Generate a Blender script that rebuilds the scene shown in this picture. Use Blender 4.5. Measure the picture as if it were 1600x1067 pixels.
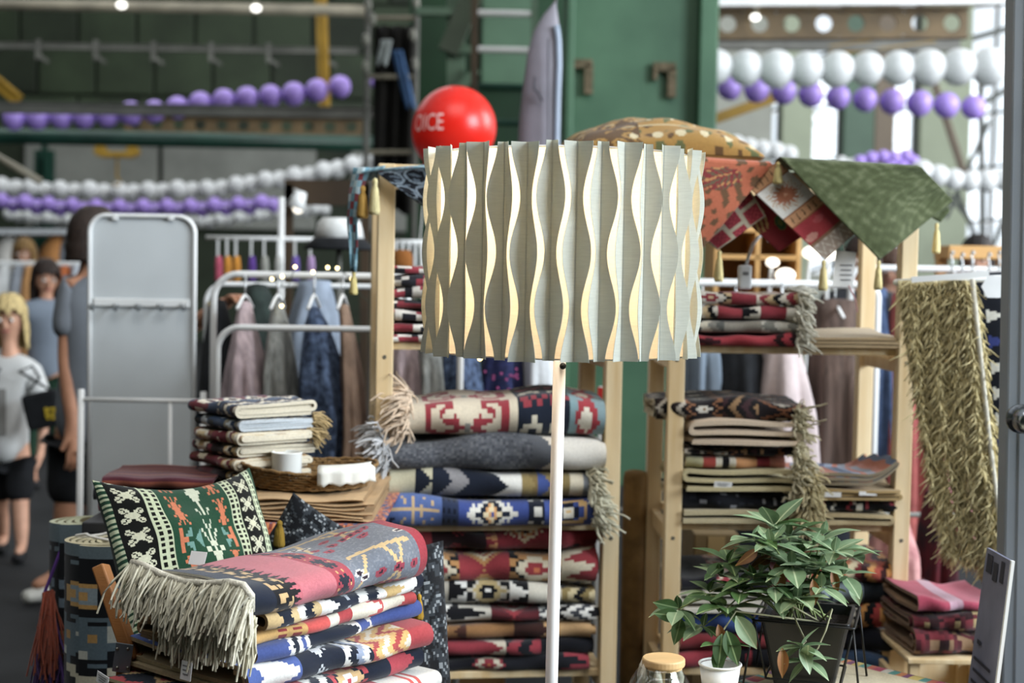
import bpy, math, random
import numpy as np
from mathutils import Vector, Matrix, Euler

for _o in list(bpy.data.objects):
    bpy.data.objects.remove(_o)
SC = bpy.context.scene
COL = SC.collection
RNG = random.Random(7)
R = math.radians

# ------------------------------------------------------------------ camera, world, light, exposure
FPX = 2222.2
CAM_Z = 1.4
cam_data = bpy.data.cameras.new('camera')
cam_data.lens = 50.0
cam_data.sensor_width = 36.0
cam_data.clip_end = 200
cam_data.dof.use_dof = True
cam_data.dof.focus_distance = 2.42
cam_data.dof.aperture_fstop = 3.4
cam = bpy.data.objects.new('camera', cam_data)
COL.objects.link(cam)
CAM_M = Matrix.Translation((0, 0, CAM_Z)) @ Euler((R(90 - 2.69), 0, 0)).to_matrix().to_4x4() @ Matrix.Rotation(R(1.0), 4, 'Z')
cam.matrix_world = CAM_M
SC.camera = cam

SC.view_settings.view_transform = 'Standard'
SC.view_settings.look = 'None'
SC.view_settings.gamma = 1.0
SC.view_settings.use_curve_mapping = False
SC.view_settings.exposure = 0.17

world = bpy.data.worlds.new('overcast_sky')
SC.world = world
world.use_nodes = True
_bg = world.node_tree.nodes['Background']
_bg.inputs[0].default_value = (0.92, 0.96, 1.0, 1)
_bg.inputs[1].default_value = 1.25


def area_light(name, loc, target, sx, sy, power, color):
    l = bpy.data.lights.new(name, 'AREA')
    l.shape = 'RECTANGLE'
    l.size, l.size_y = sx, sy
    l.energy = power
    l.color = color
    o = bpy.data.objects.new(name, l)
    COL.objects.link(o)
    o.location = loc
    o.rotation_euler = (Vector(target) - Vector(loc)).to_track_quat('-Z', 'Y').to_euler()
    return o


# daylight through the tall side windows on the right; the other lamps are added fill
area_light('window_daylight', (6.5, 0.6, 3.8), (0.2, 3.4, 1.0), 4.0, 3.4, 1050, (0.82, 0.91, 1.0))
area_light('overhead_fill', (0.3, 0.4, 6.8), (0.0, 3.6, 0.8), 5.0, 4.0, 225, (1.0, 0.98, 0.95))  # unseen fill lamp added overhead so the stall fronts are lit
area_light('right_hall_fill', (9.5, 8.5, 4.8), (3.0, 13.0, 2.5), 6.0, 4.0, 1050, (0.94, 0.97, 1.0))  # added lamp brightening the right of the hall and its balloon fronts
area_light('back_hall_fill', (-3.0, 17.0, 8.7), (-3.0, 18.5, 0), 14.0, 8.0, 750, (0.95, 0.98, 1.0))  # added lamp lifting the brightness of the back hall


def P(px, py, Y):
    """World point seen at photo pixel (px, py) at world depth Y."""
    d = CAM_M.to_3x3() @ Vector(((px - 800) / FPX, -(py - 533.5) / FPX, -1.0))
    k = Y / d.y
    return Vector((d.x * k, Y, CAM_Z + d.z * k))


def S(Y):
    return Y / FPX


# ------------------------------------------------------------------ materials
def lin(h):
    if not isinstance(h, str):
        return tuple(h)
    h = h.lstrip('#')
    out = []
    for i in (0, 2, 4):
        c = int(h[i:i + 2], 16) / 255
        out.append(c / 12.92 if c <= .04045 else ((c + .055) / 1.055) ** 2.4)
    return tuple(out)


MATS = {}


def M(name, hexc=None, rough=.6, var=.12, scale=9.0, bump=0.0, bscale=None, metal=0.0, stretch=None, hex2=None, detail=3,
      trans=0.0, spec=.35):
    """Procedural material: base colour broken up by noise, optional second colour, bump and translucency."""
    if name in MATS:
        return MATS[name]
    m = bpy.data.materials.new(name)
    m.use_nodes = True
    nt = m.node_tree
    N, Lk = nt.nodes, nt.links
    b = N['Principled BSDF']
    b.inputs['Roughness'].default_value = rough
    b.inputs['Metallic'].default_value = metal
    b.inputs['Specular IOR Level'].default_value = spec
    tc = N.new('ShaderNodeTexCoord')
    mp = N.new('ShaderNodeMapping')
    Lk.new(tc.outputs['Object'], mp.inputs['Vector'])
    if stretch:
        mp.inputs['Scale'].default_value = stretch
    nz = N.new('ShaderNodeTexNoise')
    nz.inputs['Scale'].default_value = scale
    nz.inputs['Detail'].default_value = detail
    Lk.new(mp.outputs[0], nz.inputs['Vector'])
    c = lin(hexc)
    c2 = lin(hex2) if hex2 else tuple(x * (1 - var * 1.6) for x in c)
    if not hex2:
        c = tuple(min(1, x * (1 + var * .6)) for x in c)
    rp = N.new('ShaderNodeValToRGB')
    rp.color_ramp.elements[0].position = .32
    rp.color_ramp.elements[1].position = .68
    rp.color_ramp.elements[0].color = (*c2, 1)
    rp.color_ramp.elements[1].color = (*c, 1)
    Lk.new(nz.outputs['Fac'], rp.inputs[0])
    Lk.new(rp.outputs[0], b.inputs['Base Color'])
    if bump:
        n2 = N.new('ShaderNodeTexNoise')
        n2.inputs['Scale'].default_value = bscale or scale * 6
        n2.inputs['Detail'].default_value = 4
        Lk.new(mp.outputs[0], n2.inputs['Vector'])
        bp = N.new('ShaderNodeBump')
        bp.inputs['Strength'].default_value = bump
        bp.inputs['Distance'].default_value = .01
        Lk.new(n2.outputs['Fac'], bp.inputs['Height'])
        Lk.new(bp.outputs[0], b.inputs['Normal'])
    if trans:
        tr = N.new('ShaderNodeBsdfTranslucent')
        Lk.new(rp.outputs[0], tr.inputs['Color'])
        mx = N.new('ShaderNodeMixShader')
        mx.inputs[0].default_value = trans
        Lk.new(b.outputs[0], mx.inputs[1])
        Lk.new(tr.outputs[0], mx.inputs[2])
        Lk.new(mx.outputs[0], N['Material Output'].inputs['Surface'])
    MATS[name] = m
    return m


def fabric(name, bscale=900.0, bump=.35, rough=.95, noise_amt=.25, value=.86):
    """Woven cloth whose colour comes from the pattern woven cell by cell into the mesh (attribute Col)."""
    if name in MATS:
        return MATS[name]
    m = bpy.data.materials.new(name)
    m.use_nodes = True
    N, Lk = m.node_tree.nodes, m.node_tree.links
    b = N['Principled BSDF']
    b.inputs['Roughness'].default_value = rough
    b.inputs['Specular IOR Level'].default_value = .1
    b.inputs['Sheen Weight'].default_value = .15
    at = N.new('ShaderNodeAttribute')
    at.attribute_name = 'Col'
    tc = N.new('ShaderNodeTexCoord')
    nz = N.new('ShaderNodeTexNoise')
    nz.inputs['Scale'].default_value = bscale * .25
    nz.inputs['Detail'].default_value = 3
    Lk.new(tc.outputs['Object'], nz.inputs['Vector'])
    mr = N.new('ShaderNodeMapRange')
    mr.inputs['To Min'].default_value = 1 - noise_amt
    mr.inputs['To Max'].default_value = 1 + noise_amt
    Lk.new(nz.outputs['Fac'], mr.inputs['Value'])
    mul = N.new('ShaderNodeVectorMath')
    mul.operation = 'MULTIPLY'
    Lk.new(at.outputs['Color'], mul.inputs[0])
    Lk.new(mr.outputs[0], mul.inputs[1])
    hs = N.new('ShaderNodeHueSaturation')
    hs.inputs['Saturation'].default_value = .9
    hs.inputs['Value'].default_value = value
    Lk.new(mul.outputs[0], hs.inputs['Color'])
    Lk.new(hs.outputs[0], b.inputs['Base Color'])
    n2 = N.new('ShaderNodeTexNoise')
    n2.inputs['Scale'].default_value = bscale
    n2.inputs['Detail'].default_value = 2
    Lk.new(tc.outputs['Object'], n2.inputs['Vector'])
    bp = N.new('ShaderNodeBump')
    bp.inputs['Strength'].default_value = bump
    bp.inputs['Distance'].default_value = .003
    Lk.new(n2.outputs['Fac'], bp.inputs['Height'])
    Lk.new(bp.outputs[0], b.inputs['Normal'])
    MATS[name] = m
    return m


def glass(name, tint=(.95, .98, 1), gloss=.12):
    if name in MATS:
        return MATS[name]
    m = bpy.data.materials.new(name)
    m.use_nodes = True
    N, Lk = m.node_tree.nodes, m.node_tree.links
    t = N.new('ShaderNodeBsdfTransparent')
    t.inputs[0].default_value = (*tint, 1)
    g = N.new('ShaderNodeBsdfGlossy')
    g.inputs['Roughness'].default_value = .03
    lw = N.new('ShaderNodeLayerWeight')
    lw.inputs['Blend'].default_value = .5
    pw = N.new('ShaderNodeMath')
    pw.operation = 'POWER'
    pw.inputs[1].default_value = 4.0
    fr = N.new('ShaderNodeMath')
    fr.operation = 'MULTIPLY_ADD'
    fr.inputs[1].default_value = .6
    fr.inputs[2].default_value = gloss * .3
    Lk.new(lw.outputs['Facing'], pw.inputs[0])
    Lk.new(pw.outputs[0], fr.inputs[0])
    mx = N.new('ShaderNodeMixShader')
    Lk.new(fr.outputs[0], mx.inputs[0])
    Lk.new(t.outputs[0], mx.inputs[1])
    Lk.new(g.outputs[0], mx.inputs[2])
    Lk.new(mx.outputs[0], N['Material Output'].inputs['Surface'])
    MATS[name] = m
    return m


def glow(name, hexc, strength):
    if name in MATS:
        return MATS[name]
    m = bpy.data.materials.new(name)
    m.use_nodes = True
    b = m.node_tree.nodes['Principled BSDF']
    b.inputs['Base Color'].default_value = (*lin(hexc), 1)
    b.inputs['Emission Color'].default_value = (*lin(hexc), 1)
    b.inputs['Emission Strength'].default_value = strength
    MATS[name] = m
    return m


# ------------------------------------------------------------------ mesh builder
def world_org(o):
    v = Vector((0, 0, 0))
    while o:
        v = v + o.location
        o = o.parent
    return v


class MB:
    def __init__(s):
        s.v, s.f, s.c, s.n = [], [], [], 0

    def add(s, verts, faces, col=None):
        verts = np.asarray(verts, float).reshape(-1, 3)
        base = s.n
        s.v.append(verts)
        s.n += len(verts)
        for i, f in enumerate(faces):
            s.f.append(tuple(int(k) + base for k in f))
            if col is not None:
                s.c.append(col[i] if isinstance(col, (list, np.ndarray)) and np.ndim(col) == 2 else col)
        return s

    def box(s, c, size, rot=None, col=None):
        x, y, z = [k / 2 for k in size]
        v = np.array([(-x, -y, -z), (x, -y, -z), (x, y, -z), (-x, y, -z), (-x, -y, z), (x, -y, z), (x, y, z), (-x, y, z)])
        if rot is not None:
            v = v @ np.array(rot.to_3x3()).T
        return s.add(v + np.array(c), [(0, 3, 2, 1), (4, 5, 6, 7), (0, 1, 5, 4), (1, 2, 6, 5), (2, 3, 7, 6), (3, 0, 4, 7)], col)

    def bar(s, p0, p1, w, h, up=(0, 0, 1), col=None):
        p0, p1 = Vector(p0), Vector(p1)
        d = p1 - p0
        x = d.normalized()
        y = Vector(up).cross(x)
        if y.length < 1e-4:
            y = Vector((0, 1, 0)).cross(x)
        y.normalize()
        z = x.cross(y)
        m = Matrix((x, y, z)).transposed()
        return s.box((p0 + p1) / 2, (d.length, w, h), m, col)

    def tube(s, path, r, n=8, closed=False, cap=True, col=None):
        pts = [Vector(p) for p in path]
        k = len(pts)
        rr = r if isinstance(r, (list, tuple, np.ndarray)) else [r] * k
        ref = Vector((.31, .17, .93))
        verts, faces = [], []
        for i, p in enumerate(pts):
            a = pts[i - 1] if (i > 0 or closed) else p
            b = pts[(i + 1) % k] if (i < k - 1 or closed) else p
            t = (b - a)
            t = t.normalized() if t.length > 1e-9 else Vector((0, 0, 1))
            if abs(t.dot(ref)) > .97:
                ref = Vector((.9, .3, .1))
            x = t.cross(ref).normalized()
            y = t.cross(x)
            ref = -y if False else ref
            for j in range(n):
                an = 2 * math.pi * j / n
                verts.append(p + (x * math.cos(an) + y * math.sin(an)) * rr[i])
        m = k if closed else k - 1
        for i in range(m):
            for j in range(n):
                a, b = i * n + j, i * n + (j + 1) % n
                c, d = ((i + 1) % k) * n + (j + 1) % n, ((i + 1) % k) * n + j
                faces.append((a, b, c, d))
        if cap and not closed:
            faces.append(tuple(range(n))[::-1])
            faces.append(tuple((k - 1) * n + j for j in range(n)))
        return s.add([tuple(v) for v in verts], faces, col)

    def lathe(s, prof, c=(0, 0, 0), n=24, rot=None, sx=1, sy=1, col=None):
        v, f = [], []
        for (r, z) in prof:
            for j in range(n):
                a = 2 * math.pi * j / n
                v.append((r * math.cos(a) * sx, r * math.sin(a) * sy, z))
        v = np.array(v)
        if rot is not None:
            v = v @ np.array(rot.to_3x3()).T
        for i in range(len(prof) - 1):
            for j in range(n):
                f.append((i * n + j, i * n + (j + 1) % n, (i + 1) * n + (j + 1) % n, (i + 1) * n + j))
        if prof[0][0] > 1e-5:
            f.append(tuple(range(n))[::-1])
        if prof[-1][0] > 1e-5:
            f.append(tuple((len(prof) - 1) * n + j for j in range(n)))
        return s.add(v + np.array(c), f, col)

    def ball(s, c, r, seg=16, rings=10, scale=(1, 1, 1), col=None):
        v, f = [(0, 0, 1)], []
        for i in range(1, rings):
            th = math.pi * i / rings
            for j in range(seg):
                a = 2 * math.pi * j / seg
                v.append((math.sin(th) * math.cos(a), math.sin(th) * math.sin(a), math.cos(th)))
        v.append((0, 0, -1))
        for j in range(seg):
            f.append((0, 1 + j, 1 + (j + 1) % seg))
            e = 1 + (rings - 2) * seg
            f.append((len(v) - 1, e + (j + 1) % seg, e + j))
        for i in range(rings - 2):
            for j in range(seg):
                a, b = 1 + i * seg + j, 1 + i * seg + (j + 1) % seg
                f.append((a, a + seg, b + seg, b))
        return s.add(np.array(v) * r * np.array(scale) + np.array(c), f, col)

    def grid(s, G, col=None, flip=False, wrap=False):
        """G: (nu, nv, 3) points; col: (nu-1, nv-1, 3)."""
        nu, nv = G.shape[:2]
        idx = np.arange(nu * nv).reshape(nu, nv)
        if wrap:
            idx = np.concatenate([idx, idx[:, :1]], 1)
        a, b, c, d = idx[:-1, :-1].ravel(), idx[1:, :-1].ravel(), idx[1:, 1:].ravel(), idx[:-1, 1:].ravel()
        F = np.stack([a, d, c, b] if flip else [a, b, c, d], 1)
        if col is not None and np.ndim(col) == 3:
            col = np.asarray(col).reshape(-1, 3)
        return s.add(G.reshape(-1, 3), F, col)

    def build(s, name, mat, parent=None, smooth=False, bevel=0.0, solid=0.0, subsurf=0, base=None):
        V = np.concatenate(s.v) if s.v else np.zeros((0, 3))
        if parent is not None:
            org = np.array(world_org(parent))
        elif base is not None:
            org = np.array(base)
        else:
            lo, hi = V.min(0), V.max(0)
            org = np.array(((lo[0] + hi[0]) / 2, (lo[1] + hi[1]) / 2, lo[2]))
        me = bpy.data.meshes.new(name)
        me.from_pydata((V - org).tolist(), [], s.f)
        if s.c and len(s.c) == len(s.f):
            at = me.color_attributes.new('Col', 'FLOAT_COLOR', 'CORNER')
            cnt = [len(f) for f in s.f]
            C = np.ones((len(s.c), 4), np.float32)
            C[:, :3] = np.array([lin(c) for c in s.c]) if isinstance(s.c[0], str) else np.array([lin(c) for c in s.c])
            at.data.foreach_set('color', np.repeat(C, cnt, axis=0).ravel())
        me.polygons.foreach_set('use_smooth', [bool(smooth)] * len(me.polygons))
        me.update()
        o = bpy.data.objects.new(name, me)
        COL.objects.link(o)
        if mat is not None:
            me.materials.append(mat)
        if parent is not None:
            o.parent = parent
        else:
            o.location = org
        if solid:
            md = o.modifiers.new('thickness', 'SOLIDIFY')
            md.thickness = solid
            md.offset = 0
        if bevel:
            md = o.modifiers.new('bevel', 'BEVEL')
            md.width = bevel
            md.segments = 2
            md.limit_method = 'ANGLE'
        if subsurf:
            md = o.modifiers.new('subsurf', 'SUBSURF')
            md.levels = md.render_levels = subsurf
        return o


def thing(name, label, cat, loc=(0, 0, 0), group=None, rz=0.0):
    o = bpy.data.objects.new(name, None)
    COL.objects.link(o)
    o.empty_display_size = .05
    o.location = loc
    o.rotation_euler = (0, 0, rz)
    return tag(o, label, cat, group)


def tag(o, label, cat, group=None, kind=None):
    o['label'] = label
    o['category'] = cat
    if group:
        o['group'] = group
    if kind:
        o['kind'] = kind
    return o


def struct(o, label, cat='building'):
    o['kind'] = 'structure'
    o['label'] = label
    o['category'] = cat
    return o


def stuff(o):
    o['kind'] = 'stuff'
    return o


def dup(root, loc=None, rot=None, label=None, scale=None):
    r = root.copy()
    COL.objects.link(r)
    if loc is not None:
        r.location = loc
    if rot is not None:
        r.rotation_euler = rot
    if scale is not None:
        r.scale = scale
    if label:
        r['label'] = label
    for ch in list(root.children):
        c = ch.copy()
        COL.objects.link(c)
        c.parent = r
        for g in ch.children:
            d = g.copy()
            COL.objects.link(d)
            d.parent = c
    return r


def one_piece(name, label, cat, mb, mat, group=None, **k):
    return tag(mb.build(name, mat, **k), label, cat, group)

# ------------------------------------------------------------------ the hall: floor, walls, roof, beams
m_floor = M('polished_concrete', '#2b2c2d', .75, .22, 1.6, .15, 30, spec=.15)
m_green = M('green_wall_paint', '#30392a', .6, .25, 1.2, .1, 20)
m_green2 = M('green_panel_paint', '#3d4a35', .55, .28, .9, .1, 20)
m_grey_wall = M('grey_wall_panel', '#8b8d86', .7, .12, 1.5)
m_col = M('green_column_paint', '#4a6d52', .5, .22, 1.7, .12, 25, hex2='#375841')
m_cream_steel = M('grey_beige_steel', '#86806f', .5, .2, 3)
m_grey_steel = M('dull_grey_steel', '#64645e', .5, .2, 3)
m_brown = M('brown_beam_paint', '#65543a', .6, .25, 4)
m_yellow = M('crane_yellow_paint', '#9a7a2a', .5, .2, 3)
m_dkgreen = M('dark_green_pipe_paint', '#1d4034', .4, .2, 3)
m_white_met = M('white_powder_coat', '#dfe0de', .35, .05, 6)
m_black = M('black_cloth', '#15130f', .9, .3, 8)
m_rust = M('rusty_patch', '#6d5f4a', .8, .3, 30, hex2='#45402c')


def plank(mb, x0, x1, y0, y1, z0, z1):
    return mb.box(((x0 + x1) / 2, (y0 + y1) / 2, (z0 + z1) / 2), (abs(x1 - x0), abs(y1 - y0), abs(z1 - z0)))


floor = struct(plank(MB(), -14, 12, -5.3, 32, -.1, 0).build('floor', m_floor), 'dark grey polished concrete hall floor', 'floor')
rf = thing('ceiling', 'dark green hall roof with skylight gaps', 'ceiling', (-1, 20, 9))
rf['kind'] = 'structure'
for k in range(12):
    plank(MB(), -14, 12, -5 + k * 3.0, -3.3 + k * 3.0, 9, 9.2).build('roof_strip', m_green, rf)
struct(plank(MB(), -12.4, -12, -5, 32, 0, 9).build('wall_left', m_green), 'dark green side wall of the hall', 'wall')
struct(plank(MB(), -12, 12, -5.3, -5, 0, 9).build('wall_front', m_green), 'dark green hall wall behind the viewer', 'wall')
struct(plank(MB(), 11.9, 12.1, -5, 22, 0, 1.3).build('wall_right', m_grey_wall), 'grey low wall under the open window side', 'wall')
wb = struct(plank(MB(), -12, 4.0, 28.1, 28.4, 0, 9).build('wall_back', m_green), 'dark green panelled back wall of the hall', 'wall')
# panels of the back wall, each its own piece
pm = None
ri = 0
for zr, (z0, z1) in enumerate(((3.9, 4.76), (4.76, 5.66), (5.66, 6.6), (6.6, 7.6))):
    for k in range(14):
        x0 = -12 + k * 1.143 + (.35 if zr % 2 else 0)
        mb = plank(MB(), x0 + .03, x0 + 1.11, 28.0, 28.1, z0 + .03, z1 - .03)
        mb.build('wall_panel', m_green2 if (k * 7 + zr * 3) % 5 else m_green, wb, bevel=.02)
for k, (x0, x1) in enumerate(((-9.6, -7.0), (-6.9, -3.9), (-3.2, -.6), (-.5, 2.2), (2.3, 3.9))):
    plank(MB(), x0, x1, 27.95, 28.1, 2.2, 3.84).build('wall_panel', m_grey_wall, wb, bevel=.02)


def beam(name, label, cat, a, b, Y, hpx, mat, Y2=None, rnd=False, dep=None, group=None):
    p0, p1 = P(a[0], a[1], Y), P(b[0], b[1], Y2 or Y)
    h = hpx * S(Y)
    mb = MB()
    if rnd:
        mb.tube([p0, p1], h / 2, 14)
    else:                                                   # rolled section: web and two flanges
        mb.bar(p0, p1, h * .25, h)
        u = Vector((0, 0, h * .45))
        mb.bar(p0 + u, p1 + u, dep or h * .8, h * .12)
        mb.bar(p0 - u, p1 - u, dep or h * .8, h * .12)
    o = mb.build(name, mat, smooth=rnd)
    return struct(o, label, cat)


def castellated(name, label, p0, p1, h, n, mat):
    """Steel beam with a row of eight-sided holes through its web."""
    p0, p1 = Vector(p0), Vector(p1)
    x = (p1 - p0).normalized()
    L = (p1 - p0).length
    z = Vector((0, 0, 1))
    y = x.cross(z).normalized()
    w, t = L / n, h * .06
    mb = MB()
    for k in range(n):
        c = p0 + x * (w * (k + .5))
        out, inn = [], []
        for j in range(16):
            a = 2 * math.pi * (j + .5) / 16
            ca, sa = math.cos(a), math.sin(a)
            s = min(w / 2 / max(abs(ca), 1e-6), h / 2 / max(abs(sa), 1e-6))
            out.append((ca * s, sa * s))
            inn.append((ca * w * .27, sa * h * .30))
        V = []
        for d in (-t, t):
            for ring in (out, inn):
                V += [tuple(c + x * q[0] + z * q[1] + y * d) for q in ring]
        F = []
        for j in range(16):
            i = (j + 1) % 16
            F += [(j, i, 16 + i, 16 + j), (32 + i, 32 + j, 48 + j, 48 + i), (16 + j, 16 + i, 48 + i, 48 + j)]
        mb.add(V, F)
    for s in (-1, 1):
        mb.bar(p0 + z * s * h * .5, p1 + z * s * h * .5, h * .5, h * .1)
    return struct(mb.build(name, mat), label, 'beam')


beam('roof_pipe', 'beige roof pipe high on the green wall carrying round lamps', 'pipe', (-480, -2), (578, 17), 20, 17, m_cream_steel, rnd=True)
rail = beam('wall_rail', 'thin dark rail with brackets along the green wall', 'rail', (-400, 64), (560, 80), 22, 9, m_grey_steel)
for k in range(7):
    q = P(60 + k * 90, 76 + k * 1.5, 22)
    mb = MB()
    mb.bar(q + Vector((0, 0, .14)), q + Vector((0, 0, -.16)), .06, .09, (0, 1, 0))
    mb.bar(q + Vector((0, 0, -.1)), q + Vector((.16, -.05, -.2)), .05, .09, (0, 1, 0))
    mb.build('bracket', m_grey_steel, rail)
beam('grey_beam', 'long grey steel beam crossing in front of the purple balloons', 'beam', (-900, 154), (655, 178), 13, 17, m_grey_steel)
castellated('castellated_beam', 'brown crane beam with holes behind the purple balloon string', P(195, 194, 19), P(566, 199, 19), 27 * S(19), 11, m_brown)
beam('green_pipe', 'dark green horizontal pipe below the grey steel beam', 'pipe', (-800, 196), (655, 226), 16, 24, m_dkgreen, rnd=True)
beam('yellow_post', 'yellow upright steel post on the green wall', 'post', (500, -60), (508, 178), 21, 17, m_yellow)
beam('green_post', 'dark green steel column behind the blond child', 'post', (70, 235), (66, 560), 24, 30, m_dkgreen)
beam('yellow_brace', 'yellow diagonal brace at the edge of the grey beam', 'brace', (-30, 108), (30, 158), 14.5, 20, m_yellow)
beam('white_brace', 'pale diagonal tube above the white balloon string', 'brace', (-20, 236), (64, 284), 11, 12, m_cream_steel, rnd=True)
# travelling hoist on the crane beam
hp = P(183, 224, 19.0)
ho = thing('crane_hoist', 'yellow travelling hoist hanging under the brown crane beam', 'hoist', hp)
u = S(19.0)
mb = MB().box(hp + Vector((0, 0, 12 * u)), (62 * u, .25, 12 * u))
mb.build('frame_bar', m_yellow, ho, bevel=.01)
for sx in (-1, 1):
    MB().lathe([(0, -.08), (9 * u, -.08), (9 * u, .08), (0, .08)], hp + Vector((sx * 25 * u, 0, -12 * u)), 14, Matrix.Rotation(R(90), 3, 'X')).build('wheel', m_yellow, ho)
MB().box(hp + Vector((0, 0, -18 * u)), (48 * u, .2, 9 * u)).build('drum_guard', m_yellow, ho, bevel=.01)
MB().tube([hp + Vector((0, 0, -20 * u)), hp + Vector((0, 0, -54 * u))], 2 * u, 8).build('chain', m_yellow, ho)
MB().tube([hp + Vector((5 * u * math.sin(a), 0, -60 * u + 6 * u * math.cos(a))) for a in np.linspace(0, 4.4, 9)], 1.6 * u, 8).build('hook', m_yellow, ho)

# round hall lamps
for lab, px, py, Y in (('round white hall lamp on the roof pipe above the standing mirror', 190, 8, 19.5),
                       ('round white hall lamp at the pipe nearer the yellow post', 400, 13, 19.5),
                       ('round hall lamp in front of the holed beam, over the large white balloons', 1180, 27, 11.93)):
    c = P(px, py, Y)
    t = thing('hall_lamp', lab, 'lamp', c, 'round hall lamps')
    r = 7.5 * S(Y)
    MB().ball(c, r, 16, 10, (1, 1, .7)).build('globe', glow('hall_lamp_glow', '#fffdf4', 2.5), t, smooth=True)
    MB().lathe([(r * .5, r * .5), (r * .6, r * .9), (.02, r * 1.3), (.02, r * 1.9)], c, 12).build('fitting', m_cream_steel, t)

# middle: dark tower with drapes, lattice column and ladder
m_tan = M('pale_green_column_paint', '#66806a', .5, .15, 2)
wm = struct(plank(MB(), P(640, 0, 13).x, P(885, 0, 13).x, 13.0, 13.4, 0, 9).build('wall_middle', M('deep_green_paint', '#1f3d26', .5, .25, 1.5)), 'deep green wall section behind the ladder and the red balloon', 'wall')
q0, q1 = P(752, 138, 12.95), P(834, -80, 12.95)
plank(MB(), q0.x, q1.x, 12.9, 13, q0.z, q1.z).build('wall_panel', M('light_green_panel', '#5b7961', .5, .15, 2), wm, bevel=.01)
lt = thing('lattice_column', 'pale green lattice steel column behind the red balloon', 'column', P(716, 430, 11.5) * 1.0)
lt.location.z = 0
struct(lt, 'pale green lattice steel column behind the red balloon', 'column')
for px in (712,):
    MB().bar((P(px + 6, 430, 11.5).x, 11.5, 0), P(px, -60, 11.5), .14, .12, (0, 1, 0)).build('upright', m_tan, lt)
MB().bar(P(700, 82, 11.4), P(748, -30, 11.4), .16, .10, (0, 1, 0)).build('brace', M('olive_grey_paint', '#4c5847', .5, .2, 2), lt)
MB().bar(P(718, 140, 11.4), P(746, 108, 11.4), .06, .06, (0, 1, 0)).build('brace', m_tan, lt)
MB().bar(P(650, 18, 11.4), P(745, 20, 11.4), .06, .08, (0, 1, 0)).build('crossbar', m_tan, lt)
MB().bar(P(700, 76, 11.4), P(745, 78, 11.4), .06, .06, (0, 1, 0)).build('crossbar', m_tan, lt)
ld = thing('wall_ladder', 'white steel ladder rungs on the green wall by the grey hanging bag', 'ladder', (P(790, 430, 11).x, 11, 0))
for a, b, m_ in ((748, 742, M('brown_rail_paint', '#4b3d2c', .5, .2, 3)), (838, 836, m_tan)):
    MB().bar((P(a - 6, 430, 11).x, 11, 0), P(b, -60, 11), .05, .05, (0, 1, 0)).build('rail', m_, ld)
for py in (20, 77, 134, 191):
    MB().tube([P(744, py, 11), P(838, py + 2, 11)], 5 * S(11), 10).build('rung', m_white_met if py < 100 else m_dkgreen, ld)
tw = thing('scaffold_tower', 'dark scaffold tower with lamps and hanging drapes', 'scaffold', (P(610, 430, 12).x, 12, 0))
for px in (572, 648):
    MB().tube([(P(px - 3, 430, 12).x, 12, 0), P(px + 4, -60, 12)], 5 * S(12), 8).build('pole', m_grey_steel, tw)
for py in (28, 120, 238):
    MB().tube([P(570, py, 12), P(650, py, 12)], 4 * S(12), 8).build('crossbar', m_cream_steel, tw)
for px, py in ((575, 8), (582, 30), (572, 62), (650, 5), (645, 55), (572, 105), (648, 100)):
    MB().ball(P(px, py, 11.9), 6 * S(12), 10, 8, (1, .8, 1.7)).build('clamp', M('galvanised_clamp', '#8b8b80', .4, .2, 10), tw, smooth=True)


def drape(name, px0, px1, py0, py1, Y, mat, waves=4, amp=.06, slant=0, parent=None, lab=None, cat='cloth'):
    a, b = P(px0, py0, Y), P(px1, py0, Y)
    e = P(px0, py1, Y).z
    nu, nv = 10, 24
    G = np.zeros((nu, nv, 3))
    for i in range(nu):
        for j in range(nv):
            s, t = j / (nv - 1), i / (nv - 1) * (nv - 1) / (nu - 1)
            G[i, j] = (a.x + (b.x - a.x) * s + slant * t, Y + amp * math.sin(s * waves * 6.28 + t) * (.4 + .6 * t), a.z + (e - a.z) * t - .03 * math.sin(s * 9) * t)
    mb = MB().grid(G)
    o = mb.build(name, mat, parent, smooth=True, solid=.01)
    if lab:
        tag(o, lab, cat)
    return o


drape('drape', 585, 648, 40, 330, 12.1, m_black, 3, .08, 0, tw)
drape('tarp', 612, 628, 78, 165, 11.85, M('blue_tarp', '#3f628e', .6, .2, 6), 2, .03, .12, None, 'crumpled blue tarp hanging on the dark scaffold tower', 'tarp')
drape('plastic_bag', 596, 612, 62, 98, 11.8, M('white_plastic_film', '#aab2b0', .4, .15, 9), 2, .03, -.04, None, 'white plastic bag hanging beside the blue tarp', 'bag')

# big green column, its rusty brackets
cw = thing('green_column', 'broad green painted steel column rising behind the lampshade', 'column', (P(990, 430, 9.5).x, 9.5, 0))
struct(cw, 'broad green painted steel column rising behind the lampshade', 'column')
xl, xr = P(880, 300, 9.5).x, P(1112, 300, 9.5).x
plank(MB(), xl, xr - .1, 9.5, 9.56, 0, 9).build('web_plate', m_col, cw)
plank(MB(), xr - .12, xr, 9.35, 10.1, 0, 9).build('flange', m_col, cw, bevel=.01)
plank(MB(), xl, xl + .05, 9.35, 10.1, 0, 9).build('flange', m_col, cw, bevel=.01)
for px, py in ((908, 100), (1038, 105)):
    c = P(px, py, 9.45)
    mb = MB().box(c + Vector((0, 0, 0)), (.15, .05, .06)).box(c + Vector((.05, .0, -.1)), (.06, .05, .2)).box(c + Vector((-.06, 0, -.05)), (.03, .05, .08))
    mb.build('bracket', m_rust, cw, bevel=.008)

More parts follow.
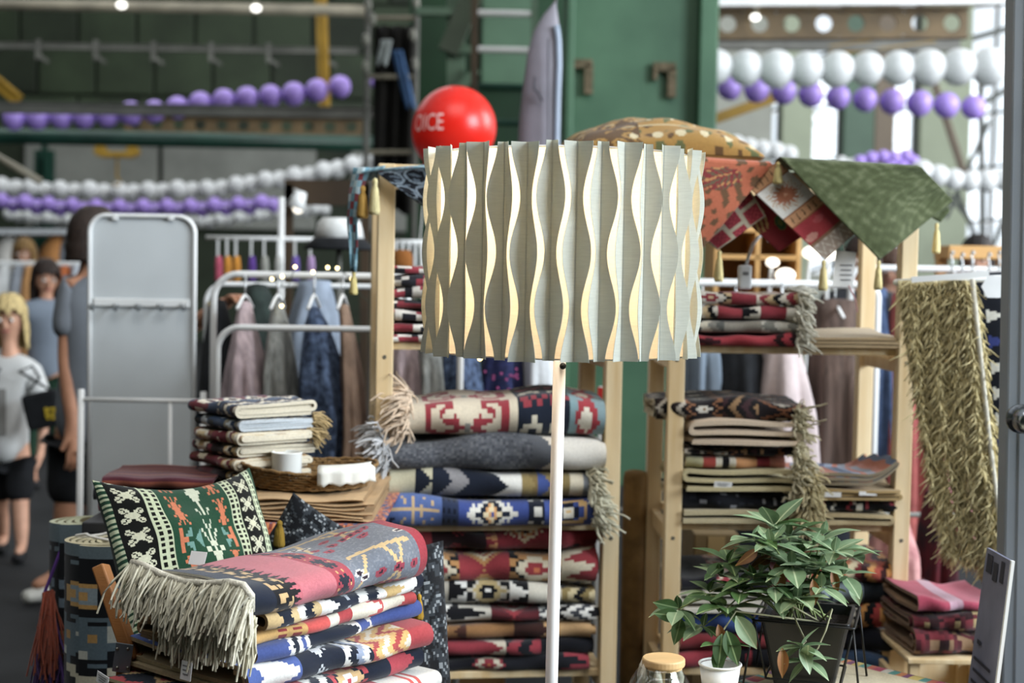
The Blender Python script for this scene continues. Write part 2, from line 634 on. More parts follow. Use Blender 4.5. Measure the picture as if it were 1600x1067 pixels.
# right: holed crane beam, girder, windows, braces
castellated('castellated_beam', 'brown beam with round holes above the large white balloons', P(1112, 38, 12), P(1512, 36, 12), 44 * S(12), 8, m_brown)
beam('white_girder', 'pale girder along the top of the brown holed beam', 'beam', (1105, 2), (1570, -2), 11.7, 16, m_white_met)
beam('yellow_brace', 'yellow diagonal brace beside the broad green column', 'brace', (1100, 192), (1212, 152), 13, 16, m_yellow)
beam('yellow_brace', 'yellow brace behind the large white balloons', 'brace', (1295, 80), (1460, 58), 16, 16, m_yellow)
beam('olive_rail', 'olive steel rail running behind the large white balloons', 'rail', (1105, 66), (1500, 70), 16, 22, m_grey_steel)

YF = 22.0
uF = S(YF)
m_pal = M('pale_green_pier', '#a2ab94', .6, .15, .8)
m_pgr = M('grey_pier', '#9c9e94', .6, .15, .8)
m_brn = M('brown_pier', '#7b6f60', .6, .15, .8)
m_grn = M('green_pier', '#5c7262', .6, .2, .8)
for px0, px1, m_, lab in ((1085, 1200, m_pgr, 'grey wall pier right of the broad green column'),
                          (1216, 1264, m_pal, 'pale green wall pier beside the first tall window'),
                          (1312, 1360, m_grn, 'green wall pier between the tall windows'),
                          (1360, 1391, m_brn, 'brown wall pier between the tall windows'),
                          (1431, 1509, m_pal, 'pale green wall pier beside the braced end window')):
    plank(MB(), P(px0, 430, YF).x, P(px1, 430, YF).x, YF, YF + .5, 0, 9)
    o = plank(MB(), P(px0, 430, YF).x, P(px1, 430, YF).x, YF, YF + .5, 0, 9).build('wall_pier', m_, bevel=.02)
    struct(o, lab, 'wall')
struct(plank(MB(), P(1085, 430, YF).x, 11.9, YF + .05, YF + .45, 0, 1.5).build('wall_sill', m_pgr), 'grey low wall under the tall windows', 'wall')
m_mull = M('dark_mullion_steel', '#4a4f4a', .5, .1, 3)
m_pane = glass('window_glass')
for wi, (px0, px1, lab) in enumerate(((1200, 1216, 'narrow bright window slit between two piers'), (1264, 1312, 'bright tall window left of the green pier'),
                                      (1391, 1431, 'bright tall window between the brown and pale green piers'), (1509, 1680, 'wide bright window behind the diagonal lattice'))):
    x0, x1 = P(px0, 430, YF).x, P(px1, 430, YF).x
    w = thing('window_%d' % (wi + 1), lab, 'window', ((x0 + x1) / 2, YF, 1.5))
    w['kind'] = 'structure'
    nx = max(1, round((x1 - x0) / .48))
    zs = np.arange(1.5, 9.01, .83)
    fr = MB()
    for x in (x0, x1):
        fr.box((x, YF + .2, 5.25), (.06, .12, 7.5))
    fr.build('window_frame', m_mull, w)
    for k in range(1, nx):
        MB().box((x0 + (x1 - x0) * k / nx, YF + .2, 5.25), (.035, .08, 7.5)).build('mullion', m_mull, w)
    for z in zs:
        MB().bar((x0, YF + .2, z), (x1, YF + .2, z + .18 * (x1 - x0) / .48 * (1 if wi < 3 else .3)), .08, .04).build('mullion', m_mull, w)
    for k in range(nx):
        for z in zs[:-1]:
            MB().box((x0 + (x1 - x0) * (k + .5) / nx, YF + .3, z + .415), ((x1 - x0) / nx - .02, .008, .80)).build('pane', m_pane, w)
# lattice in front of the end window
for k, (a, b, h) in enumerate((((1460, 130), (1512, 290), 12), ((1478, 340), (1545, 190), 7), ((1520, 350), (1478, 300), 6), ((1545, 400), (1590, 290), 7), ((1590, 130), (1530, 165), 9), ((1520, 60), (1590, 40), 9), ((1495, 300), (1545, 420), 7), ((1532, 100), (1536, 430), 9))):
    beam('lattice_brace', ('tan diagonal strut running down from the large white balloons', 'dark diagonal strut crossing the end window low down', 'short dark strut by the white balloons over the green cloth',
         'dark diagonal strut beside the grey steel door', 'dark strut across the end window at balloon height', 'topmost dark strut in the end window',
         'dark strut falling behind the fringed rug', 'upright dark bar in the middle of the end window')[k], 'strut', a, b, 17, h, m_brn if k == 0 else m_mull)

# grey steel door at the right edge
dr = thing('door_1', 'grey steel door at the right edge with a round knob', 'door', (P(1585, 900, 2.9).x + .25, 2.9, 0))
dr['kind'] = 'structure'
xa, xb = P(1583, 20, 2.9), P(1566, 1060, 2.9)
m_door = M('grey_door_paint', '#7f858a', .4, .06, 4)
sl = (xa.x - xb.x) / (xa.z - xb.z)
V = []
for z in (0, 2.15):
    x = xb.x + sl * (z - xb.z)
    V += [(x, 2.9, z), (x + .75, 2.75, z), (x + .75, 2.80, z), (x, 2.95, z)]
MB().add(V, [(3, 2, 1, 0), (4, 5, 6, 7), (0, 1, 5, 4), (1, 2, 6, 5), (2, 3, 7, 6), (3, 0, 4, 7)]).build('leaf', m_door, dr, bevel=.004)
V2 = []
for z in (0.12, 2.05):
    x = xb.x + sl * (z - xb.z) + .022
    V2 += [(x, 2.893, z), (x + .7, 2.75, z), (x + .7, 2.80, z), (x, 2.92, z)]
MB().add(V2, [(3, 2, 1, 0), (4, 5, 6, 7), (0, 1, 5, 4), (1, 2, 6, 5), (2, 3, 7, 6), (3, 0, 4, 7)]).build('leaf_panel', m_door, dr, bevel=.003)
kc = P(1597, 655, 2.86)
MB().lathe([(0, -.05), (.018, -.05), (.026, -.04), (.028, -.02), (.020, -.008), (.014, 0), (.03, .004), (.03, .012), (0, .012)], kc, 18, Matrix.Rotation(R(-90), 3, 'X')).build('door_knob', M('steel_knob', '#8c9196', .25, .05, 5, metal=1.0), dr, smooth=True)

# ------------------------------------------------------------------ balloons
m_bw = M('white_balloon_rubber', '#e4e6e6', .35, .03, 3, spec=.4, trans=.25)
m_bp = M('purple_balloon_rubber', '#b196e4', .35, .05, 3, spec=.4, trans=.2)
BAL = {}
ORD = 'first second third fourth fifth sixth seventh eighth ninth tenth eleventh twelfth thirteenth fourteenth fifteenth sixteenth'.split()


def balloon_mesh(m_):
    if m_.name not in BAL:
        prof = []
        for i in range(13):
            th = math.pi * i / 12
            z = -math.cos(th)
            r = math.sin(th) * (1 + .04 * z)
            prof.append((max(r, 0.0), z * 1.02))
        prof = [(.05, -1.12), (.03, -1.05)] + [(max(.03, prof[1][0] * .5), -1.0)] + prof[1:]
        o = MB().lathe(prof, n=18).build('balloon', m_, smooth=True, base=(0, 0, 0))
        BAL[m_.name] = o.data
        bpy.data.objects.remove(o)
    return BAL[m_.name]


def garland(pts, Y, dpx, step, m_, label, group, cord_label, zig=0.0, cord=True):
    """Balloons strung along a path given in photo pixels at depth Y; every balloon is its own object."""
    pts = np.array(pts, float)
    seg = np.r_[0, np.cumsum(np.hypot(*np.diff(pts, axis=0).T))]
    n = int(seg[-1] / step) + 1
    W = []
    for k in range(n):
        s = k * step
        x, y = np.interp(s, seg, pts[:, 0]), np.interp(s, seg, pts[:, 1])
        d = dpx * RNG.uniform(.95, 1.05)
        w = P(x, y + (zig if k % 2 else -zig), Y + (.12 if k % 2 else 0) * (zig > 0))
        W.append(P(x, y, Y))
        b = bpy.data.objects.new('balloon', balloon_mesh(m_))
        COL.objects.link(b)
        b.location = w
        b.scale = [d / 2 * S(Y)] * 3
        b.rotation_euler = (RNG.uniform(-.5, .5), RNG.uniform(-.5, .5), RNG.uniform(0, 6))
        tag(b, label % ORD[k] if '%s' in label else label, 'balloon', group)
    if cord:
        one_piece('garland_cord', cord_label, 'cord', MB().tube(W, .006, 5), M('white_cord', '#d8d6d0', .8, .05, 9))


garland([(22, 186), (138, 183), (245, 174), (318, 161), (393, 153), (461, 147), (528, 136), (562, 131)], 15.5, 36, 36.6, m_bp,
        '%s purple balloon from the left on the string crossed by the grey beam', 'purple balloons of the upper left string', 'cord through the upper purple balloons by the grey beam')
garland([(585, 128), (602, 130)], 17, 17, 17, m_bp, 'small purple balloon at the far end of the upper string', 'small far purple balloons', '', 0, False)
garland([(2, 292), (90, 297), (200, 300), (330, 296), (400, 285), (480, 273), (560, 256), (612, 244)], 20, 28, 23, m_bw,
        'white balloon on the long string above the purple row', 'white balloons of the long left string', 'cord through the long string of white balloons', 1.5)
garland([(2, 316), (80, 322), (160, 326), (300, 325), (380, 321), (436, 317)], 19, 24, 18.5, m_bp,
        'purple balloon on the string between the two white rows', 'purple balloons of the middle left string', 'cord through the middle row of purple balloons', 3)
garland([(14, 336), (60, 341), (120, 345), (180, 348), (320, 346), (400, 338), (436, 333), (520, 325)], 22, 19, 15, m_bw,
        'small white balloon on the lowest string by the mirror top', 'white balloons of the lowest left string', 'cord through the lowest row of small white balloons', 1.5)
garland([(1118, 105), (1205, 108), (1297, 109), (1395, 107), (1507, 105), (1562, 104)], 10.45, 56, 47.5, m_bw,
        '%s large white balloon counted from the broad green column', 'large white balloons on the right string', 'cord through the large white balloons')
garland([(1140, 138), (1220, 143), (1303, 152), (1382, 158), (1471, 164), (1562, 171)], 11.5, 39, 42.5, m_bp,
        '%s purple balloon from the green column, below the large white ones', 'purple balloons of the right string', 'cord through the purple balloons in front of the tall windows')
garland([(1150, 226), (1180, 232), (1215, 237), (1250, 245)], 14, 29, 21, m_bw,
        '%s white balloon from the left behind the mustard cushion', 'white balloons behind the mustard cushion', 'cord behind the mustard cushion')
garland([(1315, 254), (1333, 258)], 14, 20, 17, m_bw, 'white balloon next to the small purple cluster', 'white balloons beside the purple cluster', '', 0, False)
garland([(1440, 268), (1480, 279), (1520, 284), (1590, 280)], 12.5, 34, 26, m_bw,
        '%s white balloon from the left on the low string by the lattice window', 'white balloons before the lattice window', 'cord through white balloons before the lattice window')
garland([(1344, 252), (1364, 246), (1386, 244), (1402, 248), (1420, 242), (1428, 252), (1408, 260), (1376, 258)], 13.5, 21, 18.5, m_bp,
        'purple balloon in the small cluster above the green cloth', 'purple balloons clustered above the green cloth', '', 0, False)

# red balloon with white lettering
m_red = M('red_balloon_rubber', '#e4281c', .3, .04, 3, spec=.45, trans=.2)
rc = P(711, 199, 5.6)
rr = 64 * S(5.6)
rb = thing('balloon', 'large red balloon with white lettering behind the lampshade', 'balloon', rc)
prof = []
for i in range(25):
    th = math.pi * i / 24
    z = -math.cos(th)
    prof.append((math.sin(th) * rr, z * rr * (1.0 if z > 0 else 1.12)))
rot = Matrix.Rotation(R(38), 3, 'Y')
MB().lathe(prof, rc, 40, rot).build('skin', m_red, rb, smooth=True)
nk = rot @ Vector((0, 0, -rr * 1.12))
MB().lathe([(.012, -.03), (.006, -.012), (.012, .004), (.02, .02)], rc + nk, 12, rot).build('knot', m_red, rb, smooth=True)
one_piece('ribbon', 'white ribbon holding the red balloon down to the rack', 'ribbon', MB().tube([rc + nk + Vector((0, 0, -.03)), rc + nk + Vector((-.02, 0, -.3)), rc + nk + Vector((0, .02, -.62)), (rc.x - .18, 5.55, 0.0)], .002, 5), M('white_cord'))
fc = bpy.data.curves.new('lettering', 'FONT')
fc.body = 'OICE'
fc.size = .1
fc.resolution_u = 3
fo = bpy.data.objects.new('lettering_src', fc)
COL.objects.link(fo)
bpy.context.view_layer.update()
me = bpy.data.meshes.new_from_object(fo.evaluated_get(bpy.context.evaluated_depsgraph_get()))
bpy.data.objects.remove(fo)
import bmesh
bm = bmesh.new()
bm.from_mesh(me)
bmesh.ops.triangulate(bm, faces=bm.faces)
bmesh.ops.subdivide_edges(bm, edges=bm.edges, cuts=2, use_grid_fill=True)
xs = [v.co.x for v in bm.verts]
w = max(xs)
ys = max(v.co.y for v in bm.verts)
TW, TH = 1.0, 25 / 64.0            # angular width (rad) and height in radii
for v in bm.verts:
    lon = -R(90) - 1.12 + (v.co.x / w) * .88
    z = .04 + (v.co.y / ys - .5) * TH
    c = math.sqrt(max(0, 1 - z * z))
    dn = Vector((math.cos(lon) * c, math.sin(lon) * c, z))
    ca = dn.dot(rot @ Vector((0, 0, 1)))
    st = 1.12 if ca < 0 else 1.0
    v.co = dn * (rr * 1.006 / math.sqrt(max(1e-6, 1 - ca * ca + (ca / st) ** 2)))
bm.to_mesh(me)
bm.free()
lo = bpy.data.objects.new('lettering', me)
me.materials.clear()
me.materials.append(M('white_print', '#f3c9c4', .6, .02, 5))
COL.objects.link(lo)
lo.parent = rb

# ------------------------------------------------------------------ pine shelving units
m_pine = M('pale_pine', '#dcc8a2', .55, .16, 3.2, .08, 60, stretch=(9, 9, .8), hex2='#cbae80')
m_screw = M('screw_steel', '#8d8a80', .35, .1, 20, metal=.8)


def shelf_unit(label, corner, yaw, W, D, H, levels, post=.042):
    t = thing('shelf_unit', label, 'shelf', (corner[0], corner[1], 0))
    t.rotation_euler.z = yaw
    for x in (0, W):
        for y in (0, D):
            MB().box((x, y, H / 2), (post, post, H)).build('post', m_pine, None, bevel=.003, base=(0, 0, 0)).parent = t
    for z in levels:
        for k in range(4):
            yy = D * (k + .5) / 4
            MB().box((W / 2, yy, z - .009), (W - post * .9, D / 4 - .012, .018)).build('shelf_board', m_pine, None, bevel=.002, base=(0, 0, 0)).parent = t
        for x in (0.0, W):
            s = -1 if x else 1
            MB().box((x, D / 2, z - .04), (.02, D - post, .045)).build('side_rail', m_pine, None, bevel=.002, base=(0, 0, 0)).parent = t
            c = Vector((x, -post / 2, z - .035))
            MB().lathe([(.005, -.002), (.005, .001), (0, .001)], c, 10, Matrix.Rotation(R(90), 3, 'X')).build('screw', m_screw, None, base=(0, 0, 0)).parent = t
    for y in (0, D):
        MB().box((W / 2, y, H - .02), (W, .022, .04)).build('top_rail', m_pine, None, bevel=.002, base=(0, 0, 0)).parent = t
    return t


UL = P(601, 500, 3.5)
UR = P(1053, 690, 3.6)
YAWL, YAWR = R(8), R(2.0)
SHELVES = (.40, .775, 1.228)
shelf_unit('pine shelf unit left of the lamp pole, piled with rugs', (UL.x, UL.y), YAWL, .575, .34, 1.665, SHELVES)
shelf_unit('pine shelf unit behind the leafy plant, under the green cloth', (UR.x, UR.y), YAWR, .585, .36, 1.67, SHELVES)


def UP(unit, u, v, z):
    """Point in a shelf unit: u across, v back, z height."""
    o, yw = (UL, YAWL) if unit == 'L' else (UR, YAWR)
    return Vector((o.x + u * math.cos(yw) - v * math.sin(yw), o.y + u * math.sin(yw) + v * math.cos(yw), z))


# ------------------------------------------------------------------ floor lamp
LX = P(878, 400, 2.49)
lamp = thing('floor_lamp', 'white floor lamp with a wide drum shade of wavy pleats', 'lamp', (LX.x - .008, 2.49, 0))
m_lampw = M('white_lamp_enamel', '#e9e7e4', .3, .03, 5)
zb, zt = P(878, 553, 2.49).z, P(878, 243, 2.49).z
xo = LX.x - .008
MB().lathe([(0, 0), (.15, 0), (.15, .012), (.145, .018), (.02, .022), (.014, .05), (0, .05)], (xo, 2.49, 0), 40).build('base', m_lampw, lamp, smooth=False, bevel=.002)
MB().tube([(xo, 2.49, .02), (LX.x, 2.49, zb + .12)], .0112, 20).build('pole', m_lampw, lamp, smooth=True)
kp = P(879, 571, 2.49)
MB().lathe([(0, -.004), (.0055, -.004), (.006, 0), (.005, .006), (0, .007)], (kp.x, 2.475, kp.z), 14, Matrix.Rotation(R(90), 3, 'X')).build('screw_knob', M('black_plastic', '#161616', .4, .1, 20), lamp, smooth=True)
# socket, bulb and warm light
MB().lathe([(0, 0), (.018, 0), (.018, .06), (0, .06)], (LX.x, 2.49, zb + .08), 16).build('socket', m_lampw, lamp)
bz = zb + .165
MB().lathe([(.012, -.035), (.018, -.012), (.028, .01), (.030, .028), (.024, .046), (.012, .055), (0, .057)], (LX.x, 2.49, bz), 20).build('bulb', glow('warm_bulb', '#ffd9a0', 10), lamp, smooth=True)
pl = bpy.data.lights.new('bulb_light', 'POINT')
pl.energy = 5.0
pl.color = (1.0, .78, .52)
pl.shadow_soft_size = .05
po = bpy.data.objects.new('bulb_light', pl)
COL.objects.link(po)
po.parent = lamp
po.location = (LX.x - lamp.location.x, 0, bz + .10)


def linen(name, col, trans, rough=.9):
    m = bpy.data.materials.new(name)
    m.use_nodes = True
    N, Lk = m.node_tree.nodes, m.node_tree.links
    tc = N.new('ShaderNodeTexCoord')
    mp = N.new('ShaderNodeMapping')
    mp.inputs['Scale'].default_value = (40, 40, 420)
    Lk.new(tc.outputs['Object'], mp.inputs[0])
    nz = N.new('ShaderNodeTexNoise')
    nz.inputs['Scale'].default_value = 1.0
    nz.inputs['Detail'].default_value = 3
    Lk.new(mp.outputs[0], nz.inputs['Vector'])
    rp = N.new('ShaderNodeValToRGB')
    c = lin(col)
    rp.color_ramp.elements[0].position = .3
    rp.color_ramp.elements[1].position = .7
    rp.color_ramp.elements[0].color = (*[x * .93 for x in c], 1)
    rp.color_ramp.elements[1].color = (*[min(1, x * 1.03) for x in c], 1)
    Lk.new(nz.outputs['Fac'], rp.inputs[0])
    d = N.new('ShaderNodeBsdfDiffuse')
    t = N.new('ShaderNodeBsdfTranslucent')
    mx = N.new('ShaderNodeMixShader')
    mx.inputs[0].default_value = trans
    Lk.new(rp.outputs[0], d.inputs[0])
    Lk.new(rp.outputs[0], t.inputs[0])
    Lk.new(d.outputs[0], mx.inputs[1])
    Lk.new(t.outputs[0], mx.inputs[2])
    Lk.new(mx.outputs[0], N['Material Output'].inputs['Surface'])
    MATS[name] = m
    return m


m_pleat = linen('grey_linen_pleat', '#c6c9bf', .40)
m_drum = linen('cream_shade_lining', '#fbf1e0', .55)
SR, HS = .2245, zt - zb
NP = 36
G = np.zeros((2, 73, 3))
for j in range(73):
    a = 2 * math.pi * j / 72
    for i, z in enumerate((zb + .004, zt - .004)):
        G[i, j] = (LX.x + SR * math.cos(a), 2.49 + SR * math.sin(a), z)
shade = MB().grid(G).build('shade', m_drum, lamp, smooth=True)
for zz in (zb + .004, zt - .004):
    MB().tube([(LX.x + (SR - .002) * math.cos(a), 2.49 + (SR - .002) * math.sin(a), zz) for a in np.linspace(0, 2 * math.pi, 49)[:-1]], .0022, 6, closed=True).build('shade_ring', m_lampw, shade, smooth=True)
for a in (.3, .3 + 2.094, .3 + 4.188):
    MB().tube([(LX.x + .016 * math.cos(a), 2.49 + .016 * math.sin(a), zb + .12), (LX.x + SR * math.cos(a), 2.49 + SR * math.sin(a), zb + .006)], .002, 6).build('spider_arm', m_lampw, shade)
pr = random.Random(3)
for k in range(NP):
    a0 = 2 * math.pi * (k + .35) / NP
    ph = 0 if k % 2 else math.pi
    nz_, nw = 33, 5
    G = np.zeros((nz_, 2 * nw - 1, 3))
    er = np.array((math.cos(a0), math.sin(a0), 0))
    et = np.array((-math.sin(a0), math.cos(a0), 0))
    sp = SR * 2 * math.pi / NP
    jit = pr.uniform(-.003, .003)
    for i in range(nz_):
        f = i / (nz_ - 1)
        z = zb + f * (HS + .004) + jit * .6
        half = sp * (.415 + .175 * math.cos(2 * math.pi * (1.98 * f + .02) + ph))
        for j in range(-(nw - 1), nw):
            s = j / (nw - 1)
            off = .0025 + .013 * abs(s) ** 1.1 * (half / (sp * .45))
            pos = er * (SR + off) + et * s * half
            G[i, j + nw - 1] = (LX.x + pos[0], 2.49 + pos[1], z)
    mb = MB().grid(G)
    mb.tube([G[0, nw - 1] + er * .0012, G[-1, nw - 1] + er * .0012], .0006, 4)
    mb.build('pleat', m_pleat, shade, smooth=False, solid=.0006)

# ------------------------------------------------------------------ woven patterns
def frac(x):
    return x - np.floor(x)


class Pat:
    """Bands along the length v (0..1); inside a band: s in metres round the fold, a in 0..1 across the band, v01."""

    def __init__(self, *bands):
        tot = sum(b[0] for b in bands)
        acc, self.b = 0, []
        for w, fn in bands:
            self.b.append((acc / tot, (acc + w) / tot, fn))
            acc += w

    def __call__(self, s, v, L):
        out = np.zeros(s.shape + (3,))
        for lo, hi, fn in self.b:
            m = (v >= lo) & (v < hi + 1e-9)
            if m.any():
                a = (v[m] - lo) / (hi - lo)
                out[m] = fn(s[m], a, (hi - lo) * L)
        return out


def C(h):
    return np.array(lin(h))


def solid(c):
    return lambda s, a, w: np.broadcast_to(C(c), s.shape + (3,))


def pick(idx, cols):
    pal = np.array([C(c) for c in cols])
    return pal[np.clip(idx, 0, len(cols) - 1)]


def stripes(*cols):
    return lambda s, a, w: pick((a * len(cols)).astype(int), cols)


def zig(c1, c2, per=.05, amp=.5, off=.5):
    return lambda s, a, w: pick((a > off + amp * (np.abs(frac(s / per) - .5) * 2 - .5)).astype(int), (c1, c2))


def zigs(cols, per=.06, n=3):
    return lambda s, a, w: pick((frac(a * n * .5 + np.abs(frac(s / per) - .5) * 1.0) * len(cols)).astype(int), cols)


def diam(cols, per=.12, serr=0.0, off=0.0, asp=1.0):
    def f(s, a, w):
        x = np.abs(frac(s / per + off) - .5) * 2
        y = np.abs(a - .5) * 2 * asp
        d = x + y
        if serr:
            d = d + serr * (np.abs(frac((x - y) * 4) - .5))
        return pick((d * (len(cols) - 1) / 1.0).astype(int), cols)
    return f


def teeth(c1, c2, per=.03):
    return lambda s, a, w: pick((np.abs(frac(s / per) - .5) * 2 > a).astype(int), (c1, c2))


def arrows(c1, c2, per=.06):
    return lambda s, a, w: pick((frac(s / per + np.abs(a - .5)) > .55).astype(int), (c1, c2))


def checks(c1, c2, per=.012, n=3):
    return lambda s, a, w: pick(((frac(s / per) < .5) & (frac(a * n) < .6)).astype(int), (c1, c2))


def bmp(rows, pal, per=None, off=.5, rot=False, ground=None):
    """A picture motif drawn in characters: columns run along the band, rows round the fold."""
    A = np.array([[ch for ch in r] for r in rows[::-1]])
    if rot:
        A = A.T
    keys = sorted(pal)
    P3 = np.array([C(pal[k]) for k in keys])
    I = np.vectorize(lambda ch: keys.index(ch) if ch in keys else 0)(A)

    def f(s, a, w):
        pr_ = per or w * A.shape[0] / A.shape[1]
        r = (frac(s / pr_ + off) * A.shape[0]).astype(int)
        c = (np.clip(a, 0, .999) * A.shape[1]).astype(int)
        return P3[I[np.clip(r, 0, A.shape[0] - 1), c]]
    return f


def speckle(cols, seed=0, cell=.008):
    def f(s, a, w):
        h = np.sin((np.floor(s / cell) * 12.9898 + np.floor(a * w / cell) * 78.233 + seed) % 1000) * 43758.5453
        return pick((frac(h) * len(cols)).astype(int), cols)
    return f


# ------------------------------------------------------------------ folded rugs
m_rug = fabric('woven_wool')
m_knit = fabric('chunky_wool', 350, .6)


def spiral(W, H, t, cell, turns=None):
    Rr = H / 2 - t / 2
    a = max(W / 2 - H / 2, .005)
    pitch = t * 1.12
    N = turns or max(1.0, min(3.5, math.floor((Rr - .006) / pitch * 2) / 2))
    pts, r, first = [], Rr, True
    nturn = int(math.ceil(N * 2))
    k = 0
    # half turns: bottom straight + front arc, top straight + back arc ...
    while k < nturn:
        ns = max(4, int(2 * a / cell)) if k < 2 else 6
        na = max(7, int(math.pi * r / cell)) if k < 2 else 7
        sgn = 1 if k % 2 == 0 else -1
        r1 = max(r - pitch / 2, .002)
        for i in range(ns):
            pts.append((sgn * (a - 2 * a * i / ns), -sgn * r))
        for i in range(na):
            th = math.pi * i / na
            q = r + (r1 - r) * i / na
            pts.append((sgn * (-a - math.sin(th) * q), -sgn * math.cos(th) * q))
        r = r1
        k += 1
    sgn = 1 if k % 2 == 0 else -1
    pts.append((sgn * a * .9, -sgn * r))
    return np.array(pts), a, Rr


def zigzag(W, H, t, cell, n=4):
    """Accordion fold: n layers lying on each other, loops at both ends."""
    pts = []
    gap = H / n
    for k in range(n):
        z = -H / 2 + gap * (k + .5)
        d = 1 if k % 2 == 0 else -1
        m = max(6, int(W / cell / 1.2))
        for i in range(m):
            pts.append((d * (W / 2 - gap / 2) * (1 - 2 * i / (m - 1)), z))
        if k < n - 1:
            for i in range(1, 6):
                th = math.pi * i / 6
                pts.append((-d * (W / 2 - gap / 2) - d * math.sin(th) * gap * .52, z + gap / 2 - math.cos(th) * gap / 2))
    return np.array(pts), W / 2, H / 2


def rug(name, label, c, yaw, L, W, H, pat, cat='rug', t=.0065, cell=.0075, back='#d8cba9', edge=None, group=None, wob=.006,
        seed=1, mode='spiral', turns=None, s_off=0.0, sag=0.0, mat=None, ragged=.006, inner=None, droop=None):
    """A folded rug: c = middle of its underside, axis (L) along yaw, fold width W, height H."""
    rg = np.random.RandomState(seed)
    pts, a, Rr = (spiral(W, H, t, cell, turns) if mode == 'spiral' else zigzag(W, H, t, cell, turns or 4))
    n = len(pts)
    tan = np.gradient(pts, axis=0)
    tan /= np.maximum(np.hypot(tan[:, 0], tan[:, 1]), 1e-6)[:, None]
    nor = np.stack([tan[:, 1], -tan[:, 0]], 1) * (-1)
    if mode == 'spiral':
        nor = -nor
    # outward = away from the middle on the first turn
    k0 = n // 4
    if (pts[k0] * nor[k0]).sum() < 0 and mode == 'spiral':
        nor = -nor
    sarc = np.r_[0, np.cumsum(np.hypot(*np.diff(pts, axis=0).T))]
    s_front = 2 * a + math.pi * Rr / 2 if mode == 'spiral' else 0
    nv = max(6, int(L / cell))
    vv = np.linspace(0, 1, nv + 1)
    ph = rg.uniform(0, 6.28, 8)
    mb = MB()
    ext = rg.normal(0, ragged, 6)

    def place(profile):
        y, z = profile[:, 0][:, None], profile[:, 1][:, None]
        e0 = np.interp(np.arange(n) / n * 5, range(6), ext)[:, None]
        e1 = np.interp(np.arange(n) / n * 5, range(6), ext[::-1])[:, None]
        x = (vv[None, :] - .5) * L + e0 * np.clip(.5 - vv, 0, 1)[None, :] * 2 + e1 * np.clip(vv - .5, 0, 1)[None, :] * 2
        zz = z + H / 2
        hz = zz / H
        zz = zz * (1 + .10 * np.sin(vv * 5 + ph[0])[None, :] + .05 * np.sin(vv * 13 + ph[1])[None, :] - .05)
        zz = zz + wob * hz * (np.sin(vv * 4.1 + ph[2])[None, :] + .6 * np.sin(y * 18 + ph[3]) + .5 * np.sin(vv * 11 + y * 9 + ph[6])[None, :][0])
        zz = zz - sag * hz * (4 * (vv - .5) ** 2)[None, :]
        yy = y + wob * 1.2 * np.sin(vv * 6 + ph[4])[None, :] + wob * .8 * np.sin(vv * 17 + zz * 30 + ph[5])
        zz = np.maximum(zz, .0005)
        if droop is not None:
            x, yy, zz = droop(x, yy, zz)
        cy, sy = math.cos(yaw), math.sin(yaw)
        return np.stack([c[0] + x * cy - yy * sy, c[1] + x * sy + yy * cy, c[2] + zz], 2)

    O, I = place(pts + nor * t / 2), place(pts - nor * t / 2)
    sm = (sarc[:-1] + sarc[1:]) / 2 - s_front + s_off
    vm = (vv[:-1] + vv[1:]) / 2
    SS, VV = np.meshgrid(sm, vm, indexing='ij')
    col = pat(SS, VV, L)
    mb.grid(O, col, flip=True)
    icol = np.broadcast_to(C(inner or back), col.shape) if (inner or mode == 'spiral') else col
    mb.grid(I, icol)
    ec = C(edge or back)
    for j in (0, nv):
        E = np.stack([O[:, j], I[:, j]], 1)
        mb.grid(E, np.broadcast_to(ec, (n - 1, 1, 3)), flip=(j != 0))
    for i in (0, n - 1):
        E = np.stack([O[i], I[i]], 0)
        mb.grid(E, np.broadcast_to(ec, (1, nv, 3)), flip=(i != 0))
    o = mb.build(name, mat or m_rug, smooth=True, base=(c[0], c[1], c[2]))
    return tag(o, label, cat, group)


def fringe(parent, pts, direc, length, n, hexc, seed=2, droop=.6, spread=.25, thick=.0016, name='fringe', curl=.3, sink=0.0):
    """Yarn fringe: n strands leaving a polyline."""
    rg = np.random.RandomState(seed)
    pts = np.array([tuple(p) for p in pts], float)
    seg = np.r_[0, np.cumsum(np.linalg.norm(np.diff(pts, axis=0), axis=1))]
    dirs = np.array(direc, float)
    if dirs.ndim == 1:
        dirs = np.broadcast_to(dirs, pts.shape)
    mb = MB()
    K = 5
    base = C(hexc)
    for k in range(n):
        u = rg.uniform(0, seg[-1])
        p = np.array([np.interp(u, seg, pts[:, i]) for i in range(3)]) + rg.normal(0, .002, 3)
        d = np.array([np.interp(u, seg, dirs[:, i]) for i in range(3)])
        d = d / np.linalg.norm(d) + rg.normal(0, spread, 3)
        l = length * rg.uniform(.65, 1.1)
        side = rg.normal(0, curl, 3)
        path, rad = [], []
        for i in range(K):
            t = i / (K - 1)
            q = p + d * l * t * (1 - .3 * droop * t) + np.array((0, 0, -1)) * l * droop * t * t + side * l * .35 * t * t * math.sin(t * 3)
            q[2] = max(q[2], sink) if sink else q[2]
            path.append(q)
            rad.append(thick * (1.15 - .5 * t) * rg.uniform(.8, 1.2))
        mb.tube(path, rad, 4, cap=False, col=tuple(base * rg.uniform(.75, 1.15)))
    o = mb.build(name, m_rug, parent, smooth=True)
    return stuff(o)


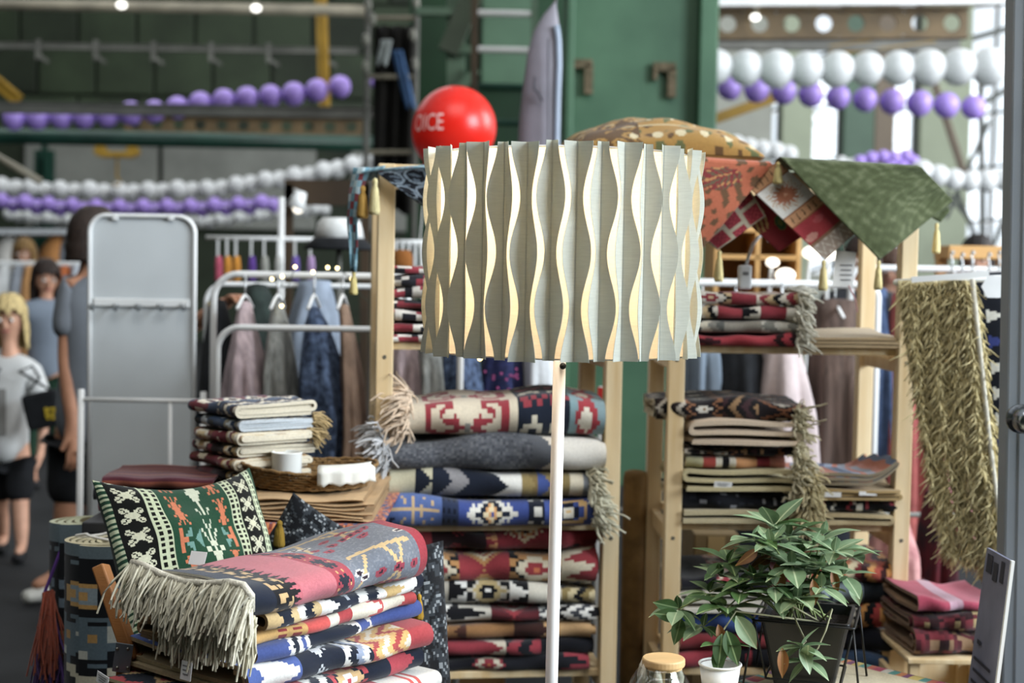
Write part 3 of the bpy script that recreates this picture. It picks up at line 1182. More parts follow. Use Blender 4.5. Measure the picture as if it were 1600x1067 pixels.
def paper_tag(parent, c, w, h, yaw=0, pitch=0, roll=0, name='price_tag', lines=True):
    m = Euler((pitch, roll, yaw)).to_matrix()
    o = MB().box(c, (w, .0008, h), m).build(name, M('white_tag_paper', '#dcdcda', .7, .04, 20), parent)
    if lines:
        mb = MB()
        for k in range(3):
            mb.box(Vector(c) + m @ Vector((-.02 * w * k, -.0009, h * (.25 - .22 * k))), (w * (.7 - .12 * k), .0004, h * .06), m)
        mb.build('print', M('grey_print', '#77777a', .8, .05, 20), o)
    return o

# ------------------------------------------------------------------ palette and woven motifs
CR, RD, NV, BL, GY, GD, BK, OR, TL_, MR, PK, BR, WH, IV, OL = ('#d6cbb2', '#9a2231', '#1a2130', '#33498a', '#7d838b', '#c9a062', '#151518', '#c0632f',
                                                             '#7d9ba0', '#4a1a22', '#b25663', '#6b5230', '#e4e2da', '#c9c2a2', '#8c7846')
HORN = ["..........................", "....RRRRRR........RRRRRR..", "..RRRRRRRR........RRRRRRRR", "..RRR...RR........RR...RRR", "..RR...RRR........RRR...RR",
        "..RR..RR............RR..RR", "..RR..R...R......R...R..RR", "..RR...RRRRR....RRRRR...RR", "..RR....RRRR.gg.RRRR....RR", "..RR......RRRggRRR......RR",
        "..RRR...RRRR.gg.RRRR...RRR", "...RRRRRRRR......RRRRRRRR.", "....RRRRR..........RRRRR..", ".........................."]
STAR = ["......w......", "..w..www..w..", "...wwBBBww...", "..wwBBBBBww..", ".wwBBgggBBww.", "wwBBggBggBBww", ".wwBBgggBBww.", "..wwBBBBBww..", "...wwBBBww...", "..w..www..w..", "......w......"]
TREE = ["..............................", ".n..n.....t....t.....t........", "nwn.nwn....t...t....t....t....", ".n...n......t..t...t....t.....", "..ttttttttttttttttttttttttttt.",
        ".n...n......t..t...t....t.....", "nwn.nwn....t...t....t....t....", ".n..n.....t....t.....t........", "......n.....n.....n....n......"]
HEX = ["...ooo...", "..o...o..", ".o.kkk.o.", "o.kwwwk.o", "o.kwowk.o", "o.kwwwk.o", ".o.kkk.o.", "..o...o..", "...ooo..."]
FLOW = ["....rrr....", ".rrrrrrrr..", ".rrrwwrrrr.", "rrrwwwwwrr.", "rrwwwwwwrrr", ".rrwwwwrrr.", "..rrrwrrr..", "...rrrrr..."]
SPRIG = ["..........t..........", "..r..r....t...r...r..", ".rkr.rkr..t..rkr.rkr.", "..r..r...tt...r...r..", "tttttttttttttttttttt.", "..r..r...tt...r...r..", ".rkr.rkr..t..rkr.rkr.",
         "..r..r....t...r...r..", "..........t.........."]
LATCH = ["k.........k", "kk..www..kk", "..kwwwwwk..", ".kwwrrrwwk.", "kwwrrorrwwk", ".kwwrrrwwk.", "..kwwwwwk..", "kk..www..kk", "k.........k"]

p_horn = Pat((.10, solid('#d5c6ac')), (.92, bmp(HORN, {'.': '#d8cab0', 'R': '#9c1f2e', 'g': '#8f8d84'}, .165)), (.10, solid('#d8cab0')),
             (.30, bmp(["nnnnnnnnnn", "nrrnrrnnrr", "nnrrnnrrnn", "nnnnnnnnnn", "nnnnwwnnnn", "nnwwwwwwnn", "nwwnnnwwnn", "nnnnnnnnnn"], {'n': '#18202f', 'r': '#8e2230', 'w': '#cfc6ae'}, .15)),
             (.22, bmp(["nnnnnnnnnn", "nrrnrrnnrr", "nnrrnnrrnn", "nnnnnnnnnn", "nnnnwwnnnn", "nnwwwwwwnn", "nwwnnnwwnn", "nnnnnnnnnn"], {'n': '#18202f', 'r': '#8e2230', 'w': '#cfc6ae'}, .15)),
             (.06, solid(TL_)), (.26, bmp(FLOW, {'.': '#7f979b', 'r': '#a01f2c', 'w': '#ded6c2'}, .13, .55)), (.06, solid('#7f979b')))
p_greyw = Pat((.70, speckle(['#4d4f55', '#5a5c62', '#66686c', '#45474d', '#55575c'], 3, .006)), (.12, zig('#55575c', '#cfc4b2', .16, .9)), (.22, solid('#d6d0c4')))
p_zigw = Pat((.14, solid(IV)), (.10, teeth(IV, NV, .08)), (.13, zig(NV, '#8c898a', .09, .8)), (.09, teeth(NV, '#8c898a', .07)), (.10, solid(NV)), (.12, zig(NV, WH, .10, .9)), (.08, solid(WH)),
             (.10, zig(OL, '#7b6638', .1)), (.08, teeth(OL, BL, .09)), (.10, solid(OL)), (.08, solid(CR)), (.04, solid(GY)))
p_blue = Pat((.34, bmp(TREE, {'.': '#4c659f', 't': '#c7a877', 'n': '#1c2440', 'w': '#d8d4c8'}, .085)), (.09, checks('#26324f', '#131a2c', .03, 3)), (.05, solid('#2c4288')),
             (.30, bmp(["........www........", "......wwnnnww......", "..w.wwnnotnnww.w...", ".wwwwnnottonnwwww..", "wwwnnntto.ottnnnwww", ".wwwwnnottonnwwww..", "..w.wwnnotnnww.w...", "......wwnnnww......", "........www........"],
                       {'.': '#2c4288', 'w': '#d9d6ca', 'n': '#18202f', 'o': '#c98f4e', 't': '#d6c49b'}, .105)),
             (.06, solid('#2c4288')), (.09, bmp(["nnnn", "nwwn", "nwwn", "nnnn", "wnnw"], {'n': '#151a28', 'w': '#c9c6bc'}, .07)), (.28, bmp(["...........", "..ooooooo..", ".oo.kkk.oo.", ".o.kwwwk.o.", ".o.kwowk.o.", ".o.kwwwk.o.", ".oo.kkk.oo.", "..ooooooo..", "..........."],
                       {'.': '#2d4690', 'o': '#cfa96a', 'k': '#15192a', 'w': '#d4cfc0'}, .085)))
p_knit = Pat((1, speckle(['#c9c2b8', '#26252a', '#8e2230', '#d8d2c6', '#8e2230', '#2a2a30'], 5, .016)))
p_red = Pat((.08, solid('#7c1a22')), (.30, diam(['#1d1c20', '#d2c3a0', '#c47a3b', '#8c1c26', '#7a1720', '#2a1a1c'], .14, .6)), (.06, teeth('#c0874c', '#811a24', .03)),
            (.30, diam(['#d2c3a0', '#1d1c20', '#c47a3b', '#d2c3a0', '#8c1c26', '#7a1720'], .13, .7, .3)), (.26, diam(['#8c1c26', '#caa66a', '#1d1c20', '#8c1c26', '#7a1720'], .1, .5)))
p_red2 = Pat((.22, bmp(LATCH, {'.': '#b98445', 'k': BK, 'w': '#d5c9ad', 'r': '#93222b', 'o': OR}, .1)), (.3, diam(['#1c1b20', '#93222b', '#d6c6a2', '#b98445', '#93222b'], .12, .6)), (.3, bmp(LATCH, {'.': '#b98445', 'k': BK, 'w': '#d5c9ad', 'r': '#93222b', 'o': OR}, .11)), (.2, teeth('#93222b', '#d5c9ad', .05)))
p_bw = Pat((.2, solid('#bfb8a8')), (.12, teeth(WH, BK, .05)), (.25, bmp(LATCH, {'.': BK, 'k': '#bfb8a8', 'w': '#b5a06c', 'r': BK, 'o': WH}, .09)), (.12, teeth(BK, WH, .05)), (.2, solid('#cac4b4')), (.2, zigs([BK, OL, '#c8b98e'], .08)))
p_bw2 = Pat((.2, zigs([GY, WH, BK], .06)), (.2, teeth('#c9c3b4', BK, .04)), (.25, diam(['#93222b', '#bfb8a8', '#93222b', '#5b1b22'], .11)), (.3, zigs([WH, '#44464c', WH, BK], .05)))
p_tan = Pat((.3, zigs(['#b98a52', '#8d6234', '#4a2a20'], .12)), (.3, solid('#8d6234')), (.3, zig('#3b211c', '#bf9560', .12)), (.2, solid('#c79e68')))
p_rdn = Pat((.2, solid('#8e2230')), (.3, zig('#8e2230', '#d0c6b0', .14, .9)), (.2, zigs(['#17191f', '#8e2230'], .1)), (.3, solid('#15161c')))
p_nvr = Pat((.35, solid('#16161c')), (.2, bmp(LATCH, {'.': '#16161c', 'k': '#8e2230', 'w': '#c9c0aa', 'r': '#8e2230', 'o': OR}, .08)), (.3, solid('#1b1c22')), (.2, teeth('#8e2230', '#1b1c22', .03)))
p_olv = Pat((.4, zigs(['#555a52', '#2a2d2a', '#7a7a68'], .1)), (.3, solid('#1d1e1d')), (.3, solid('#847f68')))


def end_fringe(o, c, yaw, L, W, H, side, n, length, hexc, seed=3, droop=.5, top=.6, full=False, **k):
    """Fringe leaving one end of a folded rug, all round the outer fold."""
    ax = Vector((math.cos(yaw), math.sin(yaw), 0))
    up = Vector((-math.sin(yaw), math.cos(yaw), 0))
    pts = []
    a = W / 2 - H / 2
    base = Vector(c) + ax * (L / 2 * side)
    for th in np.linspace(-R(80), R(90), 8):
        pts.append(base + up * (-a - math.cos(th) * H / 2) + Vector((0, 0, H / 2 + math.sin(th) * H / 2 * .95)))
    pts.append(base + up * (-a + 2 * a * top) + Vector((0, 0, H)))
    fr = up * -.5
    dirs = [tuple(ax * side + fr)] * 8 + [tuple(ax * side)]
    return fringe(o, pts, dirs, length, n, hexc, seed, droop, **k)


# ---- left unit, middle shelf: four long folded rugs
def UC(px0, px1):
    return ((px0 + px1) / 2 - 600) / 362 * .575, (px1 - px0) / 362 * .575


zc = SHELVES[1] + .001
for lab, px0, px1, H, v, pat, fr, seed, sd in (
        ('blue kilim with gold tree and white star, lowest of four on the left shelf', 598, 932, .078, .085, p_blue, (1, '#dcd8bc', .055), 11, 0),
        ('cream, navy and olive zigzag kilim lying on the blue one', 616, 925, .072, .10, p_zigw, (1, '#cdc6a8', .045), 12, 0),
        ('charcoal grey flecked rug with grey fringe below the cream and red roll', 606, 945, .092, .09, p_greyw, (-1, '#c4c4c4', .07), 13, 0),
        ('cream kilim roll with red hook motifs, topmost on the left shelf', 640, 948, .105, .10, p_horn, (-1, '#dcc2a4', .075), 14, 0)):
    uc, L = UC(px0, px1)
    c = UP('L', uc, v, zc)
    yw = YAWL - R(1.5)
    o = rug('folded_rug', lab, c, yw, L, .30, H, pat, cell=.0068, seed=seed, wob=.005, sag=.012 if H > .09 else 0, group='folded rugs on the left pine shelf')
    end_fringe(o, c, yw, L, .30, H, fr[0], 260, fr[2] * .72, fr[1], seed, .45, thick=.0030, spread=.5, curl=.9)
    zc += H * .93

# ---- left unit, upper shelf: knitted throws
zc = SHELVES[2] + .001
for k in range(7):
    c = UP('L', .13 + .006 * math.sin(k * 2.1), .10, zc)
    H = .025 + .003 * (k % 3)
    rug('knitted_throw', ('red, black and cream knitted throw at the bottom of the pile behind the lampshade', 'red, black and cream knitted throw second from the bottom behind the lampshade', 'third knitted throw from the bottom of the pile behind the lampshade', 'red flecked knitted throw in the middle of the pile behind the lampshade',
        'fifth knitted throw from the bottom of the pile behind the lampshade', 'knitted throw just under the top one behind the lampshade', 'red, black and cream knitted throw on top of the pile behind the lampshade')[k], c, YAWL, .235, .24, H,
        Pat((1, speckle(['#cfc8bd', '#232228', '#8e2230', '#dad4c8', '#8e2230', '#2a2a30', '#7d2029'], 5 + k * 3, .017))), cat='throw', t=.006, cell=.0085, seed=20 + k, wob=.004, mat=m_knit, group='knitted throws behind the lampshade')
    zc += H

# ---- left unit, lower shelf: tall pile crowned by a red rug
zc = SHELVES[0] + .001
LOW = [('black and red folded kilim at the bottom of the lower left shelf', p_nvr, .042), ('red and cream folded kilim second from the bottom of the lower shelf', p_rdn, .045),
       ('tan and brown folded kilim in the middle of the lower shelf', p_tan, .045), ('red, white and grey zigzag folded kilim on the lower shelf', p_bw2, .048),
       ('black and white hooked kilim under the gold and red one', p_bw, .055), ('gold and red folded kilim with latch motifs under the red rug', p_red2, .085)]
for k, (lab, pat, H) in enumerate(LOW):
    uc, L = UC(652 + 4 * (k % 3), 938 + 5 * (k % 2))
    o = rug('folded_rug', lab, UP('L', uc, .14, zc), YAWL - R(1), L, .30, H, pat, cell=.0075, seed=30 + k, wob=.006, group='folded rugs on the lower left shelf')
    zc += H * .95
uc, L = UC(648, 946)
o = rug('folded_rug', 'red kilim with diamond medallions, topmost on the lower left shelf', UP('L', uc, .15, zc), YAWL + R(3), L, .28, .07, p_red, cell=.0068, seed=41, wob=.012, group='folded rugs on the lower left shelf')
rug('folded_rug', 'dark olive striped rug end behind the red medallion kilim', UP('L', uc - .09, .24, zc + .05), YAWL - R(6), .3, .13, .045, p_olv, seed=42, group='folded rugs on the lower left shelf')

# ---- foreground pile on its table
E1, E2 = Vector((.6, .8, 0)), Vector((-.8, .6, 0))
YW = math.atan2(.8, .6)
C0 = Vector((-.392, 2.205, 0))


def pile(lab, start, L, W, H, z, pat, off=0.0, dy=0.0, seed=1, name='folded_rug', **k):
    yw = YW + dy
    a, b = Vector((math.cos(yw), math.sin(yw), 0)), Vector((-math.sin(yw), math.cos(yw), 0))
    c = C0 + E1 * start + E2 * off + a * (L / 2) + b * (W / 2)
    c.z = z
    o = rug(name, lab, c, yw, L, W, H, pat, cell=k.pop('cell', .0052), seed=seed, group='folded kilims in the front pile', **k)
    return o, c, yw


def sprig(s, a, w):
    """Grey ground with gold stems, paired crimson berries and ringed eyes."""
    x = a * w
    y = (frac(s / .17 + .42) - .5) * .17
    k = np.zeros(s.shape, int)
    h = frac(np.sin(np.floor(s / .004) * 12.99 + np.floor(x / .004) * 78.23) * 43758.5)
    k[h > .8] = 1
    yc = .040 + .010 * np.sin(x * 28)
    k[(np.abs(y - yc) < .0045) & (x > .02) & (x < w * .92)] = 2
    for xk, sl in ((.055, .5), (.095, -.35), (.135, .45)):
        k[(np.abs((x - xk) - (y - .04) * sl) < .0042) & (y < .04) & (y > -.055)] = 2
        for dx, dy in ((-.022, -.01), (.020, -.012), (-.018, -.045), (.018, -.048), (.001, -.068)):
            d = np.hypot((x - xk - dx - dy * sl * .6) / .010, (y - dy) / .0085)
            k[d < 1] = 3
            k[d < .4] = 4
    for xk, yk in ((.02, .005), (.034, -.008), (.165, .06)):
        d = np.hypot((x - xk) / .013, (y - yk) / .008)
        k[d < 1] = 5
        k[d < .6] = 4
    return pick(k, ('#6c727d', '#7a8089', '#c4a873', '#96283e', '#2a1c2a', '#d6d2c8'))


p_f1 = Pat((.12, solid('#1d2433')), (.11, bmp(["kkkkkk", "kgggkk", "kggkkg", "kkkkgg", "gkkkkg", "ggkgkk"], {'k': BK, 'g': '#bd9c68'}, .07)), (.06, teeth('#b25560', BK, .020)), (.20, solid('#b6606a')),
           (.13, bmp([".............", "....kk.kk....", "...kkkkkkk...", "..k.kkkkk.k..", ".....kkk..o..", "..o.kkkkk....", "...kkkkkkk...", "....kk.kk....", ".............", "....o...o...."], {'.': '#98283a', 'k': '#1c2230', 'o': '#c29a5a'}, .075)),
           (.46, sprig), (.05, solid('#9b2233')))
p_f2 = Pat((.1, zig('#cfae74', '#1b2231', .05)), (.18, zigs([WH, '#1b2231', '#cdb27a'], .07)), (.1, teeth('#1b2231', WH, .05)), (.14, diam([GY, '#1b2231', '#a9aeb4', '#1b2231'], .1)), (.16, zigs(['#1b2231', WH], .07)), (.1, teeth(WH, '#c7a665', .04)), (.12, zig(WH, '#1b2231', .06)))
p_f3 = Pat((.14, solid('#c79a52')), (.12, checks('#c79a52', '#8d2a2c', .012, 2)), (.25, stripes('#c33b32', '#c33b32', '#d6cdbb', '#a92c30')), (.2, teeth('#b73536', '#d8cfba', .05)), (.2, zig('#d8cfba', '#b73536', .06)))
p_f4 = Pat((.14, solid('#3a4d8a')), (.16, zigs([WH, '#3a4d8a', WH, '#1b2231'], .08)), (.14, solid('#1b2231')), (.16, zig('#1b2231', WH, .08, .9)), (.16, diam(['#cda867', '#d9d4c6', '#3a4d8a'], .08)), (.24, solid('#344a8c')))
p_f5 = Pat((.1, zig('#3c5596', WH, .06)), (.14, zig(WH, '#3c5596', .07, .9)), (.2, diam([WH, '#1b2231', '#b8bcc0', '#1b2231'], .1, .5)), (.12, zigs(['#8e9ab0', WH, '#1b2231'], .06)), (.2, zigs(['#cfa45c', '#a3312f', '#cfa45c', '#d9d0bb'], .045)), (.12, solid('#a92c33')))
p_f6 = Pat((.06, zig('#b03038', '#1b2231', .05)), (.16, diam(['#1b2231', '#b03038', '#cda870', '#1b2231'], .09)), (.14, solid('#a62a38')), (.14, zigs([WH, '#1b2231'], .06)), (.2, bmp(LATCH, {'.': '#b03038', 'k': '#1b2231', 'w': '#cda870', 'r': WH, 'o': '#b03038'}, .08)), (.12, solid('#1b2231')), (.2, zig('#a62a38', '#1b2231', .05)))
p_f7 = Pat((.2, zigs([WH, '#a8c0c8', '#1b2231'], .06)), (.14, bmp(["k.k.k", "kkkkk", "..k..", "kkkkk", "k.k.k"], {'.': '#d8d6ce', 'k': '#1b2231'}, .05)), (.2, solid('#d8d4c8')), (.1, solid('#a8283a')), (.12, solid('#dedad0')), (.1, stripes('#c33b32', WH, '#c33b32', WH)), (.1, solid(WH)))
p_f8 = Pat((.2, zigs([WH, '#1b2231', '#a62a38'], .07)), (.3, solid('#a62a38')), (.2, checks(WH, '#a62a38', .012, 3)), (.3, zigs([BK, WH], .05)))
TT = .60
tt = thing('trestle_table', 'low wooden trestle table under the front rug pile with a metal bracket on its leg', 'table', (-.48, 2.6, 0))
m_oak = M('oiled_brown_wood', '#8a5a30', .5, .2, 2.5, .08, 60, stretch=(1, 1, 8))
mt = Matrix.Rotation(YW, 3, 'Z')
cc = C0 + E1 * .24 + E2 * .19
MB().box((cc.x, cc.y, TT - .011), (.62, .46, .022), mt).build('table_top', m_oak, tt, bevel=.003)
for sx, sy in ((-.27, -.19), (.27, -.19), (.27, .19)):
    q = mt @ Vector((sx, sy, 0))
    MB().bar((cc.x + q.x, cc.y + q.y, TT - .02), (cc.x + q.x * 1.12, cc.y + q.y * 1.12, 0), .04, .025, (0, 1, 0)).build('leg', m_oak, tt, bevel=.003)
la, lb2 = P(157, 884, 2.45), P(208, 1032, 2.40)
dv = (lb2 - la).normalized()
MB().bar(la, lb2, .022, .034, (0, 1, 0)).build('leg', m_oak, tt, bevel=.003)
lc = lb2 + Vector((-.012, 0, .02))
MB().bar(lc, (lc.x - .05, lc.y + .02, 0), .022, .034, (0, 1, 0)).build('leg', m_oak, tt, bevel=.003)
MB().bar(lb2 + Vector((0.005, .012, .01)), (lb2.x + .12, lb2.y - .06, 0), .022, .034, (0, 1, 0)).build('leg', m_oak, tt, bevel=.003)
MB().bar(lb2 + Vector((0.0, .012, -.02)), (cc.x - .1, cc.y, TT - .06), .022, .03).build('rail', m_oak, tt, bevel=.003)
bk = P(192, 1028, 2.375)
pb = MB().box(bk, (.03, .003, .05), Matrix.Rotation(R(8), 3, 'Y')).build('bracket_plate', M('zinc_bracket', '#7d8288', .4, .1, 20, metal=.7), tt, bevel=.001)
for dx, dz in ((-.009, .016), (.009, .016), (-.009, -.016), (.009, -.016)):
    MB().ball(bk + Vector((dx, -.002, dz)), .003, 8, 6).build('bolt', m_screw, pb, smooth=True)

pile('red and white folded kilim at the very bottom of the front pile', -.02, .42, .36, .045, TT, p_f8, .0, R(2), 51)
pile('white folded kilim with red band near the bottom of the front pile', .0, .44, .34, .044, TT + .043, p_f7, -.01, R(-1), 52)
o6, c6, y6 = pile('red and navy folded kilim with beige looped end and paper tag in the front pile', -.045, .47, .33, .042, TT + .085, p_f6, .0, R(1), 53, back='#b9ab80')
paper_tag(o6, P(291, 1048, 2.26), .026, .03, R(-38), R(-8))
o5, c5, y5 = pile('blue, white and gold folded kilim in the middle of the front pile', -.005, .43, .33, .044, TT + .126, p_f5, .01, R(-2), 54, back='#b59f74')
paper_tag(o5, c5 + Vector((-.245, -.245, .02)), .03, .018, R(-38), 0, R(12))
pile('blue folded kilim whose rolled end gapes at the far side of the front pile', .03, .42, .30, .036, TT + .168, p_f4, .025, R(2), 55, back='#7f6338', turns=1.5)
pile('gold and red striped folded kilim under the zigzag one in the front pile', .02, .40, .30, .032, TT + .197, p_f3, .03, R(-1), 56, back='#7f6338')
pile('navy, white and gold zigzag kilim directly under the fringed top rug', .035, .40, .30, .034, TT + .222, p_f2, .02, R(0), 57, back='#8a7048')


def d_top(x, y, z):
    """The top rug thickens towards its far end."""
    f = np.clip(x / .42 + .5, 0, 1)
    b = np.clip((y + .02) / .15, 0, 1)
    return x, y, z * (.62 + .40 * f) * (1 - .5 * b * (.3 + .7 * f))


oT, cT, yT = pile('grey and rose folded kilim with long cream fringe on top of the front pile', -.01, .42, .28, .090, TT + .25, p_f1, .0, R(-1), 58, back='#c9c2ae', edge='#d2cdbd', droop=d_top, wob=.005, s_off=.01, ragged=.002, cell=.004)
ax, up = Vector((math.cos(yT), math.sin(yT), 0)), Vector((-math.sin(yT), math.cos(yT), 0))
end = cT - ax * .205
pts = []
for f, z in ((1.02, .056), (.9, .054), (.75, .046), (.55, .042), (.35, .048), (.18, .058), (.06, .058), (.0, .045), (.0, .02)):
    pts.append(end + up * (-.145 + .29 * f) + Vector((0, 0, z)) - ax * (.012))
MB().tube(pts, .0065, 8).build('fringe_band', M('cream_wool_band', '#c9c3b2', .95, .15, 60, .4, 300), oT, smooth=True)
dd = -ax * .5 + Vector((0, 0, -.75))
fringe(oT, pts, tuple(dd), .058, 640, '#e2dcc2', 60, .5, .2, .0023, curl=.5)
pts2 = [p + ax * .01 + Vector((0, 0, -.045)) for p in pts[2:-1]]
fringe(oT, pts2, tuple(dd * .8 + Vector((0, 0, -.25))), .052, 380, '#d8d0b2', 61, .8, .2, .0023, curl=.5)
# dark paisley cushion tucked behind the pile, at its right

# ------------------------------------------------------------------ cushions
def pillow(name, label, frame, w, h, thick, pat, cells=(90, 90), group=None, sag=.0, back='#1d3a28', mat=None, pinch=.06, seed=1):
    """A stuffed cushion: frame = 4x4 matrix (x right, y up on its face, z outwards)."""
    nu, nv = cells
    rg = np.random.RandomState(seed)
    ph = rg.uniform(0, 6, 6)
    u = np.linspace(-1, 1, nu + 1)
    v = np.linspace(-1, 1, nv + 1)
    U, V = np.meshgrid(u, v, indexing='ij')
    bul = (np.clip(1 - U ** 2, 0, 1) * np.clip(1 - V ** 2, 0, 1)) ** .42
    wr = .10 * np.sin(5 * U + 3 * V + ph[0]) + .07 * np.sin(9 * V - 4 * U + ph[1])
    X = U * w / 2 * (1 - pinch * (1 - V ** 2))
    Yv = V * h / 2 * (1 - pinch * (1 - U ** 2)) - sag * (1 - U ** 2) * np.clip(V, 0, 1)
    Fm = np.array(frame)

    def tr(Z):
        G = np.stack([X, Yv, Z, np.ones_like(X)], 2)
        return (G @ Fm.T)[:, :, :3]
    mb = MB()
    um, vm = (u[:-1] + u[1:]) / 2, (v[:-1] + v[1:]) / 2
    UU, VV = np.meshgrid((um + 1) / 2, (vm + 1) / 2, indexing='ij')
    mb.grid(tr(thick / 2 * bul * (1 + wr) + .001), pat(UU, VV))
    step = 6
    mb.grid(tr(-thick / 2 * bul * (1 + wr) - .001), np.broadcast_to(C(back), (nu, nv, 3)), flip=True)
    o = mb.build(name, mat or m_rug, smooth=True)
    return tag(o, label, 'cushion', group)


BUTT = ["................", "................", "...ww......ww...", "..w.ww....ww.w..", "..ww.ww..ww.ww..", "...ww.wwww.ww...", ".....wwwwww.....", "....wwwwwwww....", ".....wwwwww.....", "...ww.wwww.ww...", "..ww.ww..ww.ww..", "..w.ww....ww.w..", "...ww......ww...", "................", "................"]
LIZ = [".........", ".o..o..o.", "..o.o.o..", "...ooo...", ".o.ooo.o.", "..ooooo..", "...ooo...", "..ooooo..", ".o.ooo.o.", "...ooo...", "..o.o.o..", ".o..o..o.", "........."]
ARROW = ["...........", "...c...c...", "....c.c....", ".c...c...c.", "..c..c..c..", "...c.c.c...", "....ccc....", ".cc..c..cc.", "...ccccc...", "....ccc....", ".....c.....", ".....c.....", "....ccc....", "...ccccc...", "..ccccccc..", "...ccccc...", "....ccc....", ".....c.....",
         ".....c.....", "..c..c..c..", "...c.c.c..."]
BLK = ["............", "oo...t......", "oo..tt......", "oo.ttt......", "oooo........", "oooo........", "oo.ttt......", "oo..tt......", "oo...t......", "............"]


def bm_sample(rows, pal, x, y):
    A = np.array([[c for c in r] for r in rows[::-1]])
    keys = sorted(pal)
    I = np.vectorize(lambda ch: keys.index(ch))(A)
    P3 = np.array([C(pal[k]) for k in keys])
    r = np.clip((frac(y) * A.shape[0]).astype(int), 0, A.shape[0] - 1)
    c = np.clip((np.clip(x, 0, .999) * A.shape[1]).astype(int), 0, A.shape[1] - 1)
    return P3[I[r, c]]


def green_cushion(u, v):
    g, cr, bk, orr, tl = '#1f4a33', '#c9d3ae', '#10120f', '#d0703f', '#6d9a90'
    out = np.broadcast_to(C(g), u.shape + (3,)).copy()

    def band(lo, hi, fn):
        m = (u >= lo) & (u < hi)
        out[m] = fn((u[m] - lo) / (hi - lo), v[m])
    lad = lambda a, b: pick(((np.abs(frac(a * 2) - .5) < .28) & (frac(b * 26) < .62)).astype(int), (cr, bk))
    but = lambda a, b: bm_sample(BUTT, {'.': bk, 'w': '#d3d3b6'}, a, b * 7 + .3)
    liz = lambda a, b: bm_sample(LIZ, {'.': g, 'o': orr}, a, b * 3.1 + .15)
    blk = lambda a, b: bm_sample(BLK, {'.': g, 'o': orr, 't': tl}, a, b * 2.2)
    kbl = lambda a, b: bm_sample(BLK, {'.': g, 'o': orr, 't': tl}, 1 - a, b * 2.2)
    band(0, .03, lambda a, b: pick((frac(b * 30) < .5).astype(int), (cr, g)))
    band(.03, .20, but)
    band(.20, .29, lad)
    mix = (v > .40) & (v < .62)
    band(.32, .42, lambda a, b: np.where(((b > .42) & (b < .62))[:, None], bm_sample(BLK, {'.': g, 'o': orr, 't': tl}, a * .6, (b - .42) / .2), liz(a, b)))
    band(.42, .48, lambda a, b: np.where(((b > .42) & (b < .62))[:, None], pick((np.abs(b - .52) / .1 + (1 - a) < 1).astype(int) , (g, tl)), np.broadcast_to(C(g), a.shape + (3,))))
    band(.46, .60, lambda a, b: bm_sample(ARROW, {'.': g, 'c': '#cfd6bd'}, a, b * 1.35 + .05))
    band(.61, .70, lambda a, b: np.where(((b > .42) & (b < .62))[:, None], bm_sample(BLK, {'.': g, 'o': orr, 't': tl}, (1 - a) * .6, (b - .42) / .2), liz(a, b + .06)))
    band(.72, .79, lad)
    band(.79, .91, but)
    band(.91, .96, lad)
    return out


def frame_from(center, right, upv):
    x = Vector(right).normalized()
    z = x.cross(Vector(upv)).normalized()
    y = z.cross(x)
    m = Matrix((x, y, z)).transposed().to_4x4()
    m.translation = Vector(center)
    return m


tlp, trp, blp, brp = P(172, 752, 2.66), P(374, 742, 2.84), P(228, 1005, 2.53), P(432, 965, 2.71)
cen = (tlp + trp + blp + brp) / 4
cush = pillow('cushion', 'green cushion woven with cream butterflies and orange lizards behind the fringed rug', frame_from(cen, (trp + brp) - (tlp + blp), (tlp + trp) - (blp + brp)), .335, .33, .12, green_cushion, (136, 136), back='#173123', sag=.03, pinch=.05)
paper_tag(cush, P(309, 872, 2.47), .032, .024, R(-20), R(-25), 0, lines=False)


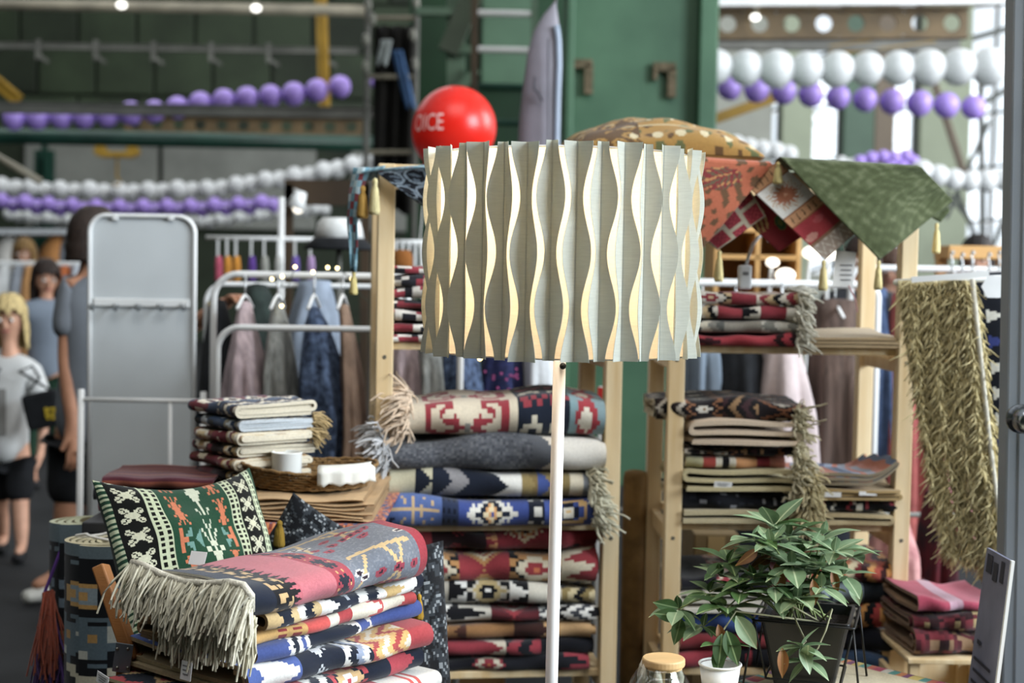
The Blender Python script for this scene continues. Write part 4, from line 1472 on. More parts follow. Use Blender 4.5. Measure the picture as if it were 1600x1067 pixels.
# ------------------------------------------------------------------ rugs rolled up and standing on the floor
def standing_roll(lab, c, r, h, pat, turns=5, cell=.008, seed=1, rimhex='#c8bd96'):
    t = r / (turns + .6) * .62
    n = 30
    th = np.linspace(0, 2 * math.pi * turns, n * turns + 1)
    rad = r - (r * .86) * th / th[-1]
    x, y = rad * np.cos(th - 1.9), rad * np.sin(th - 1.9) * .97
    nz_ = int(h / cell)
    zz = np.linspace(0, h, nz_ + 1)
    arc = np.r_[0, np.cumsum(np.hypot(np.diff(x), np.diff(y)))]
    outer = n + 1
    mb = MB()

    def surf(off, k, flip, col):
        xx = (rad[:k] + off) * np.cos(th[:k] - 1.9)
        yy = (rad[:k] + off) * np.sin(th[:k] - 1.9) * .97
        G = np.zeros((k, nz_ + 1, 3))
        G[:, :, 0] = c[0] + xx[:, None]
        G[:, :, 1] = c[1] + yy[:, None]
        G[:, :, 2] = c[2] + zz[None, :] + .004 * np.sin(th[:k] * .9 + seed)[:, None] * (zz[None, :] / h)
        mb.grid(G, col, flip)
        return G
    sm = (arc[:outer - 1] + arc[1:outer]) / 2
    SS, VV = np.meshgrid(sm, (zz[:-1] + zz[1:]) / 2 / h, indexing='ij')
    O = surf(t / 2, outer, False, pat(SS, VV, h))
    k = len(th)
    G1 = np.zeros((k, 2, 3))
    for i, off in enumerate((t / 2, -t / 2)):
        G1[:, i, 0] = c[0] + (rad + off) * np.cos(th - 1.9)
        G1[:, i, 1] = c[1] + (rad + off) * np.sin(th - 1.9) * .97
        G1[:, i, 2] = c[2] + h + .004 * np.sin(th * .9 + seed)
    mb.grid(G1, np.broadcast_to(C(rimhex), (k - 1, 1, 3)), flip=False)
    for off, fl in ((t / 2, False), (-t / 2, True)):        # inner walls of the coil near the top
        G2 = np.zeros((k, 2, 3))
        for i, dz in enumerate((-.10, 0)):
            G2[:, i, 0] = c[0] + (rad + off) * np.cos(th - 1.9)
            G2[:, i, 1] = c[1] + (rad + off) * np.sin(th - 1.9) * .97
            G2[:, i, 2] = c[2] + h + dz + .004 * np.sin(th * .9 + seed)
        if off > 0:
            G2 = G2[outer - 1:]
        mb.grid(G2, np.broadcast_to(C('#9d9472'), (len(G2) - 1, 1, 3)), fl)
    o = mb.build('rolled_rug', m_rug, smooth=True, base=c)
    return tag(o, lab, 'rug', 'rolled rugs standing on the floor')


p_roll = Pat((.43, solid('#14171c')), (.17, bmp(["......w......", ".....www.....", "w...wwwww...w", "ww.wwkkkww.ww", ".wwwkgggkwww.", ".wwkggbggkww.", "wwkggbbbggkww", ".wwkggbggkww.", ".wwwkgggkwww.", "ww.wwkkkww.ww", "w...wwwww...w", ".....www.....", "......w......"], {'.': '#14171c', 'w': '#cfc8ae', 'k': '#4f6069', 'g': '#b98d45', 'b': '#16181d'}, .17, .40)),
             (.018, teeth('#14171c', '#5f727c', .025)), (.07, bmp(["..w...k.....", ".www.kk..gg.", "..w.kk...gg.", "...kk.......", "..kk..ww....", ".kk..wwww..."], {'.': '#5f727c', 'w': '#c3c6ba', 'k': '#14171c', 'g': '#b98d45'}, .09, rot=True)), (.018, teeth('#5f727c', '#14171c', .025)), (.012, solid('#14171c')),
             (.07, bmp(["..............", "....gggg...w.w", "...gwwwwg...w.", "...gwbbwg..w.w", "...gwbbwg.....", "...gwwwwg...w.", "....gggg...w.w", ".............."], {'.': '#14171c', 'w': '#8fa0a8', 'g': '#c99a4c', 'b': '#c99a4c'}, .12, .3, rot=True)), (.025, solid('#14171c')), (.015, teeth('#14171c', '#687a82', .018)), (.028, solid('#687a82')))
p_roll2 = Pat((.25, solid('#14171c')), (.33, zigs(['#5f727c', '#5f727c', '#14171c', '#5f727c', '#b98d45'], .16, 5)), (.04, solid('#14171c')), (.07, bmp(["....", ".w.w", "..w.", ".w.w"], {'.': '#14171c', 'w': '#6f8290'}, .06)), (.06, solid('#14171c')), (.018, teeth('#14171c', '#687a82', .018)), (.04, solid('#687a82')))
ra = P(131, 812, 3.15)
standing_roll('black and blue-grey rolled rug standing at the back, nearest the mirror', (ra.x, ra.y, 0), .083, ra.z, p_roll2, 4, .01, 1, '#aeb08e')
rbp = P(166, 843, 2.93)
standing_roll('black rolled rug with gold diamonds and a tied cord on its coil', (rbp.x, rbp.y, 0), .090, rbp.z, p_roll, 6, .0085, 2)
q = Vector((rbp.x, rbp.y - .02, rbp.z + .012))
one_piece('tie_cord', 'white cord tied loosely over the coil of the diamond rolled rug', 'cord', MB().tube([q + Vector((.05 * math.cos(a) * (1 + .3 * math.sin(3 * a)), .03 * math.sin(a), .006 * math.sin(2 * a))) for a in np.linspace(0, 5.5, 16)] + [q + Vector((.055, -.06, -.03))], .0035, 6), M('white_cord'))
# orange and purple tassel hanging off the rolls
tq = P(70, 925, 3.05)
tz = thing('tassel', 'orange and purple yarn tassel hanging beside the rolled rugs', 'tassel', tq)
fringe(tz, [tq, tq + Vector((.02, 0, 0))], (0, 0, -1), .15, 120, '#a2431f', 5, .2, .10, .0022, 'strands')
fringe(tz, [tq + Vector((.0, .01, -.06)), tq + Vector((.02, .01, -.06))], (0, 0, -1), .19, 90, '#4a2c6c', 6, .2, .14, .0022, 'strands')
MB().tube([tq + Vector((.03, .03, .10)), tq], .004, 6).build('cord', M('purple_yarn', '#4a2c6c', .9, .2, 40), tz)

# ------------------------------------------------------------------ side table with its goods behind the cushion
TB = .855
m_cab = M('dark_table_paint', '#2b2a2b', .6, .2, 5)
st = thing('side_table', 'dark side table behind the green cushion holding bags and rugs', 'table', (P(380, 800, 3.28).x, 3.28, 0))
x0, x1 = P(165, 800, 3.2).x, P(592, 800, 3.2).x
MB().box(((x0 + x1) / 2, 3.30, TB - .012), (x1 - x0, .56, .024)).build('table_top', m_cab, st, bevel=.003)
for x in (x0 + .03, x1 - .03):
    for y in (3.05, 3.55):
        MB().box((x, y, (TB - .024) / 2), (.035, .035, TB - .024)).build('leg', m_cab, st, bevel=.002)


def ikat(s, v, L):
    return pick((frac(np.sin(s * 90) * .5 + v * 6 + .3 * np.sin(v * 60 + s * 50)) * 5).astype(int), ('#b3521f', '#c9772f', '#7d2a16', '#3c4a78', '#b3521f'))


def draped_cloth(name, lab, top, front, depth, drop, pat, ncell=60, cat='cloth', z=TB, Yf=3.0):
    xa, xb = top
    n = ncell
    G = np.zeros((n // 2 + 1, n + 1, 3))
    rows = n // 2
    for i in range(rows + 1):
        f = i / rows * (depth + drop)
        for j in range(n + 1):
            x = xa + (xb - xa) * j / n
            if f < depth:
                y, zz = Yf + depth - f, z + .003
            else:
                y, zz = Yf - .006 - .010 * math.sin(j * .45) * (f - depth) / drop, z + .003 - (f - depth)
            G[i, j] = (x, y, zz)
    SS, VV = np.meshgrid((np.arange(rows) + .5) / rows * (depth + drop), (np.arange(n) + .5) / n, indexing='ij')
    return tag(MB().grid(G, pat(SS, VV, xb - xa)).build(name, m_rug, smooth=True, solid=.003), lab, cat)


draped_cloth('table_cloth', 'orange ikat cloth hanging over the front of the side table', (P(392, 830, 3.0).x, P(596, 830, 3.0).x), 0, .5, .16, ikat, 70, Yf=3.01)
# flat kraft paper bags in a pile
kp_ = M('kraft_paper', '#b89a74', .8, .12, 5, .1, 40)
kz = TB + .007
kx0, kx1 = P(385, 790, 3.15).x, P(586, 790, 3.15).x
for k in range(6):
    h = .0055 + .002 * (k % 2)
    dx = (.004, -.010, .006, -.004, .012, -.006)[k]
    w = (kx1 - kx0) * (1.0, .97, 1.0, .95, .98, .94)[k]
    G = MB()
    n = 14
    V = np.zeros((2, n + 1, 2, 3))
    ctr = (kx0 + kx1) / 2 + dx
    grid = np.zeros((5, n + 1, 3))
    for j in range(n + 1):
        x = ctr - w / 2 + w * j / n
        bow = .003 * math.sin(j * .7 + k)
        grid[0, j] = (x, 3.46, kz)
        grid[1, j] = (x, 3.04, kz + bow)
        grid[2, j] = (x, 3.032, kz + h / 2 + bow)
        grid[3, j] = (x, 3.04, kz + h + bow)
        grid[4, j] = (x, 3.46, kz + h)
    G.grid(grid)
    o = G.build('paper_bag', kp_, smooth=False, solid=.0012)
    tag(o, ('lowest flat kraft paper bag in the pile on the side table', 'second flat kraft paper bag from the bottom', 'third flat kraft paper bag from the bottom', 'fourth flat kraft paper bag from the bottom', 'fifth flat kraft paper bag, under the topmost one', 'topmost flat kraft paper bag, under the woven basket')[k], 'paper bag', 'flat kraft paper bags')
    kz += h + .0022
KZ = kz + .002
# woven basket tray with a white cup inside and a white cloth over its rim
bc = Vector((P(484, 755, 3.2).x, 3.2, KZ))
bt = thing('basket', 'low brown woven basket on the kraft bags with white cloth over its rim', 'basket', bc)
m_wick = M('brown_wicker', '#8b6c43', .8, .3, 60, .6, 160, hex2='#6d522f')
prof = [(.0, .003), (.125, .003)]
MB().lathe(prof, bc, 36, sy=.85).build('basket_floor', m_wick, bt)
for k in range(7):
    rr_ = .128 + .004 * k
    z = .006 + k * .0068
    MB().tube([bc + Vector((rr_ * math.cos(a) * 1.0, rr_ * math.sin(a) * .85, z + .0014 * math.sin(a * 24 + k * math.pi) + .006 * math.sin(a * 2 + 1) * k / 7)) for a in np.linspace(0, 2 * math.pi, 73)[:-1]], .0042, 6, closed=True).build('wicker_coil', m_wick, bt, smooth=True)
cl = P(520, 762, 3.09)
G = np.zeros((9, 14, 3))
for i in range(9):
    for j in range(14):
        a = -1.35 + j / 13 * 1.0
        f = i / 8
        rr_ = .150 + .008 * math.sin(j * 1.7) * f + (.012 if f > .3 else 0)
        G[i, j] = (bc.x + rr_ * math.cos(a), bc.y + rr_ * math.sin(a) * .85 + .03 * (1 - min(1, f * 3)), bc.z + .058 - .048 * max(0, f - .2) * (1 + .1 * math.sin(j * 2.1)))
MB().grid(G).build('cloth_lining', M('white_cotton', '#cfcdc4', .9, .06, 30), bt, smooth=True, solid=.002)
cu = P(448, 742, 3.22)
mg = thing('cup', 'white round cup standing in the woven basket', 'cup', (cu.x, 3.22, KZ + .004))
cb = Vector((cu.x, 3.22, KZ + .004))
MB().lathe([(0, .002), (.030, .002), (.033, .01), (.0345, .066), (.0355, .068), (.034, .069), (.0322, .066), (.030, .012), (0, .008)], cb, 28).build('body', M('white_ceramic', '#d9d9d3', .35, .04, 10), mg, smooth=True)

# small rug stack on the kraft bags, seen corner on
m6 = []
SMALL = [('#4d1a20', '#caa25e', '#d3c6a6', '#2a2022'), ('#5b2a1e', '#b08a4c', '#d3c6a6', '#6e1c28'), ('#6e1c28', '#c6a468', '#ddd2b8', '#2b2220'), ('#7a5a35', '#cfb88a', '#e0d8c4', '#6e1c28'), ('#3b3d3c', '#9a917a', '#cdd3d6', '#30435e'), ('#6b1c28', '#332024', '#d6cbb4', '#37465e')]
ys = R(-50)
axv, upv = Vector((math.cos(ys), math.sin(ys), 0)), Vector((-math.sin(ys), math.cos(ys), 0))
corner = P(372, 690, 3.16)
zz = KZ + .003
SL = ('lowest small rug in the corner-on stack behind the basket', 'second small rug from the bottom of the corner-on stack', 'third small rug from the bottom of the corner-on stack, maroon and cream', 'fourth small rug from the bottom of the corner-on stack, brown and cream', 'grey and blue small rug just under the top of the corner-on stack', 'maroon small rug with thick cream loops on top of the corner-on stack')
for k, cols in enumerate(SMALL):
    Ls, Ws, Hs = .21 + .008 * (k % 2), .20 + .01 * (k % 3), (.030, .030, .030, .031, .031, .036)[k]
    cpos = Vector((corner.x, corner.y, 0)) - axv * (Ls / 2 + .006 * (k % 3)) + upv * (Ws / 2 - .005 * (k % 2))
    cpos.z = zz
    pat = Pat((.5, bmp(LATCH, {'.': cols[0], 'k': cols[3], 'w': cols[2], 'r': cols[1], 'o': cols[0]}, .06, .2 * k)), (.3, diam([cols[0], cols[1], cols[2], cols[3]], .07, .4)), (.3, zigs([cols[3], cols[1], cols[2]], .05)))
    o = rug('small_rug', SL[k], cpos, ys, Ls, Ws, Hs, pat, t=.0075, cell=.0065, seed=70 + k, back='#d2c7ae' if k != 4 else '#b9c0c4', wob=.003, group='small rugs stacked corner-on', turns=2.5)
    if k in (4, 3):
        e = cpos + axv * Ls / 2 + upv * Ws * .45
        fringe(o, [e + Vector((0, 0, .01)), e + Vector((0, 0, Hs))], tuple(upv + axv * .2), .035, 90, '#b59a64', 80 + k, .5, .3)
    zz += Hs * .97

# folded striped blankets left of it
zz = TB + .001
for k, (lab, cols) in enumerate((('purple and maroon striped blanket at the bottom behind the green cushion', ('#35205a', '#4a1522', '#35205a', '#681a30')), ('black blanket with white edge in the middle behind the green cushion', ('#171518', '#2a1218', '#c8c4bc', '#171518')),
                                 ('red blanket with orange stitching on top behind the green cushion', ('#4a1420', '#5d1a22', '#3a1418', '#7a3a22')))):
    c = P(250, 760, 3.28)
    rug('folded_blanket', lab, (c.x + .008 * k, 3.27, zz), R(4), 0.245, .26, .028, Pat((1, lambda s, a, w, cols=cols: pick((frac(s / .06) * 4).astype(int), cols))), cat='blanket', seed=90 + k, cell=.008, back=cols[1], wob=.004, group='striped blankets behind the green cushion')
    zz += .027


# dark paisley cushions tucked beside the front pile
def paisley(u, v):
    a = np.sin(u * 22 + 3 * np.sin(v * 15)) * np.sin(v * 20 + 2.5 * np.sin(u * 13))
    r = np.sin(np.hypot(frac(u * 4 + .5 * np.floor(v * 4)) - .5, frac(v * 4) - .5) * 40)
    return pick(((a > .15).astype(int) + ((r > .6) & (a > -.4)).astype(int)), ('#14161a', '#30353a', '#83898c'))


c1 = P(466, 838, 2.83)
pillow('cushion', 'black paisley cushion whose corner stands up behind the front pile', frame_from(c1 + Vector((.02, 0, -.05)), (1, .15, -.65), (.75, .25, 1)), .20, .20, .06, paisley, (48, 48), back='#16181c')
c2 = P(620, 970, 2.62)
cp2 = pillow('cushion', 'black paisley cushion standing at the right end of the front pile', frame_from(c2 + Vector((.0, 0, -.03)), (.85, .5, 0), (.0, .2, 1)), .22, .34, .07, paisley, (48, 60), back='#16181c')


def tassel(parent, p, l, hexc='#c6ad62', r=.009, name='tassel'):
    m = M('tassel_' + hexc.strip('#'), hexc, .9, .2, 120, .5, 400, stretch=(1, 1, .1))
    prof = [(0.0, .004), (r * .45, 0), (r * .5, -l * .10), (r * .38, -l * .16), (r * .62, -l * .3), (r * .95, -l * .9), (r * .8, -l), (0, -l)]
    mb = MB()
    n = 14
    V = []
    F = []
    for (rr_, z) in prof:
        for j in range(n):
            k = 1 + .16 * (j % 2) * (1 if z < -l * .2 else 0)
            a = 2 * math.pi * j / n
            V.append((p[0] + rr_ * k * math.cos(a), p[1] + rr_ * k * math.sin(a), p[2] + z))
    for i in range(len(prof) - 1):
        for j in range(n):
            F.append((i * n + j, i * n + (j + 1) % n, (i + 1) * n + (j + 1) % n, (i + 1) * n + j))
    return mb.add(V, F).build(name, m, parent, smooth=True)


tassel(cp2, P(655, 930, 2.60), .045, '#b8902f')
tassel(bpy.data.objects['cushion.001'], P(437, 815, 2.80), .05, '#8e7228', .012)

# ------------------------------------------------------------------ right unit: folded rugs
def RU(px):
    return (px - 1053) / 361 * .585


p_blk = Pat((.2, zigs(['#171314', '#2b2020', '#b8afa0', '#171314'], .06)), (.25, bmp(LATCH, {'.': '#1a1416', 'k': '#8a5a36', 'w': '#1a1416', 'r': '#b9b2a4', 'o': '#7c5a34'}, .06)), (.25, zigs(['#171314', '#3a2326', '#171314', '#8b6a45'], .07)), (.3, diam(['#b0a898', '#1a1416', '#7a4a2c', '#1a1416'], .055)))
p_top1 = Pat((.3, bmp(LATCH, {'.': '#d0b486', 'k': BK, 'w': '#e0d8c8', 'r': '#8e2230', 'o': '#d0b486'}, .055)), (.2, solid('#8e2230')), (.3, zigs([BK, '#d9d0bd', '#8e2230', '#d0b486'], .06)))
p_top2 = Pat((.25, zigs(['#d0b486', BK, '#e0d8c8'], .06)), (.25, solid('#94242f')), (.15, teeth('#e4ddcc', BK, .03)), (.25, solid('#8e2230')), (.1, solid('#ddd6c6')))
p_top3 = Pat((.3, zigs(['#d8cfb8', '#8d8a80', '#5c5d58'], .07)), (.3, solid('#8b8578')), (.3, zigs(['#b7b2a4', '#77766c'], .05)))
p_top4 = Pat((.4, bmp(["rrrrrr", "rrkrrr", "rkkkrr", "rrkrrr"], {'r': '#9c1c2a', 'k': '#3a1218'}, .03)), (.3, solid('#9c1c2a')), (.2, zigs(['#9c1c2a', '#2a1416'], .04)))
zc = SHELVES[2] + .001
for k, (lab, pat, H) in enumerate((('red and black folded rug lowest on the upper right shelf', p_top4, .036), ('grey and cream folded rug second on the upper right shelf', p_top3, .036),
                                   ('red, black and tan folded rug third on the upper right shelf', p_top2, .037), ('tan and red hooked rug topmost on the upper right shelf', p_top1, .036))):
    L = RU(1238 + 6 * (k % 2)) - RU(1072)
    c = UP('R', (RU(1238) + RU(1072)) / 2, .11, zc)
    o = rug('folded_rug', lab, c, YAWR, L, .28, H, pat, cell=.0065, seed=100 + k, wob=.004, group='folded rugs on the upper right shelf')
    end_fringe(o, c, YAWR, L, .28, H, 1, 110, .034, '#ddd8c4', 110 + k, .5, thick=.0030, spread=.5, curl=.8)
    if k == 3:
        topz = zc + H
    zc += H * .96
edge = lambda c1: Pat((1, solid(c1)))
def across(lab, px0, px1, v0, z, H, pat, n=4, Ld=.28, t=.008, seed=1, back=None, **k):
    """Rug lying with its folds running front to back, so the loops face the camera."""
    c = UP('R', (RU(px0) + RU(px1)) / 2, v0 + Ld / 2, z)
    return rug('folded_rug', lab, c, YAWR + R(90), Ld, RU(px1) - RU(px0), H, pat, mode='zigzag', turns=n, t=t, cell=.009, seed=seed, back=back or '#cdbf9d', wob=k.pop('wob', .004), **k)


across('plain beige folded rug lying flat at the right of the upper right shelf', 1248, 1404, -.02, SHELVES[2] + .001, .036, edge('#b09a78'), 3, seed=120, t=.009, back='#a98f68')

# middle shelf, left stack
zc = SHELVES[1] + .001
GR = 'folded rugs stacked on the middle right shelf'
o = across('plain cream rug with one loop at the very bottom of the middle right shelf', 1060, 1243, -.03, zc, .036, edge('#b8aa86'), 2, t=.011, seed=121, back='#c2b48c', group=GR); zc += .036
c = UP('R', RU(1150), .12, zc)
o = rug('folded_rug', 'dark navy flecked rug above the cream one on the middle right shelf', c, YAWR, RU(1238) - RU(1062), .28, .048, Pat((1, speckle(['#15171d'] * 14 + ['#8d9098', '#2a2d35'], 9, .012))), cell=.008, seed=122, group=GR); zc += .046
o = across('olive cream folded rug with paper tag on the middle right shelf', 1058, 1236, -.03, zc, .062, edge('#b5a777'), 3, t=.010, wob=.009, seed=123, back='#bfb184', group=GR)
paper_tag(o, UP('R', RU(1128), -.037, zc + .022), .045, .016, YAWR, R(8), R(3)); zc += .060
c = UP('R', RU(1152), .12, zc)
o = rug('folded_rug', 'red, orange and black banded rug on the middle right shelf', c, YAWR, RU(1226) - RU(1072), .27, .034, Pat((.2, solid('#b3b08a')), (.15, solid('#9c3020')), (.2, stripes('#e0d8c4', BK, '#e0d8c4')), (.25, solid('#c98a4e')), (.15, solid('#8e2230')), (.2, solid('#b06a58'))), cell=.008, seed=124, group=GR); zc += .032
c = UP('R', RU(1160), .12, zc)
o = rug('folded_rug', 'thin black patterned rug under the peach folds on the middle right shelf', c, YAWR, RU(1246) - RU(1070), .27, .026, p_blk, cell=.008, seed=125, group=GR); zc += .025
o = across('peach-beige rug folded in soft loops on the middle right shelf', 1066, 1238, -.035, zc, .064, edge('#c2a98c'), 3, t=.010, seed=126, back='#d2bca0', wob=.010, group=GR); zc += .062
c = UP('R', RU(1140), .12, zc)
o = rug('folded_rug', 'black and brown patterned kilim topmost on the middle right shelf', c, YAWR + R(-2), RU(1252) - RU(1014), .28, .068, p_blk, cell=.0065, seed=127, wob=.008, sag=.02, group=GR)
FR = [UP('R', RU(1240), -.03 + .02 * math.sin(k), SHELVES[1] + .30 - k * .035) for k in range(8)]
fringe(o, FR, (.6, -.5, .1), .036, 420, '#d2c8a4', 128, .4, .6, .0028, curl=.9)
# middle shelf, right stack
zc = SHELVES[1] + .001
GR2 = 'folded rugs at the right of the middle right shelf'
o = across('cream looped rug at the bottom right of the middle right shelf', 1262, 1398, -.03, zc, .034, edge('#b8a77c'), 2, t=.010, seed=130, back='#bda97c', group=GR2)
zc += .033
c = UP('R', RU(1330), .12, zc)
rug('folded_rug', 'black rug with red and white flecks at the right of the middle shelf', c, YAWR, RU(1404) - RU(1260), .27, .034, Pat((1, speckle([BK, BK, '#8e2230', '#c9c4b6', BK, '#2a1a1c', BK], 4, .010))), cell=.008, seed=131, group=GR2)
zc += .033
o = across('tan rug with upturned looped end and tags below the striped one', 1258, 1408, -.03, zc, .040, edge('#a98c58'), 3, t=.009, seed=132, back='#b0935c', group=GR2)
paper_tag(o, UP('R', RU(1300), -.036, zc + .016), .045, .012, YAWR, 0, 0, lines=False)
paper_tag(o, UP('R', RU(1356), -.036, zc + .020), .045, .010, YAWR, 0, 0, lines=False)
zc += .038


def d_up(x, y, z):
    f = np.clip((-y - .03) / .09, 0, 1)
    return x, y, z + .05 * f * f


c = UP('R', RU(1330), .10, zc)
rug('folded_rug', 'blue and orange striped rug curling up at its right end', c, YAWR + R(90), .27, RU(1402) - RU(1258), .024, Pat((1, lambda s, a, w: pick((frac(s / .13) * 7).astype(int), ('#b06a55', '#a3552f', '#54657f', '#2f4060', '#7e8ba0', '#b35a35', '#8a8f9a')))), mode='zigzag', turns=3, t=.006, cell=.006, seed=133, back='#8d7f66', droop=d_up, group=GR2)
# loose fringe tumbling between the two stacks
fr0 = bpy.data.objects['folded_rug']
FR = [UP('R', RU(1262) + .012 * math.sin(k * 2.2), -.045, SHELVES[1] + .145 - .022 * k) for k in range(7)]
fringe(o, FR, (.1, -.5, -.2), .036, 320, '#cdbd8c', 134, .4, .7, .0028, curl=.9)

# lower shelf of the right unit
p_l1 = Pat((.3, zigs(['#a33a22', '#c8893a', '#7a1c22', '#d8c9a2'], .11)), (.3, zigs(['#b5642c', '#d6c79f', '#7a1c22'], .09)), (.3, zigs(['#a33a22', '#3a1a1a', '#c8893a'], .1)))
p_l2 = Pat((.4, bmp(LATCH, {'.': '#1a2026', 'k': '#5f7078', 'w': '#8e9ca2', 'r': '#1a2026', 'o': '#39474f'}, .07)), (.3, solid('#76848a')), (.3, solid('#20262c')))
p_l3 = Pat((.3, zigs(['#17171a', '#a92a28', '#dcd6c6', '#a92a28', '#17171a'], .11)), (.3, zigs(['#8e1c22', '#dcd6c6', '#17171a'], .12)), (.3, zigs(['#a92a28', '#c98a3c', '#17171a'], .1)))
p_l4 = Pat((1, bmp(["nnnnnn", "nnwnnn", "nnnnnn", "nnnnnn"], {'n': '#14161f', 'w': '#6f7684'}, .05)))
zc = SHELVES[0] + .001
GL = 'folded rugs on the lower right shelf'
for k, (lab, pat, H) in enumerate((('slate blue folded rug at the bottom of the lower right shelf', Pat((1, solid('#2f4766'))), .05), ('navy dotted bolster-like rug above the slate blue one', p_l4, .062), ('red, black and white flame rug on the lower right shelf', p_l3, .066),
                                   ('dark grey and slate hooked rug on the lower right shelf', p_l2, .058), ('orange and red flame rug topmost on the lower right shelf', p_l1, .06))):
    a, b = RU(1250), RU(1404 if k != 1 else 1408)
    rug('folded_rug', lab, UP('R', (a + b) / 2, .12, zc), YAWR, b - a, .28, H, pat, cell=.008, seed=140 + k, wob=.006, group=GL)
    zc += H * .96
zc = SHELVES[0] + .001
for k, (lab, pat, H) in enumerate((('white and maroon folded rug at the bottom left of the lower right shelf', p_rdn, .05), ('red folded rug second at the lower right shelf, left pile', Pat((1, solid('#7a1f26'))), .045), ('bright blue folded rug behind the white cup', Pat((1, solid('#23407a'))), .055),
                                   ('cream rug with looped end left of the plant on the lower right shelf', edge('#cfc8b6'), .06), ('maroon and black hooked rug topmost left of the plant', p_nvr, .05))):
    if k == 3:
        across(lab, 1066, 1235, -.02, zc, H, pat, 3, t=.010, seed=150 + k, back='#d2ccbc', group=GL)
    else:
        rug('folded_rug', lab, UP('R', (RU(1066) + RU(1240)) / 2, .13, zc), YAWR, RU(1240) - RU(1066), .28, H, pat, cell=.008, seed=150 + k, wob=.006, group=GL)
    zc += H * .96


# ------------------------------------------------------------------ cloths hanging over the top rails
def patch(name, label, corners, pat, cells=(40, 40), wave=.006, back_fold=.12, cat='cloth', seed=1, sagf=.0, group=None):
    """Hanging cloth: corners (px, py, Y) in the order top-left, top-right, bottom-right, bottom-left; its top edge lies back over the rail."""
    q = [P(*c) for c in corners]
    nu, nv = cells
    rg = np.random.RandomState(seed)
    ph = rg.uniform(0, 6, 4)
    G = np.zeros((nu + 1, nv + 1, 3))
    for i in range(nu + 1):
        for j in range(nv + 1):
            s, t = j / nv, i / nu
            p = q[0] * (1 - s) * (1 - t) + q[1] * s * (1 - t) + q[2] * s * t + q[3] * (1 - s) * t
            w = wave * (math.sin(s * 7 + t * 3 + ph[0]) + .6 * math.sin(t * 8 - s * 4 + ph[1])) * (.2 + .8 * t)
            G[i, j] = (p.x, p.y + w - .01, p.z - sagf * math.sin(math.pi * s) * (1 - t))
    SS, TT_ = np.meshgrid((np.arange(nu) + .5) / nu, (np.arange(nv) + .5) / nv, indexing='ij')
    mb = MB().grid(G, pat(TT_, SS))
    if back_fold:
        B = np.zeros((4, nv + 1, 3))
        for k in range(4):
            B[k] = G[0] + np.array((0, back_fold * k / 3, (.008, .010, .006, -.012)[k] if k else 0))
        mb.grid(B, np.repeat(pat(TT_[:1], SS[:1]), 3, 0), flip=True)
    return tag(mb.build(name, m_rug, smooth=True, solid=.0022), label, cat, group)


def damask(u, v):
    a = np.sin(u * 26 + 2.2 * np.sin(v * 17 + u * 6)) * np.sin(v * 24 + 2.0 * np.sin(u * 14)) + .5 * np.sin(u * 60 + v * 41) * np.sin(v * 55)
    return pick(np.digitize(a, (-.5, .05, .6)), ('#3d4526', '#434b2c', '#4a5232', '#585f40'))


def orange_paisley(u, v):
    a = np.sin(u * 19 + 2 * np.sin(v * 9)) * np.sin(v * 17 + 2 * np.sin(u * 11))
    d1 = np.hypot((u - .62) * 1.0, (v - .22) * 1.5)
    d2 = np.hypot((u - .18) * 1.2, (v - .62) * 1.0)
    o = pick(((a > .55) | (a < -.72)).astype(int), ('#bb5f38', '#6e4f34'))
    m = (d1 < .22) | (d2 < .16)
    o[m] = pick((np.sin((d1[m] + d2[m]) * 60 + u[m] * 20) > 0).astype(int) + (np.sin(v[m] * 40 + u[m] * 30) > .6), ('#6d6048', '#8a2c2c', '#c78a4a'))
    return o


def trellis(u, v):
    x = frac(u * 3 + .0)
    y = frac(v * 3 + .5 * np.floor(u * 3))
    e = np.minimum(np.minimum(x, 1 - x), np.minimum(y, 1 - y))
    n = np.sin(u * 70) * np.sin(v * 66)
    return pick((e < .09).astype(int) * 2 + ((n > .3) & (e >= .09)), ('#8d1a2a', '#a82a38', '#b7ab92', '#b7ab92'))


def medallion(u, v):
    d = np.hypot(u - .52, v - .62)
    d2 = np.hypot(u - .18, v - .30)
    k = np.where(d < .06, 1, np.where(d < .11, 2, np.where(d < .13, 1, 0)))
    k = np.where((d2 < .22) & (np.sin(u * 50 + v * 30) > -.3), 3, k)
    return pick(k, ('#861620', '#5f6b38', '#2f5a3c', '#b99658'))


